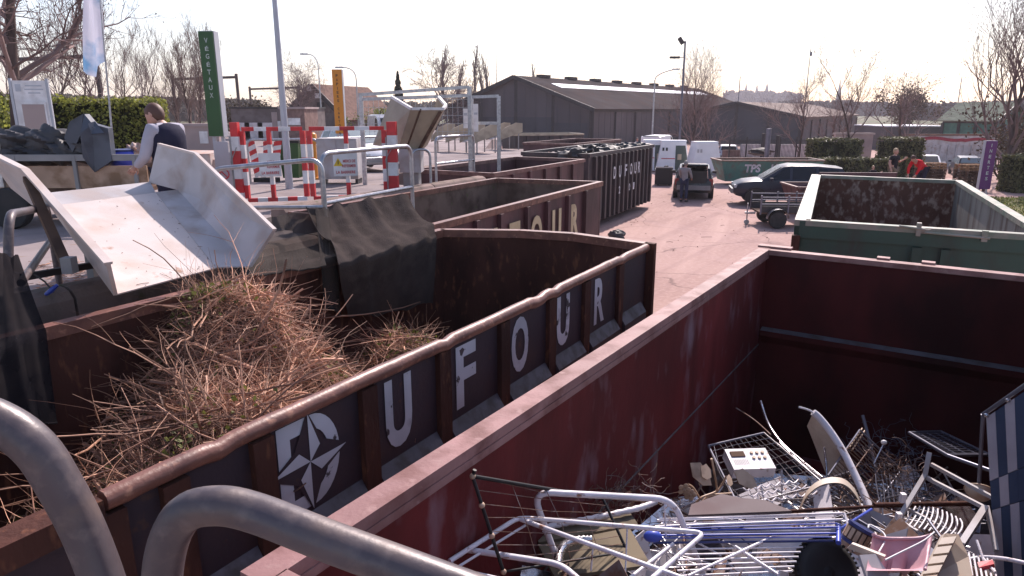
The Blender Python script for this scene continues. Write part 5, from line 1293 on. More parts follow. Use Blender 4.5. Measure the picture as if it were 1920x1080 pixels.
# tyre
def tyre():
    c = dp(1549, 1074, 3.02); o = thing('barrow_wheel', 'black rubber barrow wheel at the bottom edge', 'wheel', c); M = Matrix.Rotation(R(-38), 3, 'X') @ Matrix.Rotation(R(8), 3, 'Z')
    mb = MB(); mb.lathe((0, 0, 0), [(.075, -.03), (.125, -.045), (.15, -.036), (.162, -.015), (.164, 0), (.162, .015), (.15, .036), (.125, .045), (.075, .03)], 40, 'Y', M=M); t = mb.build('tyre', 'rubber', o, smooth=60)
    mb = MB()
    for k in range(44):
        a = k * 2 * math.pi / 44; p = M @ V3(.163 * math.cos(a), 0, .163 * math.sin(a)); mb.box(p, (.012, .05, .012), M=M @ Matrix.Rotation(-a, 3, 'Y'))
    mb.build('tread', 'rubber', t)
    mb = MB(); mb.lathe((0, 0, 0), [(.074, -.028), (.06, -.02), (.03, -.03), (.012, -.034), (.012, .034), (.03, .03), (.06, .02), (.074, .028)], 24, 'Y', M=M); mb.build('rim', 'black', o, smooth=50)
tyre()
def toy_drum():
    c = at(1608, 1004, 1.84); o = thing('toy_drum', 'small toy drum with orange panels next to the tyre', 'drum', c); M = Matrix.Rotation(R(28), 3, 'Y') @ Matrix.Rotation(R(-10), 3, 'X')
    mb = MB(); mb.lathe((0, 0, 0), [(.06, -.04), (.06, .04)], 18, M=M); mb.build('shell', 'wood_dark', o, smooth=40)
    mb = MB()
    for k in range(14):
        a = k * 2 * math.pi / 14; mb.box(M @ V3(.061 * math.cos(a), .061 * math.sin(a), 0), (.004, .019, .055), M=M @ Matrix.Rotation(a, 3, 'Z'))
    mb.build('side_panels', 'beige_metal', o)
    for z in (-.042, .042):
        mb = MB(); mb.lathe((0, 0, 0), [(.066, z - .008), (.066, z + .008), (.05, z + .009)], 18, M=M); mb.build('hoop', 'blue_dark', o, smooth=40)
toy_drum()
def pink_seat():
    o = thing('plastic_tub', 'pink plastic moulded tub beside the pale slatted board', 'tub', at(1700, 1040, 1.85))
    g = []
    for i in range(9):
        row = []
        for j in range(13):
            x = 1636 + 110 * j / 12 - i * 1.5; y = 1004 + 66 * i / 8
            dpth = .10 * (1 - (2 * j / 12 - 1) ** 4) * math.sin(math.pi * min(1, (i + .6) / 8))
            row.append(at(x, y, 1.93 - .02 * i / 8) - V3(0, 0, dpth + (.025 if (j % 4 == 0) else 0) * (dpth > .03)))
        g.append(row)
    mb = MB(); mb.grid(g); mb.build('shell', 'pink_plastic', o, world=True, smooth=50)
    mb = MB(); mb.tube([p + V3(0, 0, .006) for p in g[0]] + [r_[-1] + V3(0, 0, .006) for r_ in g[1:]], .008, 6); mb.build('rim', 'pink_plastic', o, world=True, smooth=60)
    mb = MB(); mb.plate([at(1598, 1018, 1.93), at(1660, 1042, 1.93), at(1655, 1052, 1.9), at(1590, 1026, 1.9)], .02); mb.build('arm', 'cream_panel', o, world=True)
pink_seat()
def slat_board():
    o = thing('slatted_board', 'pale slatted plastic board propped at the bottom right', 'board', at(1770, 1060, 1.9))
    P_ = [dp(1722, 1092, 2.9), dp(1768, 1002, 3.15), dp(1793, 1004, 3.2), dp(1812, 1045, 3.1), dp(1822, 1095, 2.95)]
    mb = MB(); mb.plate(P_, .03); mb.build('panel', 'cream_panel', o, world=True)
    for k in range(5):
        t = k / 5; a = P_[0] + (P_[1] - P_[0]) * t + V3(-.022, -.03, 0); b = P_[0] + (P_[1] - P_[0]) * (t + .15) + V3(-.022, -.03, 0)
        mb = MB(); mb.plate([a, b, b + V3(.075, 0, .01), a + V3(.075, 0, .01)], .035); mb.build('slat', 'cream_panel', o, world=True)
slat_board()
mb = MB(); mb.plate([at(1610, 1042, 1.92), at(1640, 1040, 1.92), at(1670, 1085, 1.86), at(1625, 1088, 1.86)], .02); tag(mb.build('plastic_sheet', 'chute_grey'), 'small grey plastic panel between the tyre and the pink seat', 'panel')
# grey chair frame
def z7(x, y, d): return dp(1560 + x / 3, 720 + y / 3, d)
def chair_frame():
    o = thing('chair_frame', 'upturned grey metal chair frame with curved seat slats', 'chair', z7(600, 760, 3.9))
    for a, b, wd, nm in ((z7(548, 385, 4.2), z7(522, 520, 4.15), .028, 'leg'), (z7(522, 515, 4.15), z7(372, 765, 3.9), .026, 'leg'), (z7(528, 525, 4.14), z7(862, 698, 3.75), .02, 'rail'), (z7(558, 452, 4.3), z7(905, 640, 3.9), .02, 'rail'),
                         (z7(862, 698, 3.75), z7(728, 905, 3.5), .034, 'leg'), (z7(870, 690, 3.8), z7(925, 940, 3.5), .022, 'leg'), (z7(378, 770, 3.9), z7(482, 832, 3.75), .018, 'rail'), (z7(430, 705, 4.0), z7(700, 850, 3.65), .016, 'rail')):
        mb = MB(); mb.beam(a, b, wd, wd * 1.2); mb.build(nm, 'chute_grey', o, world=True)
    mb = MB()
    for k in range(11):
        t = k / 10; a = z7(470 + 250 * t, 690 + 70 * t - 22 * math.sin(t * 3.1), 4.05 - .3 * t); b = z7(405 + 280 * t, 790 + 75 * t, 3.85 - .3 * t)
        mb.tube(arc(a, (a + b) / 2 + V3(.05 * t + .01, 0, .0), b, 5), .006, 6)
    mb.build('seat_slats', 'white_enamel', o, world=True, smooth=60)
    mb = MB(); mb.box(z7(398, 640, 4.0), (.03, .03, .06)); mb.build('foot_cap', 'white_enamel', o, world=True)
    mb = MB(); mb.box(z7(375, 745, 3.9), (.03, .03, .05)); mb.build('foot_cap', 'white_enamel', o, world=True)
chair_frame()
def grille():
    A = [z7(435, 275, 5.1), z7(610, 268, 5.5), z7(885, 400, 4.9), z7(650, 402, 4.6)]
    o = thing('steel_grille', 'slate coloured steel grille lying in front of the far wall', 'grille', A[3])
    for a, b in ((A[0], A[1]), (A[1], A[2]), (A[2], A[3]), (A[3], A[0]), (A[3], z7(905, 492, 4.3))):
        mb = MB(); mb.tube([a, b], .014, 8); mb.build('frame_bar', 'slate_tube', o, world=True, smooth=60)
    mb = MB(); wires(mb, A, 4, 12, .006, 0, 1); mb.build('bars', 'slate_tube', o, world=True)
grille()
def dish():
    c = z7(830, 600, 4.15); o = thing('oval_shade', 'ivory oval lamp shade beside the striped deckchair', 'lamp shade', c); M = Matrix.Rotation(R(-50), 3, 'X') @ Matrix.Rotation(R(25), 3, 'Y')
    mb = MB(); mb.lathe((0, 0, 0), [(.085, 0), (.08, -.02), (.055, -.05), (.03, -.06)], 22, M=M); mb.build('bowl', 'cream_panel', o, smooth=60)
    mb = MB(); mb.tube([M @ V3(.086 * math.cos(a), .086 * math.sin(a), 0) for a in [k * math.pi / 11 for k in range(22)]], .005, 6, closed=True); mb.build('rim', 'beige_metal', o, smooth=60)
dish()
def deckchair():
    o = thing('deckchair', 'blue and white striped deckchair standing upright by the right edge', 'deckchair', dp(1870, 1080, 3.6))
    TL, TR, BR_, BL = dp(1853, 783, 3.95), dp(1985, 692, 3.6), dp(1990, 1120, 3.35), dp(1872, 1120, 3.55)
    n = 7; mb = MB(); u = lambda t, s: (TL + (TR - TL) * t) * (1 - s) + (BL + (BR_ - BL) * t) * s
    for k in range(n):
        for s0, s1, flip in ((0.0, .36, 0), (.363, .52, 1), (.523, 1, 0)):
            mb.cur = (k + 1 + (flip if k != 3 else 0)) % 2; mb.plate([u(k / n, s0), u((k + .98) / n, s0), u((k + .98) / n, s1), u(k / n, s1)], .03)
    mb.build('fabric', ['stripe_blue', 'stripe_white'], o, world=True)
    mb = MB(); off = V3(-.02, .02, .012); mb.tube([TL + off, TR + off], .013, 8); mb.build('top_bar', 'slate_tube', o, world=True, smooth=60)
    mb = MB(); mb.tube([TL + off, dp(1836, 905, 4.05)], .013, 8); mb.build('leg', 'slate_tube', o, world=True, smooth=60)
    for t in (.0, .33, .66): mb = MB(); mb.ball(TL + (TR - TL) * t + V3(-.02, -.01, .02), .016, 6); mb.build('knob', 'chrome', o, world=True, smooth=180)
deckchair()
junk('rusty_pipe', 'dark rusty pipe lying across behind the grey chair frame', 'pipe', [[z7(235, 682, 4.1), z7(790, 672, 4.25)]], 'brown_rust', .018)
junk('rusty_pipe', 'thin reddish brown pipe lying on the blue clothes drier', 'pipe', [[dp(1420, 962, 3.6), dp(1636, 950, 3.9)]], 'brown_rust', .011)
junk('metal_strip', 'tall pale blue metal strip pointing up before the dark wall', 'strip', [[z7(172, 175, 5.3), z7(205, 300, 5.2), z7(260, 540, 4.9)]], 'slate_tube', [.013])
o = junk('thin_stake', 'thin stake with a bright white cap', 'stake', [[z7(292, 335, 5.0), z7(235, 450, 4.9)]], 'chrome', .007)
mb = MB(); mb.ball(z7(292, 328, 5.0), .024, 6, (1, .8, .8)); mb.build('cap', 'sign_white', o, world=True, smooth=180)
junk('folding_stand', 'pair of thin parallel rods of a folding stand', 'rod', [[z7(95, 360, 5.1), z7(170, 250, 5.3)], [z7(110, 375, 5.1), z7(185, 262, 5.3)]], 'beige_metal', .007)
junk('curved_pipe', 'white curved plastic pipe at the lower right edge', 'pipe', [smooth_pts([z7(750, 992, 3.3), z7(850, 975, 3.3), z7(980, 985, 3.2), z7(1120, 1015, 3.1)])], 'white_enamel', .011)
junk('white_cord', 'white cord trailing over the pink seat', 'cord', [smooth_pts([at(1660, 1050, 1.98), at(1690, 1035, 1.99), at(1730, 1015, 2.0), at(1752, 998, 2.0)])], 'sign_white', .004)
junk('wire_hanger', 'bent white wire hanger above the toy drum', 'hanger', [smooth_pts([at(1628, 990, 1.9), at(1632, 984, 1.9), at(1655, 998, 1.9), at(1660, 1012, 1.9), at(1648, 1035, 1.9)])], 'sign_white', .004)
def dish_rack():
    o = thing('dish_rack', 'small white wire dish rack with a red end at the lower right', 'rack', z7(860, 1040, 3.1))
    mb = MB()
    for k in range(6): mb.tube([z7(770 + 26 * k, 950 + 8 * k, 3.25), z7(790 + 28 * k, 1080 + 6 * k, 3.0)], .005, 6)
    mb.tube([z7(815, 880, 3.3), z7(850, 980, 3.2), z7(920, 1060, 3.05)], .007, 6); mb.build('wires', 'white_enamel', o, world=True)
    mb = MB(); mb.plate([z7(820, 1012, 3.15), z7(905, 998, 3.15), z7(915, 1022, 3.1), z7(830, 1042, 3.1)], .02); mb.build('end_plate', 'letter_red', o, world=True)
dish_rack()

# ------------------------------------------------------------------ vehicles
def car(label, loc, rz, body, gh, paint, glass='glass_dark', wins=None, wx=(1.35, -1.3), wr=.33, cat='car', group=None, open_tail=False, z_off=0, bump='bumper_grey', name='parked_car'):
    o = thing(name, label, cat, loc, rz, group)
    def ringb(x, zl, zt, hw): return [V3(x, s * hw * k, z) for s, k, z in ((-1, .86, zl), (-1, .98, zl + (zt - zl) * .25), (-1, 1.0, zl + (zt - zl) * .6), (-1, .95, zt - .03), (-1, .86, zt))] + [V3(x, 0, zt + .035)] + [V3(x, s * hw * k, z) for s, k, z in ((1, .86, zt), (1, .95, zt - .03), (1, 1.0, zl + (zt - zl) * .6), (1, .98, zl + (zt - zl) * .25), (1, .86, zl))]
    rings = [ringb(*s) for s in body]; mb = MB(); m = len(rings[0])
    mb.v = [p for r_ in rings for p in r_]
    for i in range(len(rings) - 1):
        for j in range(m): mb.f.append((i * m + j, i * m + (j + 1) % m, (i + 1) * m + (j + 1) % m, (i + 1) * m + j)); mb.m.append(0)
    mb.f += [tuple(reversed(range(m))), tuple(range((len(rings) - 1) * m, len(rings) * m))]; mb.m += [0, 0]
    bd = mb.build('body', paint, o, smooth=38)
    def g(x):
        for a, b in zip(gh[:-1], gh[1:]):
            if a[0] <= x <= b[0]: t = (x - a[0]) / (b[0] - a[0]); return [a[k] + (b[k] - a[k]) * t for k in range(5)]
        return gh[0] if x < gh[0][0] else gh[-1]
    mb = MB(); R5 = []
    for x, zb, zt, wb, wt in gh: R5.append([V3(x, -wb, zb), V3(x, -wt, zt - .02), V3(x, -wt * .8, zt + .02), V3(x, wt * .8, zt + .02), V3(x, wt, zt - .02), V3(x, wb, zb)])
    mb.v = [p for r_ in R5 for p in r_]
    for i in range(len(R5) - 1):
        for j in range(6): mb.f.append((i * 6 + j, i * 6 + (j + 1) % 6, (i + 1) * 6 + (j + 1) % 6, (i + 1) * 6 + j)); mb.m.append(0)
    mb.f += [(5, 4, 3, 2, 1, 0), tuple(range((len(R5) - 1) * 6, len(R5) * 6))]; mb.m += [0, 0]
    mb.build('cabin', paint, o, smooth=38)
    def sp(x, f, s): _, zb, zt, wb, wt = g(x); return V3(x, s * (wb + (wt - wb) * f + .008), zb + (zt - .02 - zb) * f)
    for s in (-1, 1):
        for x0b, x1b, x1t, x0t in wins or []:
            mb = MB(); pts = [sp(x0b, .1, s), sp(x1b, .1, s), sp(x1t, .88, s), sp(x0t, .88, s)]
            mb.add(pts, [(0, 1, 2, 3) if s < 0 else (3, 2, 1, 0)]); mb.build('side_window', glass, o)
    def cross(ia, ib, nm, m_=glass):
        a, b = gh[ia], gh[ib]; lo, hi = (a, b) if a[2] - a[1] < b[2] - b[1] else (b, a)
        q = lambda f, s: V3(lo[0] + (hi[0] - lo[0]) * f, s * (lo[4] + (hi[4] - lo[4]) * f) * .86, lo[2] + .02 + (hi[2] - lo[2]) * f)
        n = V3((1 if lo[0] > hi[0] else -1) * .8, 0, .6) * .016; mb = MB(); mb.add([p + n for p in (q(.06, -1), q(.06, 1), q(.94, 1), q(.94, -1))], [(0, 1, 2, 3) if lo[0] > hi[0] else (3, 2, 1, 0)]); mb.build(nm, m_, o)
    cross(-1, -2, 'windscreen')
    if not open_tail: cross(0, 1, 'rear_window')
    hw = max(s[3] for s in body)
    for x in wx:
        for s in (-1, 1):
            wheel(o, (x, s * (hw - .1), wr), wr, .2)
            a = MB(); a.lathe((x, s * (hw - .035), wr + .02), [(wr * 1.17, -.05), (wr * 1.17, .042)], 24, 'Y'); a.build('wheel_arch', 'black', o)
    f, r_ = body[-2], body[1]
    for s in (-1, 1):
        a = MB(); a.box((f[0] - .02, s * f[3] * .80, f[2] - .1), (.24, .26, .13)); a.build('headlight', 'lamp_clear', o)
        a = MB(); a.box((r_[0] - .015, s * r_[3] * .88, r_[2] - .18), (.16, .16, .28)); a.build('tail_light', 'lamp_red', o)
        a = MB(); _, zb, zt, wb, wt = g(gh[-1][0] - .25); a.box((gh[-1][0] - .35, s * (wb + .14), zb + .06), (.12, .2, .13)); a.build('mirror', paint, o)
    for s_, nm in ((body[0], 'rear_bumper'), (body[-1], 'front_bumper')):
        k = 1 if s_[0] > 0 else -1; a = MB(); a.box((s_[0] + k * .01, 0, s_[1] + .1), (.14, s_[3] * 1.9, .2)); a.build(nm, bump, o)
    if open_tail:
        x, zb, zt, wb, wt = gh[1]; a = MB(); a.box((body[0][0] - .012, 0, (.75 + zt - .1) / 2), (.05, wt * 1.65, zt - .1 - .75)); a.build('boot_opening', 'black', o)
        a = MB(); a.plate([(x, -wt * .9, zt + .03), (x, wt * .9, zt + .03), (x - .85, wt * .85, zt + .2), (x - .85, -wt * .85, zt + .2)], .05); tg = a.build('tailgate', paint, o)
        a = MB(); a.plate([(x - .1, -wt * .72, zt + .08), (x - .1, wt * .72, zt + .08), (x - .6, wt * .7, zt + .185), (x - .6, -wt * .7, zt + .185)], .012); a.build('rear_window', 'glass_pale', tg)
        for s in (-1, 1):
            a = MB(); a.beam((body[0][0] - .03, s * wt * .92, zb), (x - .5, s * wt * .8, zt + .12), .025, .025); a.build('gas_strut', 'chrome', o)
    return o
SUVB = [(-2.30, .5, .95, .78), (-2.18, .38, 1.06, .87), (-1.3, .32, 1.12, .92), (0, .30, 1.10, .93), (1.0, .30, 1.09, .92), (1.4, .32, 1.07, .90), (1.9, .36, 1.0, .87), (2.18, .42, .90, .80), (2.3, .5, .76, .68)]
SUVG = [(-2.22, 1.0, 1.04, .80, .74), (-1.85, 1.05, 1.60, .86, .66), (-.9, 1.07, 1.68, .88, .68), (.1, 1.07, 1.69, .88, .67), (.42, 1.07, 1.62, .87, .66), (1.22, 1.06, 1.10, .85, .78)]
SUVW = [(-1.75, -.95, -.95, -1.7), (-.85, .05, .05, -.85), (.15, .95, .40, .15)]
c = (11.64, 29.25, 0); car('dark blue off-road car parked beyond the small trailer', c, R(168), SUVB, SUVG, 'car_blue', wins=SUVW, wx=(1.42, -1.35), wr=.36)
ESB = [(-2.2, .45, .85, .76), (-2.1, .32, .98, .83), (-1.2, .26, 1.0, .87), (.3, .24, .97, .87), (1.0, .25, .93, .86), (1.7, .28, .82, .82), (2.05, .34, .70, .72), (2.15, .4, .58, .6)]
ESG = [(-2.12, .92, 1.0, .78, .74), (-1.85, .95, 1.38, .80, .64), (-.6, .97, 1.45, .82, .65), (.3, .96, 1.42, .82, .64), (1.15, .92, .96, .80, .72)]
ESW = [(-1.75, -.95, -.95, -1.7), (-.85, -.05, -.05, -.85), (.05, .9, .35, .05)]
car('black estate car with its tailgate open and a man behind it', (8.55, 32.9, 0), R(76), ESB, ESG, 'car_black', wins=ESW, wx=(1.3, -1.3), wr=.31, open_tail=True)
def boxvan(): pass
car('white hatchback parked before the low wall with a red band', (31.0, 52.4, -.86), R(-115), ESB, ESG, 'car_white', wins=ESW, wr=.31)
car('dark hatchback parked between the two pallet stacks', (33.6, 52.0, -.86), R(65), ESB, ESG, 'car_blue', wins=ESW, wr=.31, glass='glass_pale')
car('silver hatchback beyond the glass bottle banks', (18.8, 61.5, -.5), R(75), ESB, ESG, 'car_silver', wins=ESW, wr=.31)
VB = [(-2.3, .4, 1.0, .84), (-2.2, .3, 1.05, .9), (-1, .26, 1.1, .92), (1.0, .26, 1.1, .92), (1.75, .28, 1.02, .88), (2.2, .34, .85, .78), (2.3, .42, .7, .66)]
VG = [(-2.25, 1.02, 1.8, .84, .78), (-2.15, 1.04, 1.86, .86, .78), (.4, 1.06, 1.88, .88, .78), (.8, 1.06, 1.75, .87, .76), (1.65, 1.02, 1.06, .84, .74)]
car('white van behind the bottle banks with only its roof showing', (12.0, 57.5, 0), R(60), VB, VG, 'car_white', wins=[(.3, 1.2, .7, .3)], cat='van', name='parked_van')
q = dp(676, 300, 24); car('white car waiting on the platform behind the right gate leaf', (q.x, q.y, zq(24)), R(-58), ESB, [(a, b - .06, c - .06, d, e) for a, b, c, d, e in ESG], 'car_white', wins=ESW, wr=.3, glass='glass_pale')
q = dp(760, 300, 34); car('grey van parked far behind the tall galvanised frame', (q.x - 1.0, q.y + 2, zq(34)), R(-70), VB, VG, 'car_silver', wins=[(.3, 1.2, .7, .3)], cat='van', name='parked_van')
for i, (px, d, p_, lb) in enumerate(((1548, 80, 'car_white', 'tiny white car left of the row behind the tall hedge'), (1570, 82, 'car_silver', 'tiny silver car in the middle of the row behind the tall hedge'), (1592, 84, 'car_white', 'tiny white car right of the row behind the tall hedge'))):
    q = dp(px, 262, d); car(lb, (q.x, q.y, -.85), R(200), ESB, ESG, p_, wins=ESW, wr=.31)
person('man in a grey jumper leaning into the open boot of the black car', (7.45, 30.15, 0), R(150), 1.74, dict(wrl=(.2, -.38, 1.02), ell=(.25, -.12, 1.15), wrr=(-.2, -.36, 1.0), elr=(-.25, -.1, 1.14), hd=(0, -.07, 1.64), look=(0, -.9, -.4)), 'cloth_grey', 'cloth_jeans', 'hair_grey')
person('blond boy in a black shirt standing with arms spread', (16.1, 29.6, gz(16.1, 29.6)), R(25), 1.80, dict(ell=(.38, .05, 1.2), wrl=(.52, -.05, 1.32), elr=(-.32, -.02, 1.18), wrr=(-.36, -.16, .95), hir=(-.1, 0, .91), knr=(-.16, -.05, .5), anr=(-.2, .05, .09), tor=(-.22, -.1, .035)), 'cloth_black', 'cloth_khaki', 'hair_blond', sleeves=False)
person('person in a bright red jumper bending forward', (17.15, 29.3, gz(17.15, 29.3)), R(-70), 1.86, dict(sp=(0, -.1, 1.08), ch=(0, -.3, 1.2), nk=(0, -.43, 1.27), hb=(0, -.48, 1.3), hd=(0, -.55, 1.34), look=(0, -.7, -.7), shl=(.18, -.36, 1.22), shr=(-.18, -.36, 1.22), ell=(.24, -.45, .95), elr=(-.24, -.45, .95), wrl=(.16, -.52, .7), wrr=(-.16, -.52, .7), pel=(0, .06, .95), hil=(.095, .06, .91), hir=(-.095, .06, .91)), 'cloth_red', 'cloth_navy', 'hair_brown')
person('small child with blond hair beside the boy in black', (15.45, 30.0, gz(15.45, 30.0)), R(0), 1.06, dict(ell=(.3, -.1, 1.2), wrl=(.48, -.2, 1.32)), 'cloth_black', 'cloth_jeans', 'hair_blond')
person('tiny distant walker in a blue jacket before the big shed', (9.9, 56.0, 0), R(20), 1.7, None, 'stripe_white', 'stripe_blue', 'hair_brown')
# box behind the black car
def crate_bin():
    q = at(1244, 347, 0); o = thing('open_bin', 'black open bin with a pale edge left of the black estate car', 'bin', (q.x, q.y, 0), R(-12))
    mb = MB()
    for x in (-.42, .42): mb.box((x, 0, .5), (.05, .75, .86))
    for y in (-.37, .37): mb.box((0, y, .5), (.79, .03, .86))
    mb.box((0, 0, .09), (.79, .70, .04)); mb.build('tub', 'black', o)
    mb = MB(); mb.box((-.46, 0, .45), (.025, .7, .8)); mb.beam((-.45, -.40, .95), (.45, -.40, .95), .05, .05); mb.build('edge_trim', 'bumper_grey', o)
    mb = MB(); crumple(mb, (.1, 0, .95), (.12, .1, .08), 77); mb.build('bundle', 'tarp_grey', o, smooth=40)
    for x in (-.3, .3):
        for y in (-.3, .3): wheel(o, (x, y, .07), .07, .05)
crate_bin()
def utility_trailer():
    q = at(1452, 428, 0); o = thing('utility_trailer', 'small galvanised utility trailer with open rails parked on the yard', 'trailer', (q.x + .35, q.y + .65, 0), R(-4))
    L, W = 2.2, 1.2
    mb = MB(); mb.box((.3, 0, .50), (L, W, .05)); mb.build('bed', 'wood_dark', o)
    for y in (-W / 2, W / 2):
        mb = MB(); mb.box((.3, y, .63), (L, .02, .22)); mb.build('side_board', 'dark_trim', o)
        for z in (.80, 1.03):
            mb = MB(); mb.beam((.3 - L / 2, y, z), (.3 + L / 2, y, z), .035, .035); mb.build('rail', 'slate_tube', o)
        for x in (-.8, .1, .75, 1.4):
            mb = MB(); mb.beam((x, y - .03 * (1 if y < 0 else -1), .45), (x, y - .03 * (1 if y < 0 else -1), 1.1), .045, .045); mb.build('stake', 'slate_tube', o)
    for y in (-W / 2 - .14, W / 2 + .14):
        wheel(o, (-.25, y, .29), .29, .16)
        mb = MB(); pr = [(-.25 + .36 * math.cos(a), .31 + .36 * math.sin(a)) for a in [math.pi * (.02 + .96 * i / 10) for i in range(11)]]; mb.grid([[V3(x, y - .11, z) for x, z in pr], [V3(x, y + .11, z) for x, z in pr]]); mb.build('mudguard', 'galv', o, smooth=180)
    mb = MB(); mb.beam((-.8, 0, .42), (-1.15, 0, .42), .07, .07); mb.tube([(-1.05, .08, .75), (-1.05, .08, .1)], .025, 8); mb.lathe((-1.05, .08, .09), [(.09, -.025), (.09, .025)], 12, 'Y'); mb.build('drawbar', 'galv', o)
    mb = MB(); mb.box((1.43, -.45, .5), (.02, .16, .1)); mb.box((1.43, .45, .5), (.02, .16, .1)); mb.build('tail_light', 'lamp_red', o)
utility_trailer()
def bottle_bank(label, px, d, w_, a, stripe):
    q = dp(px, 300, d); o = thing('bottle_bank', label, 'recycling bank', (q.x, q.y, 0), R(a), 'white and green recycling banks')
    mb = MB(); mb.hexa([(-w_ / 2, -.7, .05), (w_ / 2, -.7, .05), (w_ / 2, .7, .05), (-w_ / 2, .7, .05)], [(-w_ / 2 + .32, -.55, 1.92), (w_ / 2 - .32, -.55, 1.92), (w_ / 2 - .32, .55, 1.92), (-w_ / 2 + .32, .55, 1.92)]); bd = mb.build('shell', 'car_white', o)
    mb = MB(); mb.beam((-w_ / 2 + .27, 0, 1.96), (w_ / 2 - .27, 0, 1.96), .9, .07); mb.build('top', 'car_white', o)
    f = lambda x, z: V3(x, -.7 + .15 * (z - .05) / 1.87 - .012, z)
    mb = MB()
    for x in (-w_ * .3, -w_ * .2): mb.plate([f(x - .06, 1.35), f(x + .06, 1.35), f(x + .06, 1.55), f(x - .06, 1.55)], .02)
    if stripe:
        mb.build('slot', 'black', o); mb = MB(); mb.plate([f(.12, .1), f(w_ / 2 - .06, .1), f(w_ / 2 - .36, 1.68), f(.12, 1.68)], .012); p = mb.build('green_panel', 'bank_green', o)
        mb = MB(); g_ = lambda x, z: f(x, z) + V3(0, -.012, 0); mb.plate([g_(.25, .8), g_(.5, .8), g_(.5, 1.15), g_(.25, 1.15)], .01); mb.build('label', 'chute_beige', p)
        mb = MB(); mb.plate([f(-.75, .85), f(.1, .85), f(.1, .9), f(-.75, .9)], .012); mb.build('red_stripe', 'letter_red', o)
    else: mb.build('slot', 'chute_grey', o)
    return o
bottle_bank('white recycling bank with a dark green panel and red stripe', 1260, 45.3, 2.15, -6, True)
bottle_bank('plain white recycling bank right of the green panelled one', 1319, 43.5, 1.95, 5, False)
bottle_bank('white and green recycling bank half hidden behind the black container', 1222, 46, 1.7, -6, True)
# pallets
def pallet_stack(label, px, d, n, rz):
    q = dp(px, 300, d); o = thing('pallet_stack', label, 'pallets', (q.x, q.y, gz(q.x, q.y)), R(rz), 'stacks of wooden pallets')
    for i in range(n):
        z = i * .145; mb = MB(); dz = random.Random(i).uniform(-.03, .03)
        for y in (-.36, 0, .36): mb.box((dz, y, z + .011), (1.2, .1, .022))
        for x in (-.53, 0, .53):
            for y in (-.36, 0, .36): mb.box((x + dz, y, z + .062), (.12, .1, .08))
        for x in (-.55, -.33, -.11, .11, .33, .55): mb.box((x + dz, 0, z + .114), (.1, .82, .024))
        mb.build('pallet', 'wood_pallet' if i > n - 3 else 'wood_dark', o)
pallet_stack('stack of wooden pallets just right of the red jumper', 1747, 35.5, 9, -5)
pallet_stack('stack of wooden pallets beside the purple column sign', 1824, 34.5, 9, 8)

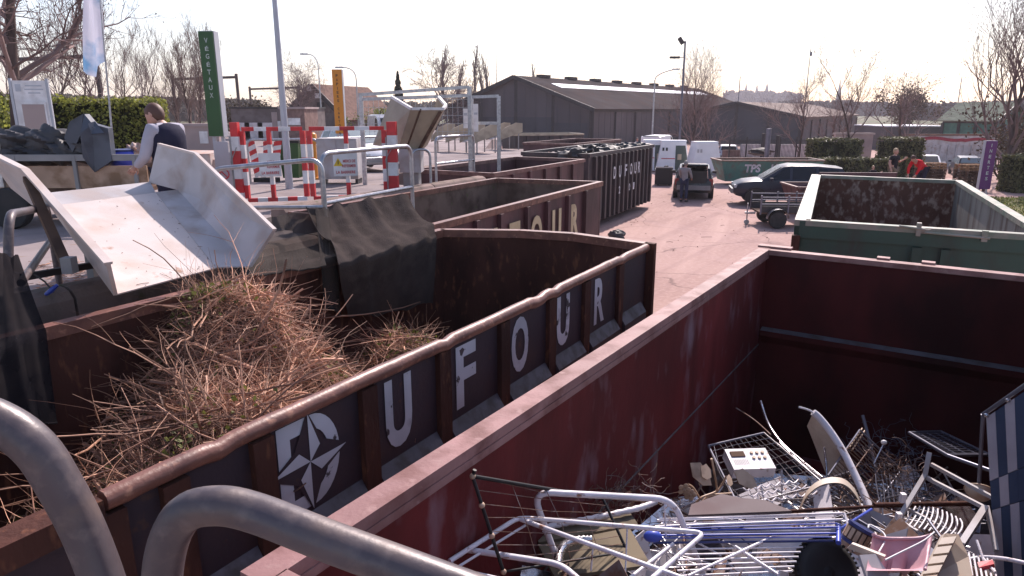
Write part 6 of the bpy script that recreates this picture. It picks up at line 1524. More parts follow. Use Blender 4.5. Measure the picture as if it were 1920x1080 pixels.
# ------------------------------------------------------------------ buildings
def shed(label, C, gd, sdr, hw, L, z0, ze, zr, wallm, gablem, roofm, n_side, skyl=True, vents=0):
    C = Vector(C); gd = Vector(gd).normalized(); sdr = Vector(sdr).normalized()
    o = thing('warehouse', label, 'warehouse', (C.x, C.y, z0))
    g = lambda a, s, z: V3(C.x + gd.x * a + sdr.x * s, C.y + gd.y * a + sdr.y * s, z)
    W = 2 * hw
    mb = MB(); mb.add([g(0, 0, z0), g(W, 0, z0), g(W, 0, ze), g(hw, 0, zr), g(0, 0, ze)], [(4, 3, 2, 1, 0)]); mb.build('gable_wall', gablem, o, world=True)
    mb = MB(); mb.add([g(0, L, z0), g(W, L, z0), g(W, L, ze), g(hw, L, zr), g(0, L, ze)], [(0, 1, 2, 3, 4)]); mb.build('gable_wall', gablem, o, world=True)
    for a in (0, W):
        mb = MB(); mb.add([g(a, 0, z0), g(a, L, z0), g(a, L, ze), g(a, 0, ze)], [(0, 1, 2, 3)]); mb.build('side_wall', wallm, o, world=True)
    s = (zr - ze) / hw
    for a0, a1 in ((-.5, hw), (W + .5, hw)):
        z_ = lambda a: ze + (a if a <= hw else W - a) * s + .12
        mb = MB(); mb.plate([g(a0, -.5, z_(a0)), g(a1, -.5, z_(a1)), g(a1, L + .5, z_(a1)), g(a0, L + .5, z_(a0))], .12); rf = mb.build('roof', roofm, o, world=True)
        mb = MB(); mb.beam(g(a0, -.56, z_(a0) - .1), g(a1, -.56, z_(a1) - .1), .1, .45); mb.build('fascia', 'dark_trim', o, world=True)
        if skyl and a0 < 0:
            mb = MB(); k0, k1 = hw * .62, hw * .76; mb.plate([g(k0, 4, z_(k0) + .1), g(k1, 4, z_(k1) + .1), g(k1, L - 5, z_(k1) + .1), g(k0, L - 5, z_(k0) + .1)], .05); mb.build('skylight_strip', 'skylight', rf, world=True)
    mb = MB(); mb.beam(g(-.06, 0, ze - .2), g(-.06, L, ze - .2), .12, .3); mb.build('gutter', 'dark_trim', o, world=True)
    for i in range(n_side + 1):
        p = g(-.06, L * i / n_side, z0); mb = MB(); mb.beam(p, (p.x, p.y, ze - .36), .14, .35); mb.build('wall_post', 'dark_trim', o, world=True)
    for f in (.5, 1.0, 1.5, .02):
        a = hw * f; p = g(a, -.06, z0); z_t = ze + (a if a <= hw else W - a) * s - .2; mb = MB(); mb.beam(p, (p.x, p.y, z_t), .35, .14); mb.build('wall_post', 'dark_trim', o, world=True)
    mb = MB()                          # darker sheet lower down the gable
    for a, b in ((.06, .48), (.52, .98), (1.02, 1.48)): mb.plate([g(hw * a, -.03, z0 + .1), g(hw * b, -.03, z0 + .1), g(hw * b, -.03, z0 + 2.6 + .6 * (b > .5)), g(hw * a, -.03, z0 + 2.6 + .6 * (b > .5))], .03)
    mb.build('lower_cladding', 'shed_dark', o, world=True)
    jn = MB(); k = int(L / 1.5) if L > 50 else 0
    for i in range(1, k): p = g(-.012, L * i / k, z0); jn.beam(p, (p.x, p.y, ze - .36), .03, .03)
    for i in range(1, int(W / 1.5) if k else 0): a = 1.5 * i; p = g(a, -.07, z0); jn.beam(p, (p.x, p.y, ze + (a if a <= hw else W - a) * s - .25), .03, .03)
    if k: jn.build('cladding_joints', 'shed_dark', o, world=True)
    for i in range(vents):
        p = g(hw, L * (i + .6) / vents * .9 + 2, zr + .32); mb = MB(); mb.box(p, (.8, 2.2, .34), math.atan2(sdr.y, sdr.x) - math.pi / 2); mb.build('roof_vent', roofm, o, world=True)
    return o
GD, SD = (-.83, .555), (.555, .83)
shed('big grey warehouse with a white skylight strip along its roof', (9.05, 80), GD, SD, 10.3, 63, -.2, 3.95, 7.6, 'shed_cladding', 'shed_cladding', 'shed_roof', 11, True, 8)
shed('lower warehouse with a pale brown roof right of the big one', (38.7, 95), GD, SD, 8.8, 46, -.9, 2.85, 4.75, 'shed_cladding', 'shed_dark', 'shed_roof_pale', 8, False)
shed('small green shed with a ribbed pale roof at the right', (50.4, 74.5), (.86, .5), (-.5, .86), 3.4, 5.2, -.9, 2.8, 4.5, 'green_clad', 'green_clad', 'green_roof', 3, False)
def box_building(name, label, cat, px0, px1, d, z0, z1, dep, m, cap=None, d1=None, extra=None):
    a, b = dp(px0, 205, d), dp(px1, 205, d1 or d); a.z = b.z = 0
    u = (b - a); L = u.length; rz = math.atan2(u.y, u.x); c = (a + b) / 2
    o = thing(name, label, cat, (c.x, c.y, z0), rz)
    mb = MB(); mb.box((0, dep / 2, (z1 - z0) / 2), (L, dep, z1 - z0)); mb.build('wall', m, o)
    if cap: mb = MB(); mb.box((0, dep / 2, z1 - z0 + .06), (L + .16, dep + .16, .12)); mb.build('coping', cap, o)
    if extra: extra(o, L, z1 - z0)
    return o
def flat_extra(o, L, h):
    mb = MB(); mb.box((L * .28, -.02, h - 1.25), (L * .30, .04, .75)); s = mb.build('sign_panel', 'sign_white', o)
    mb = MB(); mb.box((L * .1, -.03, h / 2 - .1), (.4, .06, h - .3)); mb.build('pilaster', 'pale_wall', o)
    for x in (-.38, -.2, -.02): mb = MB(); mb.box((L * x, -.02, h * .30), (1.3, .05, h * .5)); mb.build('door', 'white_wall', o)
box_building('brick_building', 'flat-roofed brick building behind the gate with a white sign', 'building', 432, 568, 52, 1.75, 3.95, 6, 'brick_grey', 'dark_trim', extra=flat_extra)
box_building('entrance_kiosk', 'pale pink kiosk wall with a white sign beside the lamp pole', 'kiosk', 524, 570, 44, 1.75, 3.92, 3, 'brick', 'pale_wall', extra=lambda o, L, h: [MB().box((.1, -.02, h - .75), (L * .5, .03, .42)).build('sign_panel', 'sign_white', o)])
box_building('low_wall', 'low pale wall behind the bending man', 'wall', 340, 405, 30, 1.75, 3.2, .3, 'pale_wall', 'pale_wall', extra=lambda o, L, h: [MB().box((.1, -.02, h - .45), (.35, .03, .5)).build('notice', 'sign_white', o)])
def red_band(o, L, h):
    mb = MB(); k = 24; n = [V3(-L / 2 + L * i / k, -.03, h - .42 - .10 * math.sin(i * .55 + 1) - .1 * (i > 14)) for i in range(k + 1)]
    mb.grid([n, [p + V3(0, 0, .26) for p in n]]); mb.build('red_band', 'red_band', o)
    for i in range(12): m2 = MB(); m2.box((-L / 2 + L * (i + .5) / 12, -.03, (h - .8) / 2), (.12, .06, h - .8)); m2.build('pilaster', 'chute_grey', o)
box_building('low_wall', 'long low grey wall with a red band along its top', 'wall', 1708, 1886, 60, -.9, 1.75, .4, 'chute_grey', 'roof_tile', extra=red_band)
box_building('garden_wall', 'short pale wall between the tall hedge and the boy', 'wall', 1573, 1644, 49, -.9, 2.2, .3, 'pale_wall', 'pale_wall')
box_building('low_building', 'low building with a bright roof edge left of the green shed', 'building', 1668, 1778, 84, -.9, 1.9, 8, 'shed_cladding', 'skylight')
def dark_opening(px0, px1, d):
    pass
def brick_house():
    d = 78.0; a, b = dp(612, 205, d), dp(700, 205, d); L = 7.4
    o = thing('brick_house', 'small brick house with a dark gable and brown tiled roof', 'house', (-21.4, 78, 0), R(-16))
    hw = 3.6; ze, zr = 3.1, 6.4; D = 12
    mb = MB(); mb.add([(-hw, 0, 0), (hw, 0, 0), (hw, 0, ze), (0, 0, zr), (-hw, 0, ze)], [(0, 1, 2, 3, 4)]); mb.add([(-hw, D, 0), (hw, D, 0), (hw, D, ze), (0, D, zr), (-hw, D, ze)], [(4, 3, 2, 1, 0)])
    mb.add([(hw, 0, 0), (hw, D, 0), (hw, D, ze), (hw, 0, ze)], [(0, 1, 2, 3)]); mb.add([(-hw, 0, 0), (-hw, D, 0), (-hw, D, ze), (-hw, 0, ze)], [(3, 2, 1, 0)]); mb.build('wall', 'brick_grey', o)
    s = (zr - ze) / hw
    for k in (-1, 1):
        mb = MB(); mb.plate([(k * (hw + .5), -.6, ze - .5 * s + .1), (0, -.6, zr + .1), (0, D + .4, zr + .1), (k * (hw + .5), D + .4, ze - .5 * s + .1)], .14); mb.build('roof', 'roof_tile', o)
        mb = MB(); mb.beam((k * (hw + .5), -.68, ze - .5 * s), (k * .05, -.68, zr), .1, .5); mb.build('bargeboard', 'dark_trim', o)
    mb = MB(); mb.box((-.15, -.78, zr - .35), (.5, .12, .5)); mb.box((.75, -.72, zr - 1.1), (.5, .12, .5)); mb.build('floodlight', 'sign_white', o)
    mb = MB(); mb.box((.7, -.04, zr - 2.3), (.9, .08, 1.1)); mb.build('gable_window', 'dark_trim', o)
brick_house()
def cathedral():
    d = 1100.0; c = dp(1420, 176, d); o = thing('cathedral', 'distant cathedral with five pointed towers on the skyline', 'cathedral', (c.x, c.y, 0))
    k = d / CAM_F
    mb = MB(); mb.box((0, 12, 14), (58 * k, 18, 28)); mb.build('nave', 'far_stone', o)
    for px, y in ((1399, 0), (1404, 14), (1420, 4), (1437, 0), (1441.5, 14)):
        x = (px - 1420) * k; mb = MB(); mb.box((x, y, 16), (4.2 * k, 4.2 * k, 32)); t = mb.build('tower', 'far_stone', o)
        mb = MB(); mb.lathe((x, y, 32), [(2.6 * k, 0), (.05, 12.5 * k)], 4); mb.build('spire', 'far_stone', o)
cathedral()
def church():
    d = 800.0; c = dp(1573, 176, d); k = d / CAM_F; o = thing('church', 'distant church with a single sharp dark spire', 'church', (c.x, c.y, 0))
    mb = MB(); mb.box((0, 0, 11), (6 * k, 6 * k, 22)); mb.build('tower', 'far_stone', o); mb = MB(); mb.lathe((0, 0, 22), [(3 * k, 0), (.05, 26 * k)], 6); mb.build('spire', 'far_stone', o)
    mb = MB(); mb.box((8, 6, 7), (20, 10, 14)); mb.build('nave', 'far_stone', o)
church()

# ------------------------------------------------------------------ far woods
def far_wood(px0, px1, d, top0, top1, label, m='far_wood', n=2600, leaf=2.2, seed=1):
    r = random.Random(seed); mb = MB(); a, b = dp(px0, 205, d), dp(px1, 205, d); k = d / CAM_F
    def top(t): return CAM_H + (205 - (top0 + (top1 - top0) * t)) * k * (1) + 1.6 * k * (math.sin(t * 23 + seed) + .8 * math.sin(t * 51 + 2 * seed) + .6 * math.sin(t * 97))
    for i in range(n):
        t = r.random(); h = top(t); z = h * (1 - abs(r.gauss(0, .33))); x = a.x + (b.x - a.x) * t; mb.leaf((x, d + r.uniform(-14, 14), max(-1, z)), leaf * r.uniform(.6, 1.5))
    k_ = 40; rows = [[V3(a.x + (b.x - a.x) * i / k_, d + 10, -2) for i in range(k_ + 1)], [V3(a.x + (b.x - a.x) * i / k_, d + 10, top(i / k_) * .93) for i in range(k_ + 1)], [V3(a.x + (b.x - a.x) * i / k_, d + 45, -2) for i in range(k_ + 1)]]
    mb.grid(rows); return tag(mb.build('far_wood', m), label, 'woodland', kind='stuff')
far_wood(1360, 1500, 980, 174, 178, 'bluish wooded rise below the distant cathedral', n=3000, leaf=4.5, seed=2)
far_wood(1470, 1800, 520, 192, 198, 'dark far tree line behind the right-hand bare trees', n=4200, leaf=2.8, seed=3)
far_wood(1770, 2000, 300, 196, 190, 'tree line behind the green shed', n=2600, leaf=1.8, seed=4)
far_wood(-100, 470, 240, 176, 190, 'far thicket behind the left-hand bare trees', 'dry_bush', n=4200, leaf=1.5, seed=5)
far_wood(560, 960, 300, 192, 196, 'far tree line behind the tall galvanised frame', 'dry_bush', n=2600, leaf=1.6, seed=6)

# ------------------------------------------------------------------ hedges
def hedge(label, a, b, z0, h, dep, n, leaf=.10, m='hedge_leaf', seed=1, core='hedge_core'):
    r = random.Random(seed); a, b = Vector(a), Vector(b); u = b - a; L = u.length; o = thing('hedge', label, 'hedge', ((a.x + b.x) / 2, (a.y + b.y) / 2, z0), math.atan2(u.y, u.x))
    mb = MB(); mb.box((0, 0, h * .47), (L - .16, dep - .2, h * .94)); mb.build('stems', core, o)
    mb = MB(); k = 0
    while k < n:
        x, y, z = r.uniform(-L / 2, L / 2), r.uniform(-dep / 2, dep / 2), r.uniform(0, h); f = r.choice('ffffttles')
        wob = .07 * math.sin(x * 3.1 + z * 4) + .06 * math.sin(x * 7.7 - z * 2.3) + .05 * math.sin(x * 1.3 + 2)
        if f == 'f': p, nn = V3(x, -dep / 2 + wob + r.uniform(-.03, .07), z), (0, -1, .2)
        elif f == 't': p, nn = V3(x, y, h + wob * .8 + r.uniform(-.09, .03)), (0, 0, 1)
        elif f == 'l': p, nn = V3(-L / 2 + r.uniform(-.02, .08), y, z), (-1, 0, 0)
        elif f == 'e': p, nn = V3(L / 2 - r.uniform(-.02, .08), y, z), (1, 0, 0)
        else: p, nn = V3(x, dep / 2 - .03, z), (0, 1, 0)
        mb.leaf(p, leaf * r.uniform(.6, 1.5), nn); k += 1
    mb.build('foliage', m, o)
hedge('long clipped green hedge behind the loaded trailer', (-16.6, 19.2), (-10.2, 21.0), 2.05, 2.13, 1.1, 15000, .085, seed=1)
hedge('low hedge stretching behind the dark blue car', (16.0, 41.5), (23.6, 42.5), -.1, 1.15, 1.0, 5200, .13, 'hedge_dark', seed=2)
hedge('tall square green hedge block left of the pale wall', (18.9, 45), (22.1, 45), -.6, 2.65, 1.2, 4200, .13, 'hedge_dark', seed=3)
hedge('tall square hedge block behind the boy in black', (23.6, 45.2), (26.1, 45.2), -.85, 2.95, 1.2, 4200, .13, 'hedge_dark', seed=4)
hedge('dark hedge right of the purple column sign', (24.0, 33.8), (28.5, 34.8), 0, 1.75, 1.2, 6500, .12, 'hedge_dark', seed=5)

# ------------------------------------------------------------------ bare trees
def tree_mesh(seed, h, trunk_r, spread=.6, lv=4, kids=(7, 6, 5, 4), up=.25, first=.3, lean=(0, 0), ratio=(.42, .62), buds=0, bud=.06, droop=0.0, twig_r=.006, ns=(7, 5, 4, 3), wob=.09):
    r = random.Random(seed); T, C, Bd = MB(), MB(), MB()
    def br(p, d, L, rad, l):
        n = ns[min(l, 3)] if l < 4 else 2; pts, rs = [p], [rad]; q = p.copy()
        for k in range(n):
            j = wob if l == 0 else .2
            d = (d + V3(r.gauss(0, j), r.gauss(0, j), r.gauss(0, j * .6) + (up * .25 if l else 0) - droop * (l > 1))).normalized(); q = q + d * (L / n); pts.append(q.copy()); rs.append(max(twig_r * .7, rad * (1 - .72 * (k + 1) / n)))
        (T if l == 0 else C).tube(pts, rs, (9, 6, 4, 3, 3)[l], cap=False)
        if l < lv:
            m = kids[l]
            for k in range(m):
                t = first + (1 - first) * (k + r.random()) / m if l == 0 else r.uniform(.2, 1.0)
                f = t * n; i = min(int(f), n - 1); c = pts[i] + (pts[i + 1] - pts[i]) * (f - i); ax = (pts[i + 1] - pts[i]).normalized()
                o = ax.orthogonal().normalized(); o.rotate(Matrix.Rotation(r.random() * 6.283, 3, ax)); s = spread * r.uniform(.7, 1.3)
                br(c, (ax * (1 - s * .4) + o * s + V3(0, 0, up)).normalized(), L * r.uniform(*ratio) * (1.1 - .45 * t if l == 0 else 1), max(twig_r, rs[i] * .62), l + 1)
        if buds and l >= lv - 1:
            for k in range(buds): Bd.leaf(pts[r.randrange(1, len(pts))] + V3(r.gauss(0, .04), r.gauss(0, .04), r.gauss(0, .04)), bud * r.uniform(.6, 1.4))
    br(V3(0, 0, 0), V3(lean[0], lean[1], 1).normalized(), h, trunk_r, 0)
    return T, C, Bd
def tree(label, loc, rz, kw, name='bare_tree', group=None, twig='twig', sc_=1.0):
    T, C, Bd = tree_mesh(**kw); o = thing(name, label, 'tree', loc, rz, group, sc_)
    T.build('trunk', 'bark', o, smooth=60); C.build('crown', twig, o)
    if Bd.f: Bd.build('buds', 'bud', o)
    return o
def ground_at(px, d): q = dp(px, 205, d); return V3(q.x, q.y, gz(q.x, q.y))
# right-hand side
tree('slender bare tree left of centre among the right-hand trees, behind the low hedge', ground_at(1612, 46), 0, dict(seed=5, h=7.6, trunk_r=.13, spread=.55, kids=(9, 6, 5, 3), up=.35, first=.22, buds=2, bud=.07, lv=4), sc_=.8)
tree('wide bushy bare tree behind the hedge near the red jumper', ground_at(1703, 52), 1, dict(seed=9, h=5.4, trunk_r=.16, spread=.8, kids=(7, 6, 5, 3), up=.25, first=.1, ratio=(.5, .75), buds=1, bud=.08))
tree('small bare tree in front of the lower warehouse', ground_at(1505, 58), 2, dict(seed=12, h=5.4, trunk_r=.12, spread=.75, kids=(8, 6, 5, 3), up=.25, first=.12, ratio=(.5, .75)))
tree('dense bare shrub tree in front of the big warehouse by the lamp post', ground_at(1305, 66), 3, dict(seed=14, h=6.3, trunk_r=.14, spread=.7, kids=(11, 8, 6, 3), up=.3, first=.03, ratio=(.55, .8)))
tree('bare bush leaning right beside the dense shrub tree', ground_at(1335, 68), 4, dict(seed=15, h=4.8, trunk_r=.1, spread=.8, kids=(10, 7, 5, 3), up=.2, first=.03, lean=(.35, 0), ratio=(.5, .8)))
tree('large bare tree with many buds at the right edge', ground_at(1915, 37), 1.1, dict(seed=18, h=7.6, trunk_r=.2, spread=.62, kids=(10, 7, 5, 3), up=.5, first=.06, ratio=(.6, .85), buds=3, bud=.07, lean=(.12, 0)), twig='twig', sc_=.84)
tree('thin bare tree just left of the slender one, before the lower warehouse', ground_at(1560, 60), 5, dict(seed=21, h=4.4, trunk_r=.1, spread=.75, kids=(8, 6, 4, 3), up=.25, first=.1, ratio=(.5, .75)))
# left edge
q = dp(14, 205, 16.9)
lt = tree('dark bare tree at the left edge reaching over the hedge', (q.x, 16.9, 2.1), 0, dict(seed=30, h=7.5, trunk_r=.15, spread=.75, kids=(16, 9, 6, 4), up=.12, first=.22, ratio=(.36, .56), buds=1, bud=.05, wob=.02, lean=(.13, 0)))
row = tree('bare roadside tree in the row behind the clipped hedge', (0, 0, 0), 0, dict(seed=33, h=6.2, trunk_r=.085, spread=.45, kids=(8, 6, 4, 2), up=.5, first=.15, ratio=(.45, .7), twig_r=.009), group='row of bare trees behind the hedge', twig='twig')
protos = [row, tree('bare roadside tree in the row behind the clipped hedge', (0, 0, 0), 0, dict(seed=37, h=5.6, trunk_r=.08, spread=.5, kids=(8, 5, 4, 2), up=.45, first=.1, ratio=(.5, .72), twig_r=.009), group='row of bare trees behind the hedge', twig='twig_pale')]
for i, (px, d, s, rz) in enumerate(((38, 44, .92, 0), (70, 47, 1.05, 1), (104, 50, 1.12, 2), (152, 52, 1.2, 4), (190, 50, 1.0, 5), (228, 56, 1.0, 2.5), (262, 54, .9, 3.5), (298, 58, .75, 5.5))):
    q = dp(px, 205, d)
    if i < 2: o = protos[i]; o.location = (q.x, q.y, zq(d)); o.rotation_euler.z = rz; o.scale = (s, s, s)
    else: dup(protos[i % 2], (q.x, q.y, zq(d)), rz, scale=s)
T2 = dict(seed=41, h=7.4, trunk_r=.12, spread=.4, kids=(13, 8, 6, 3), up=.5, first=.05, ratio=(.42, .65), twig_r=.009)
q = dp(352, 205, 42); g1 = tree('tall pale thicket tree left of the green column sign', (q.x, q.y, 1.7), 0, T2, twig='twig_pale', group='pale thicket trees by the green sign', sc_=.62)
for px, d, s, rz, lb in ((372, 45, .7, 2, 'taller pale thicket tree touching the green column sign'), (332, 46, .5, 4, 'shorter pale thicket tree above the bending man')):
    q = dp(px, 205, d); dup(g1, (q.x, q.y, 1.7), rz, lb, s)
q = dp(565, 205, 74); tree('round bare tree behind the brick house', (q.x, q.y, 0), 0, dict(seed=44, h=9.2, trunk_r=.22, spread=.85, kids=(9, 7, 5, 4), up=.22, first=.3, ratio=(.5, .75), twig_r=.018), sc_=.66)
pop = dict(seed=50, h=14.5, trunk_r=.25, spread=.22, kids=(34, 8, 5, 2), up=.85, first=.1, ratio=(.22, .36), twig_r=.035, lv=3)
q = dp(838, 205, 150); pp = tree('tall thin poplar at the left end of the poplar row', (q.x, q.y, 0), 0, pop, name='poplar_tree', group='row of thin poplars behind the big warehouse')
for px, d, s, rz, lb in ((858, 150, .82, 1, 'shorter thin poplar second from the left in the poplar row'), (879, 152, 1.02, 2, 'tall thin poplar in the middle of the poplar row'), (897, 152, .84, 3, 'shorter thin poplar right of the middle in the poplar row'), (917, 155, .93, 4, 'thin poplar at the right end of the poplar row'), (1010, 205, .98, 5, 'small thin poplar top showing above the big warehouse roof')):
    q = dp(px, 205, d); dup(pp, (q.x, q.y, 0), rz, lb, s)
q = dp(812, 205, 90); tree('low wide bare tree left of the poplars', (q.x, q.y, 0), 0, dict(seed=55, h=7.2, trunk_r=.2, spread=.85, kids=(9, 7, 5, 4), up=.15, first=.15, ratio=(.5, .75), twig_r=.02))
def conifer():
    q = dp(748, 205, 95); o = thing('conifer_tree', 'small dark conifer above the raised chute', 'tree', (q.x, q.y, 0)); r = random.Random(3)
    mb = MB(); mb.tube([V3(0, 0, 0), V3(0, 0, 8.6)], [.16, .02], 7); mb.build('trunk', 'bark', o); mb = MB()
    for i in range(2600):
        z = r.uniform(2.2, 8.7); rr2 = (8.9 - z) * .24 * (.55 + .45 * abs(math.sin(z * 4))) * math.sqrt(r.random()); a = r.random() * 6.283; mb.leaf((rr2 * math.cos(a), rr2 * math.sin(a), z - rr2 * .35), .3)
    mb.build('crown', 'conifer', o)
conifer()
def bush(label, px, d, z0, size, m, n, leaf, seed):
    q = dp(px, 205, d); o = thing('bush', label, 'bush', (q.x, q.y, z0)); r = random.Random(seed); mb = MB(); st = MB()
    for i in range(26):
        a = r.random() * 6.28; st.tube([V3(0, 0, 0), V3(math.cos(a) * size[0] * r.random(), math.sin(a) * size[0] * r.random(), size[1] * r.uniform(.5, 1))], [.03, .008], 4, cap=False)
    st.build('stems', 'bark', o); cl = [(r.gauss(0, size[0] * .5), r.gauss(0, size[0] * .5), r.uniform(.25, .95) * size[1]) for _ in range(22)]
    for i in range(n):
        c = cl[i % 22]; mb.leaf((c[0] + r.gauss(0, size[0] * .2), c[1] + r.gauss(0, size[0] * .2), max(.05, c[2] + r.gauss(0, size[1] * .12))), leaf * r.uniform(.6, 1.4))
    mb.build('foliage', m, o)
for lb, px, d, z0, s, m, n, lf, sd2 in (('dark green bush at the left edge below the bare tree', 16, 18.6, 2.05, (1.1, 2.0), 'hedge_leaf', 2600, .10, 1), ('brown bush left of the brick building', 462, 60, 1.75, (2.2, 2.7), 'dry_bush', 1800, .22, 2), ('brown bush behind the flat-roofed building', 500, 66, 1.75, (2.6, 2.8), 'dry_bush', 1800, .24, 3),
                                  ('light green bush behind the wire panel', 712, 62, 1.75, (2.0, 2.0), 'green_leaf', 1600, .2, 4), ('dark round shrub behind the wide bare tree', 1707, 110, -.8, (3.0, 7.2), 'dry_bush', 4200, .3, 5), ('brown scrub at the foot of the budding tree', 1900, 38.5, 0, (1.4, 2.5), 'dry_bush', 2200, .12, 6),
                                  ('brown scrub right of the green shed', 1925, 44, 0, (2.4, 4.2), 'dry_bush', 2400, .2, 7)):
    bush(lb, px, d, z0, s, m, n, lf, sd2)
# grass verge at the right edge
def verge():
    mb = MB(); c = at(1925, 395, .02); mb.grid([[V3(c.x + (i - 5) * .75, c.y + (j - 4) * 1.1, gz(c.x + (i - 5) * .75, c.y + (j - 4) * 1.1) + .006) for i in range(14)] for j in range(9)]); tag(mb.build('grass_verge', 'dry_grass'), kind='structure')
    r = random.Random(2); g_ = MB()
    for i in range(5000):
        x, y = c.x + r.uniform(-3.7, 6), c.y + r.uniform(-4.3, 4.3); g_.leaf((x, y, gz(x, y) + .05), .1, (r.gauss(0, .4), -1, .2))
    tag(g_.build('dry_grass', 'green_leaf'), 'dry grass on the verge at the right edge', 'grass', kind='stuff')
verge()

# ------------------------------------------------------------------ poles, lamps, masts, fence
def pole(name, label, cat, px, py_top, d, z0, r0, r1, build=None, m='galv', lean=0):
    q = dp(px, py_top, d); o = thing(name, label, cat, (q.x, q.y, z0)); h = q.z - z0
    mb = MB(); mb.tube([V3(0, 0, 0), V3(0, 0, h)], [r0, r1], 10); mb.lathe((0, 0, 0), [(r0 * 1.8, 0), (r0 * 1.8, .03), (r0 * 1.1, .04)], 10); mb.build('pole', m, o, smooth=60)
    if build: build(o, h)
    return o
pole('lamp_post', 'tall pale lamp pole rising out of the picture beside the brick building', 'lamp post', 510, -60, 15.5, 2.15, .085, .045, lambda o, h: [MB().tube(arc((0, 0, h), (0, 0, h + .5), (.9, 0, h + .6)), .035, 8).build('arm', 'galv', o), MB().box((1.1, 0, h + .58), (.6, .25, .12)).build('lamp_head', 'sign_grey', o)], 'sign_grey')
def arm_left(dx, up_, hd):
    def f(o, h):
        MB().tube(arc((0, 0, h), (0, 0, h + up_), (dx, 0, h + up_)), .05, 7).build('arm', 'galv', o); MB().box((dx + (-.3 if dx < 0 else .3), 0, h + up_), (.7, .28, .14)).build('lamp_head', hd, o)
    return f
pole('lamp_post', 'curved lamp post above the round bare tree', 'lamp post', 597, 128, 70, 0, .09, .05, arm_left(-1.0, 1.3, 'sign_grey'))
pole('lamp_post', 'thin curved lamp post right of the orange column sign', 'lamp post', 668, 150, 66, 1.7, .08, .05, arm_left(-1.2, 1.1, 'sign_grey'))
pole('lamp_post', 'grey lamp post with a long slanted arm in front of the big warehouse', 'lamp post', 1228, 150, 62, 0, .09, .06, lambda o, h: [MB().tube(arc((0, 0, h), (0, 0, h + .5), (1.5, 0, h + .85)), .05, 7).build('arm', 'galv', o), MB().box((1.75, 0, h + .88), (.6, .25, .12)).build('lamp_head', 'sign_grey', o)])
def floods(o, h):
    mb = MB(); mb.box((-.32, 0, h + .02), (.55, .3, .26), M=Matrix.Rotation(R(55), 3, 'Y')); mb.build('floodlight', 'dark_trim', o)
    mb = MB(); mb.box((-.72, 0, h - 1.15), (.72, .3, .16)); mb.build('floodlight', 'dark_trim', o); mb = MB(); mb.beam((0, 0, h - 1.15), (-.4, 0, h - 1.15), .05, .05); mb.build('bracket', 'dark_trim', o)
pole('floodlight_pole', 'dark pole with two floodlights in front of the warehouse roof', 'floodlight', 1285, 77, 54, 0, .09, .07, floods, 'slate_tube')
pole('radio_mast', 'thin mast behind the poplars and the big warehouse', 'mast', 930, 66, 170, 0, .16, .06, None, 'slate_tube')
pole('radio_mast', 'thin mast with a kink above the lower warehouse', 'mast', 1521, 83, 120, -.85, .13, .05, lambda o, h: [MB().box((.12, 0, h - 1.5), (.35, .2, .7)).build('antenna', 'slate_tube', o)], 'slate_tube')
pole('radio_mast', 'short thin mast behind the small bare tree', 'mast', 1388, 143, 160, 0, .14, .1, None, 'slate_tube')
pole('radio_mast', 'faint thin mast left of the green shed', 'mast', 1804, 143, 200, -.8, .16, .1, None, 'slate_tube')
pole('grey_post', 'grey post standing at the yard gate behind the teal skip', 'post', 1442, 241, 50, 0, .17, .17, None, 'slate_tube')
pole('dark_post', 'dark gate post left of the grey post', 'post', 1432, 250, 56, 0, .16, .14, None, 'dark_trim')
pole('dark_post', 'dark gate post right of the grey post', 'post', 1459, 254, 56, 0, .16, .14, None, 'dark_trim')
def gantry(label, pa, pb, y0, y1, d, z0):
    q0, q1 = dp(pa, y0, d), dp(pb, y1, d); o = thing('catenary_gantry', label, 'railway gantry', (q0.x, q0.y, z0), 0, 'railway gantries behind the trees')
    for q in (q0, q1): mb = MB(); mb.beam((q.x, q.y, z0), (q.x, q.y, q.z + .3), .28, .28); mb.build('mast', 'shed_roof', o, world=True)
    mb = MB(); mb.beam(q0 - V3(0, 0, .1), q1 - V3(0, 0, .1), .2, .3); mb.build('cross_beam', 'shed_roof', o, world=True)
gantry('railway gantry partly hidden by the green column sign', 323, 443, 147, 143, 90, 0)
gantry('farther railway gantry behind the lamp pole', 468, 560, 166, 163, 120, 0)
gantry('railway gantry behind the trees at the left edge', -40, 178, 112, 103, 60, 0)
def iron_fence():
    q = dp(1366, 300, 57); o = thing('iron_fence', 'black iron bar fence along the far side of the yard', 'fence', (q.x, q.y, 0)); a, b = dp(1366, 300, 57), dp(1522, 300, 57); n = 62
    mb = MB()
    for i in range(n + 1): x = a.x + (b.x - a.x) * i / n; mb.beam((x, 57, -.2), (x, 57, 1.6), .03, .03)
    mb.build('bars', 'dark_trim', o, world=True)
    for z in (.15, 1.45): mb = MB(); mb.beam((a.x, 57.03, z), (b.x, 57.03, z), .04, .05); mb.build('rail', 'dark_trim', o, world=True)
    for i in range(6): x = a.x + (b.x - a.x) * i / 5; mb = MB(); mb.beam((x, 57.02, -.3), (x, 57.02, 1.75), .1, .1); mb.build('post', 'dark_trim', o, world=True)
iron_fence()
box_building('white_wall', 'low white wall seen through the iron fence', 'wall', 1396, 1520, 61.5, -.7, .95, .3, 'white_wall', None)
box_building('orange_wall', 'low terracotta wall behind the left part of the iron fence', 'wall', 1362, 1394, 59, -.5, .6, .3, 'brick', None)
mb = MB(); crumple(mb, at(1425, 285, .9), (.9, .4, .3), 81); o = mb.build('earth_heap', 'dark_trim', smooth=50); tag(o, 'dark heap of rubble beyond the teal skip', 'rubble')
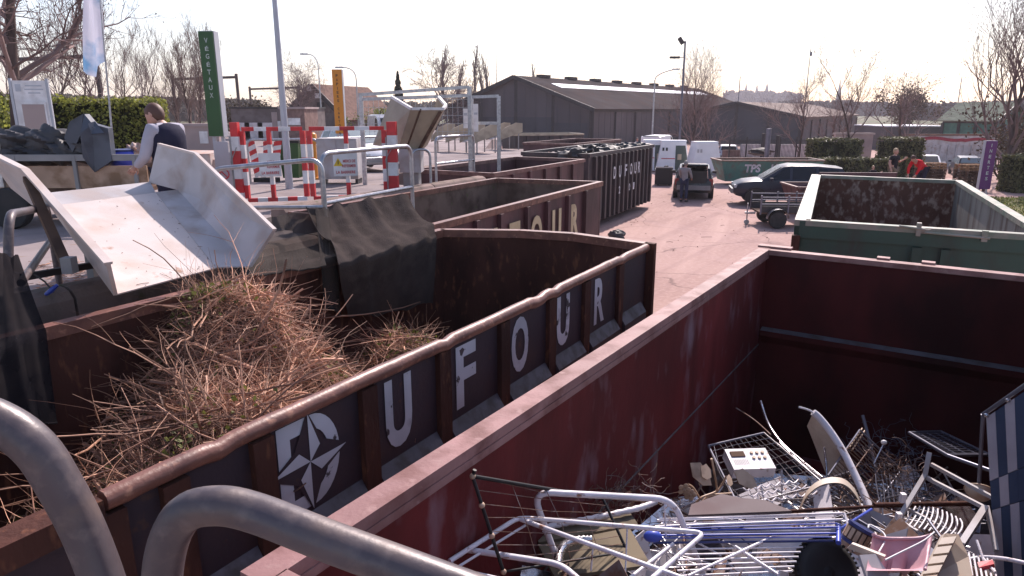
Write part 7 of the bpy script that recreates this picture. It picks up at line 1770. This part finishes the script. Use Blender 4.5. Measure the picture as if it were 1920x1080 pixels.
def yard_litter():
    r = random.Random(44); mb = MB()
    for i in range(260):
        x, y = r.uniform(-1, 12), r.uniform(8, 34); z = gz(x, y) + .006
        if r.random() < .6: mb.leaf((x, y, z + .01), r.uniform(.03, .08), (0, 0, 1))
        else:
            t = r.random() * 6.28; L = r.uniform(.08, .35); mb.tube([V3(x, y, z), V3(x + L * .5 * math.cos(t), y + L * .5 * math.sin(t), z + .012), V3(x + L * math.cos(t + .3), y + L * math.sin(t + .3), z)], .005, 4)
    tag(mb.build('ground_litter', 'litter'), 'small twigs and leaves scattered on the yard', 'litter', kind='stuff')
yard_litter()
# air of the place
def haze():
    mb = MB(); mb.box((0, 640, 34), (3200, 1500, 74)); o = mb.build('haze', 'black'); o.data.materials.clear()
    m = bpy.data.materials.new('haze'); m.use_nodes = True; n = m.node_tree.nodes; n.clear(); v = n.new('ShaderNodeVolumePrincipled'); v.inputs['Color'].default_value = (.93, .88, .97, 1); v.inputs['Density'].default_value = HAZE
    v.inputs['Anisotropy'].default_value = 0.3; out = n.new('ShaderNodeOutputMaterial'); m.node_tree.links.new(v.outputs[0], out.inputs['Volume']); o.data.materials.append(m); o['kind'] = 'stuff'; o.visible_shadow = True
HAZE = 0.00035
haze()
def net_on_black():
    mb = MB(); r = random.Random(5)
    for k in range(9):
        t = .04 + k * .115; a = V3(*A4, 0) * (1 - t) + V3(*B4, 0) * t; crumple(mb, (a.x - .35 - r.random() * .5, a.y + .2, 2.44), (.55, .45, .2 + .06 * r.random()), 90 + k, 10, .25)
    tag(mb.build('tarpaulin', 'tarp_grey', smooth=40), 'dark crumpled cover sheet bunched along the top of the tall black container', 'tarpaulin')
    mb = MB()
    for k in range(7):
        t = .02 + k * .13; a = V3(*A4, 0) * (1 - t) + V3(.35, 23.55, 0) * t; crumple(mb, (a.x, a.y + .55, 2.36), (.35, .3, .17), 120 + k, 10, .25)
    tag(mb.build('paper_heap', 'bale', smooth=40), 'pale waste paper filling the near end of the tall black container', 'waste paper', kind='stuff')
net_on_black()
sc.cycles.use_denoising = True
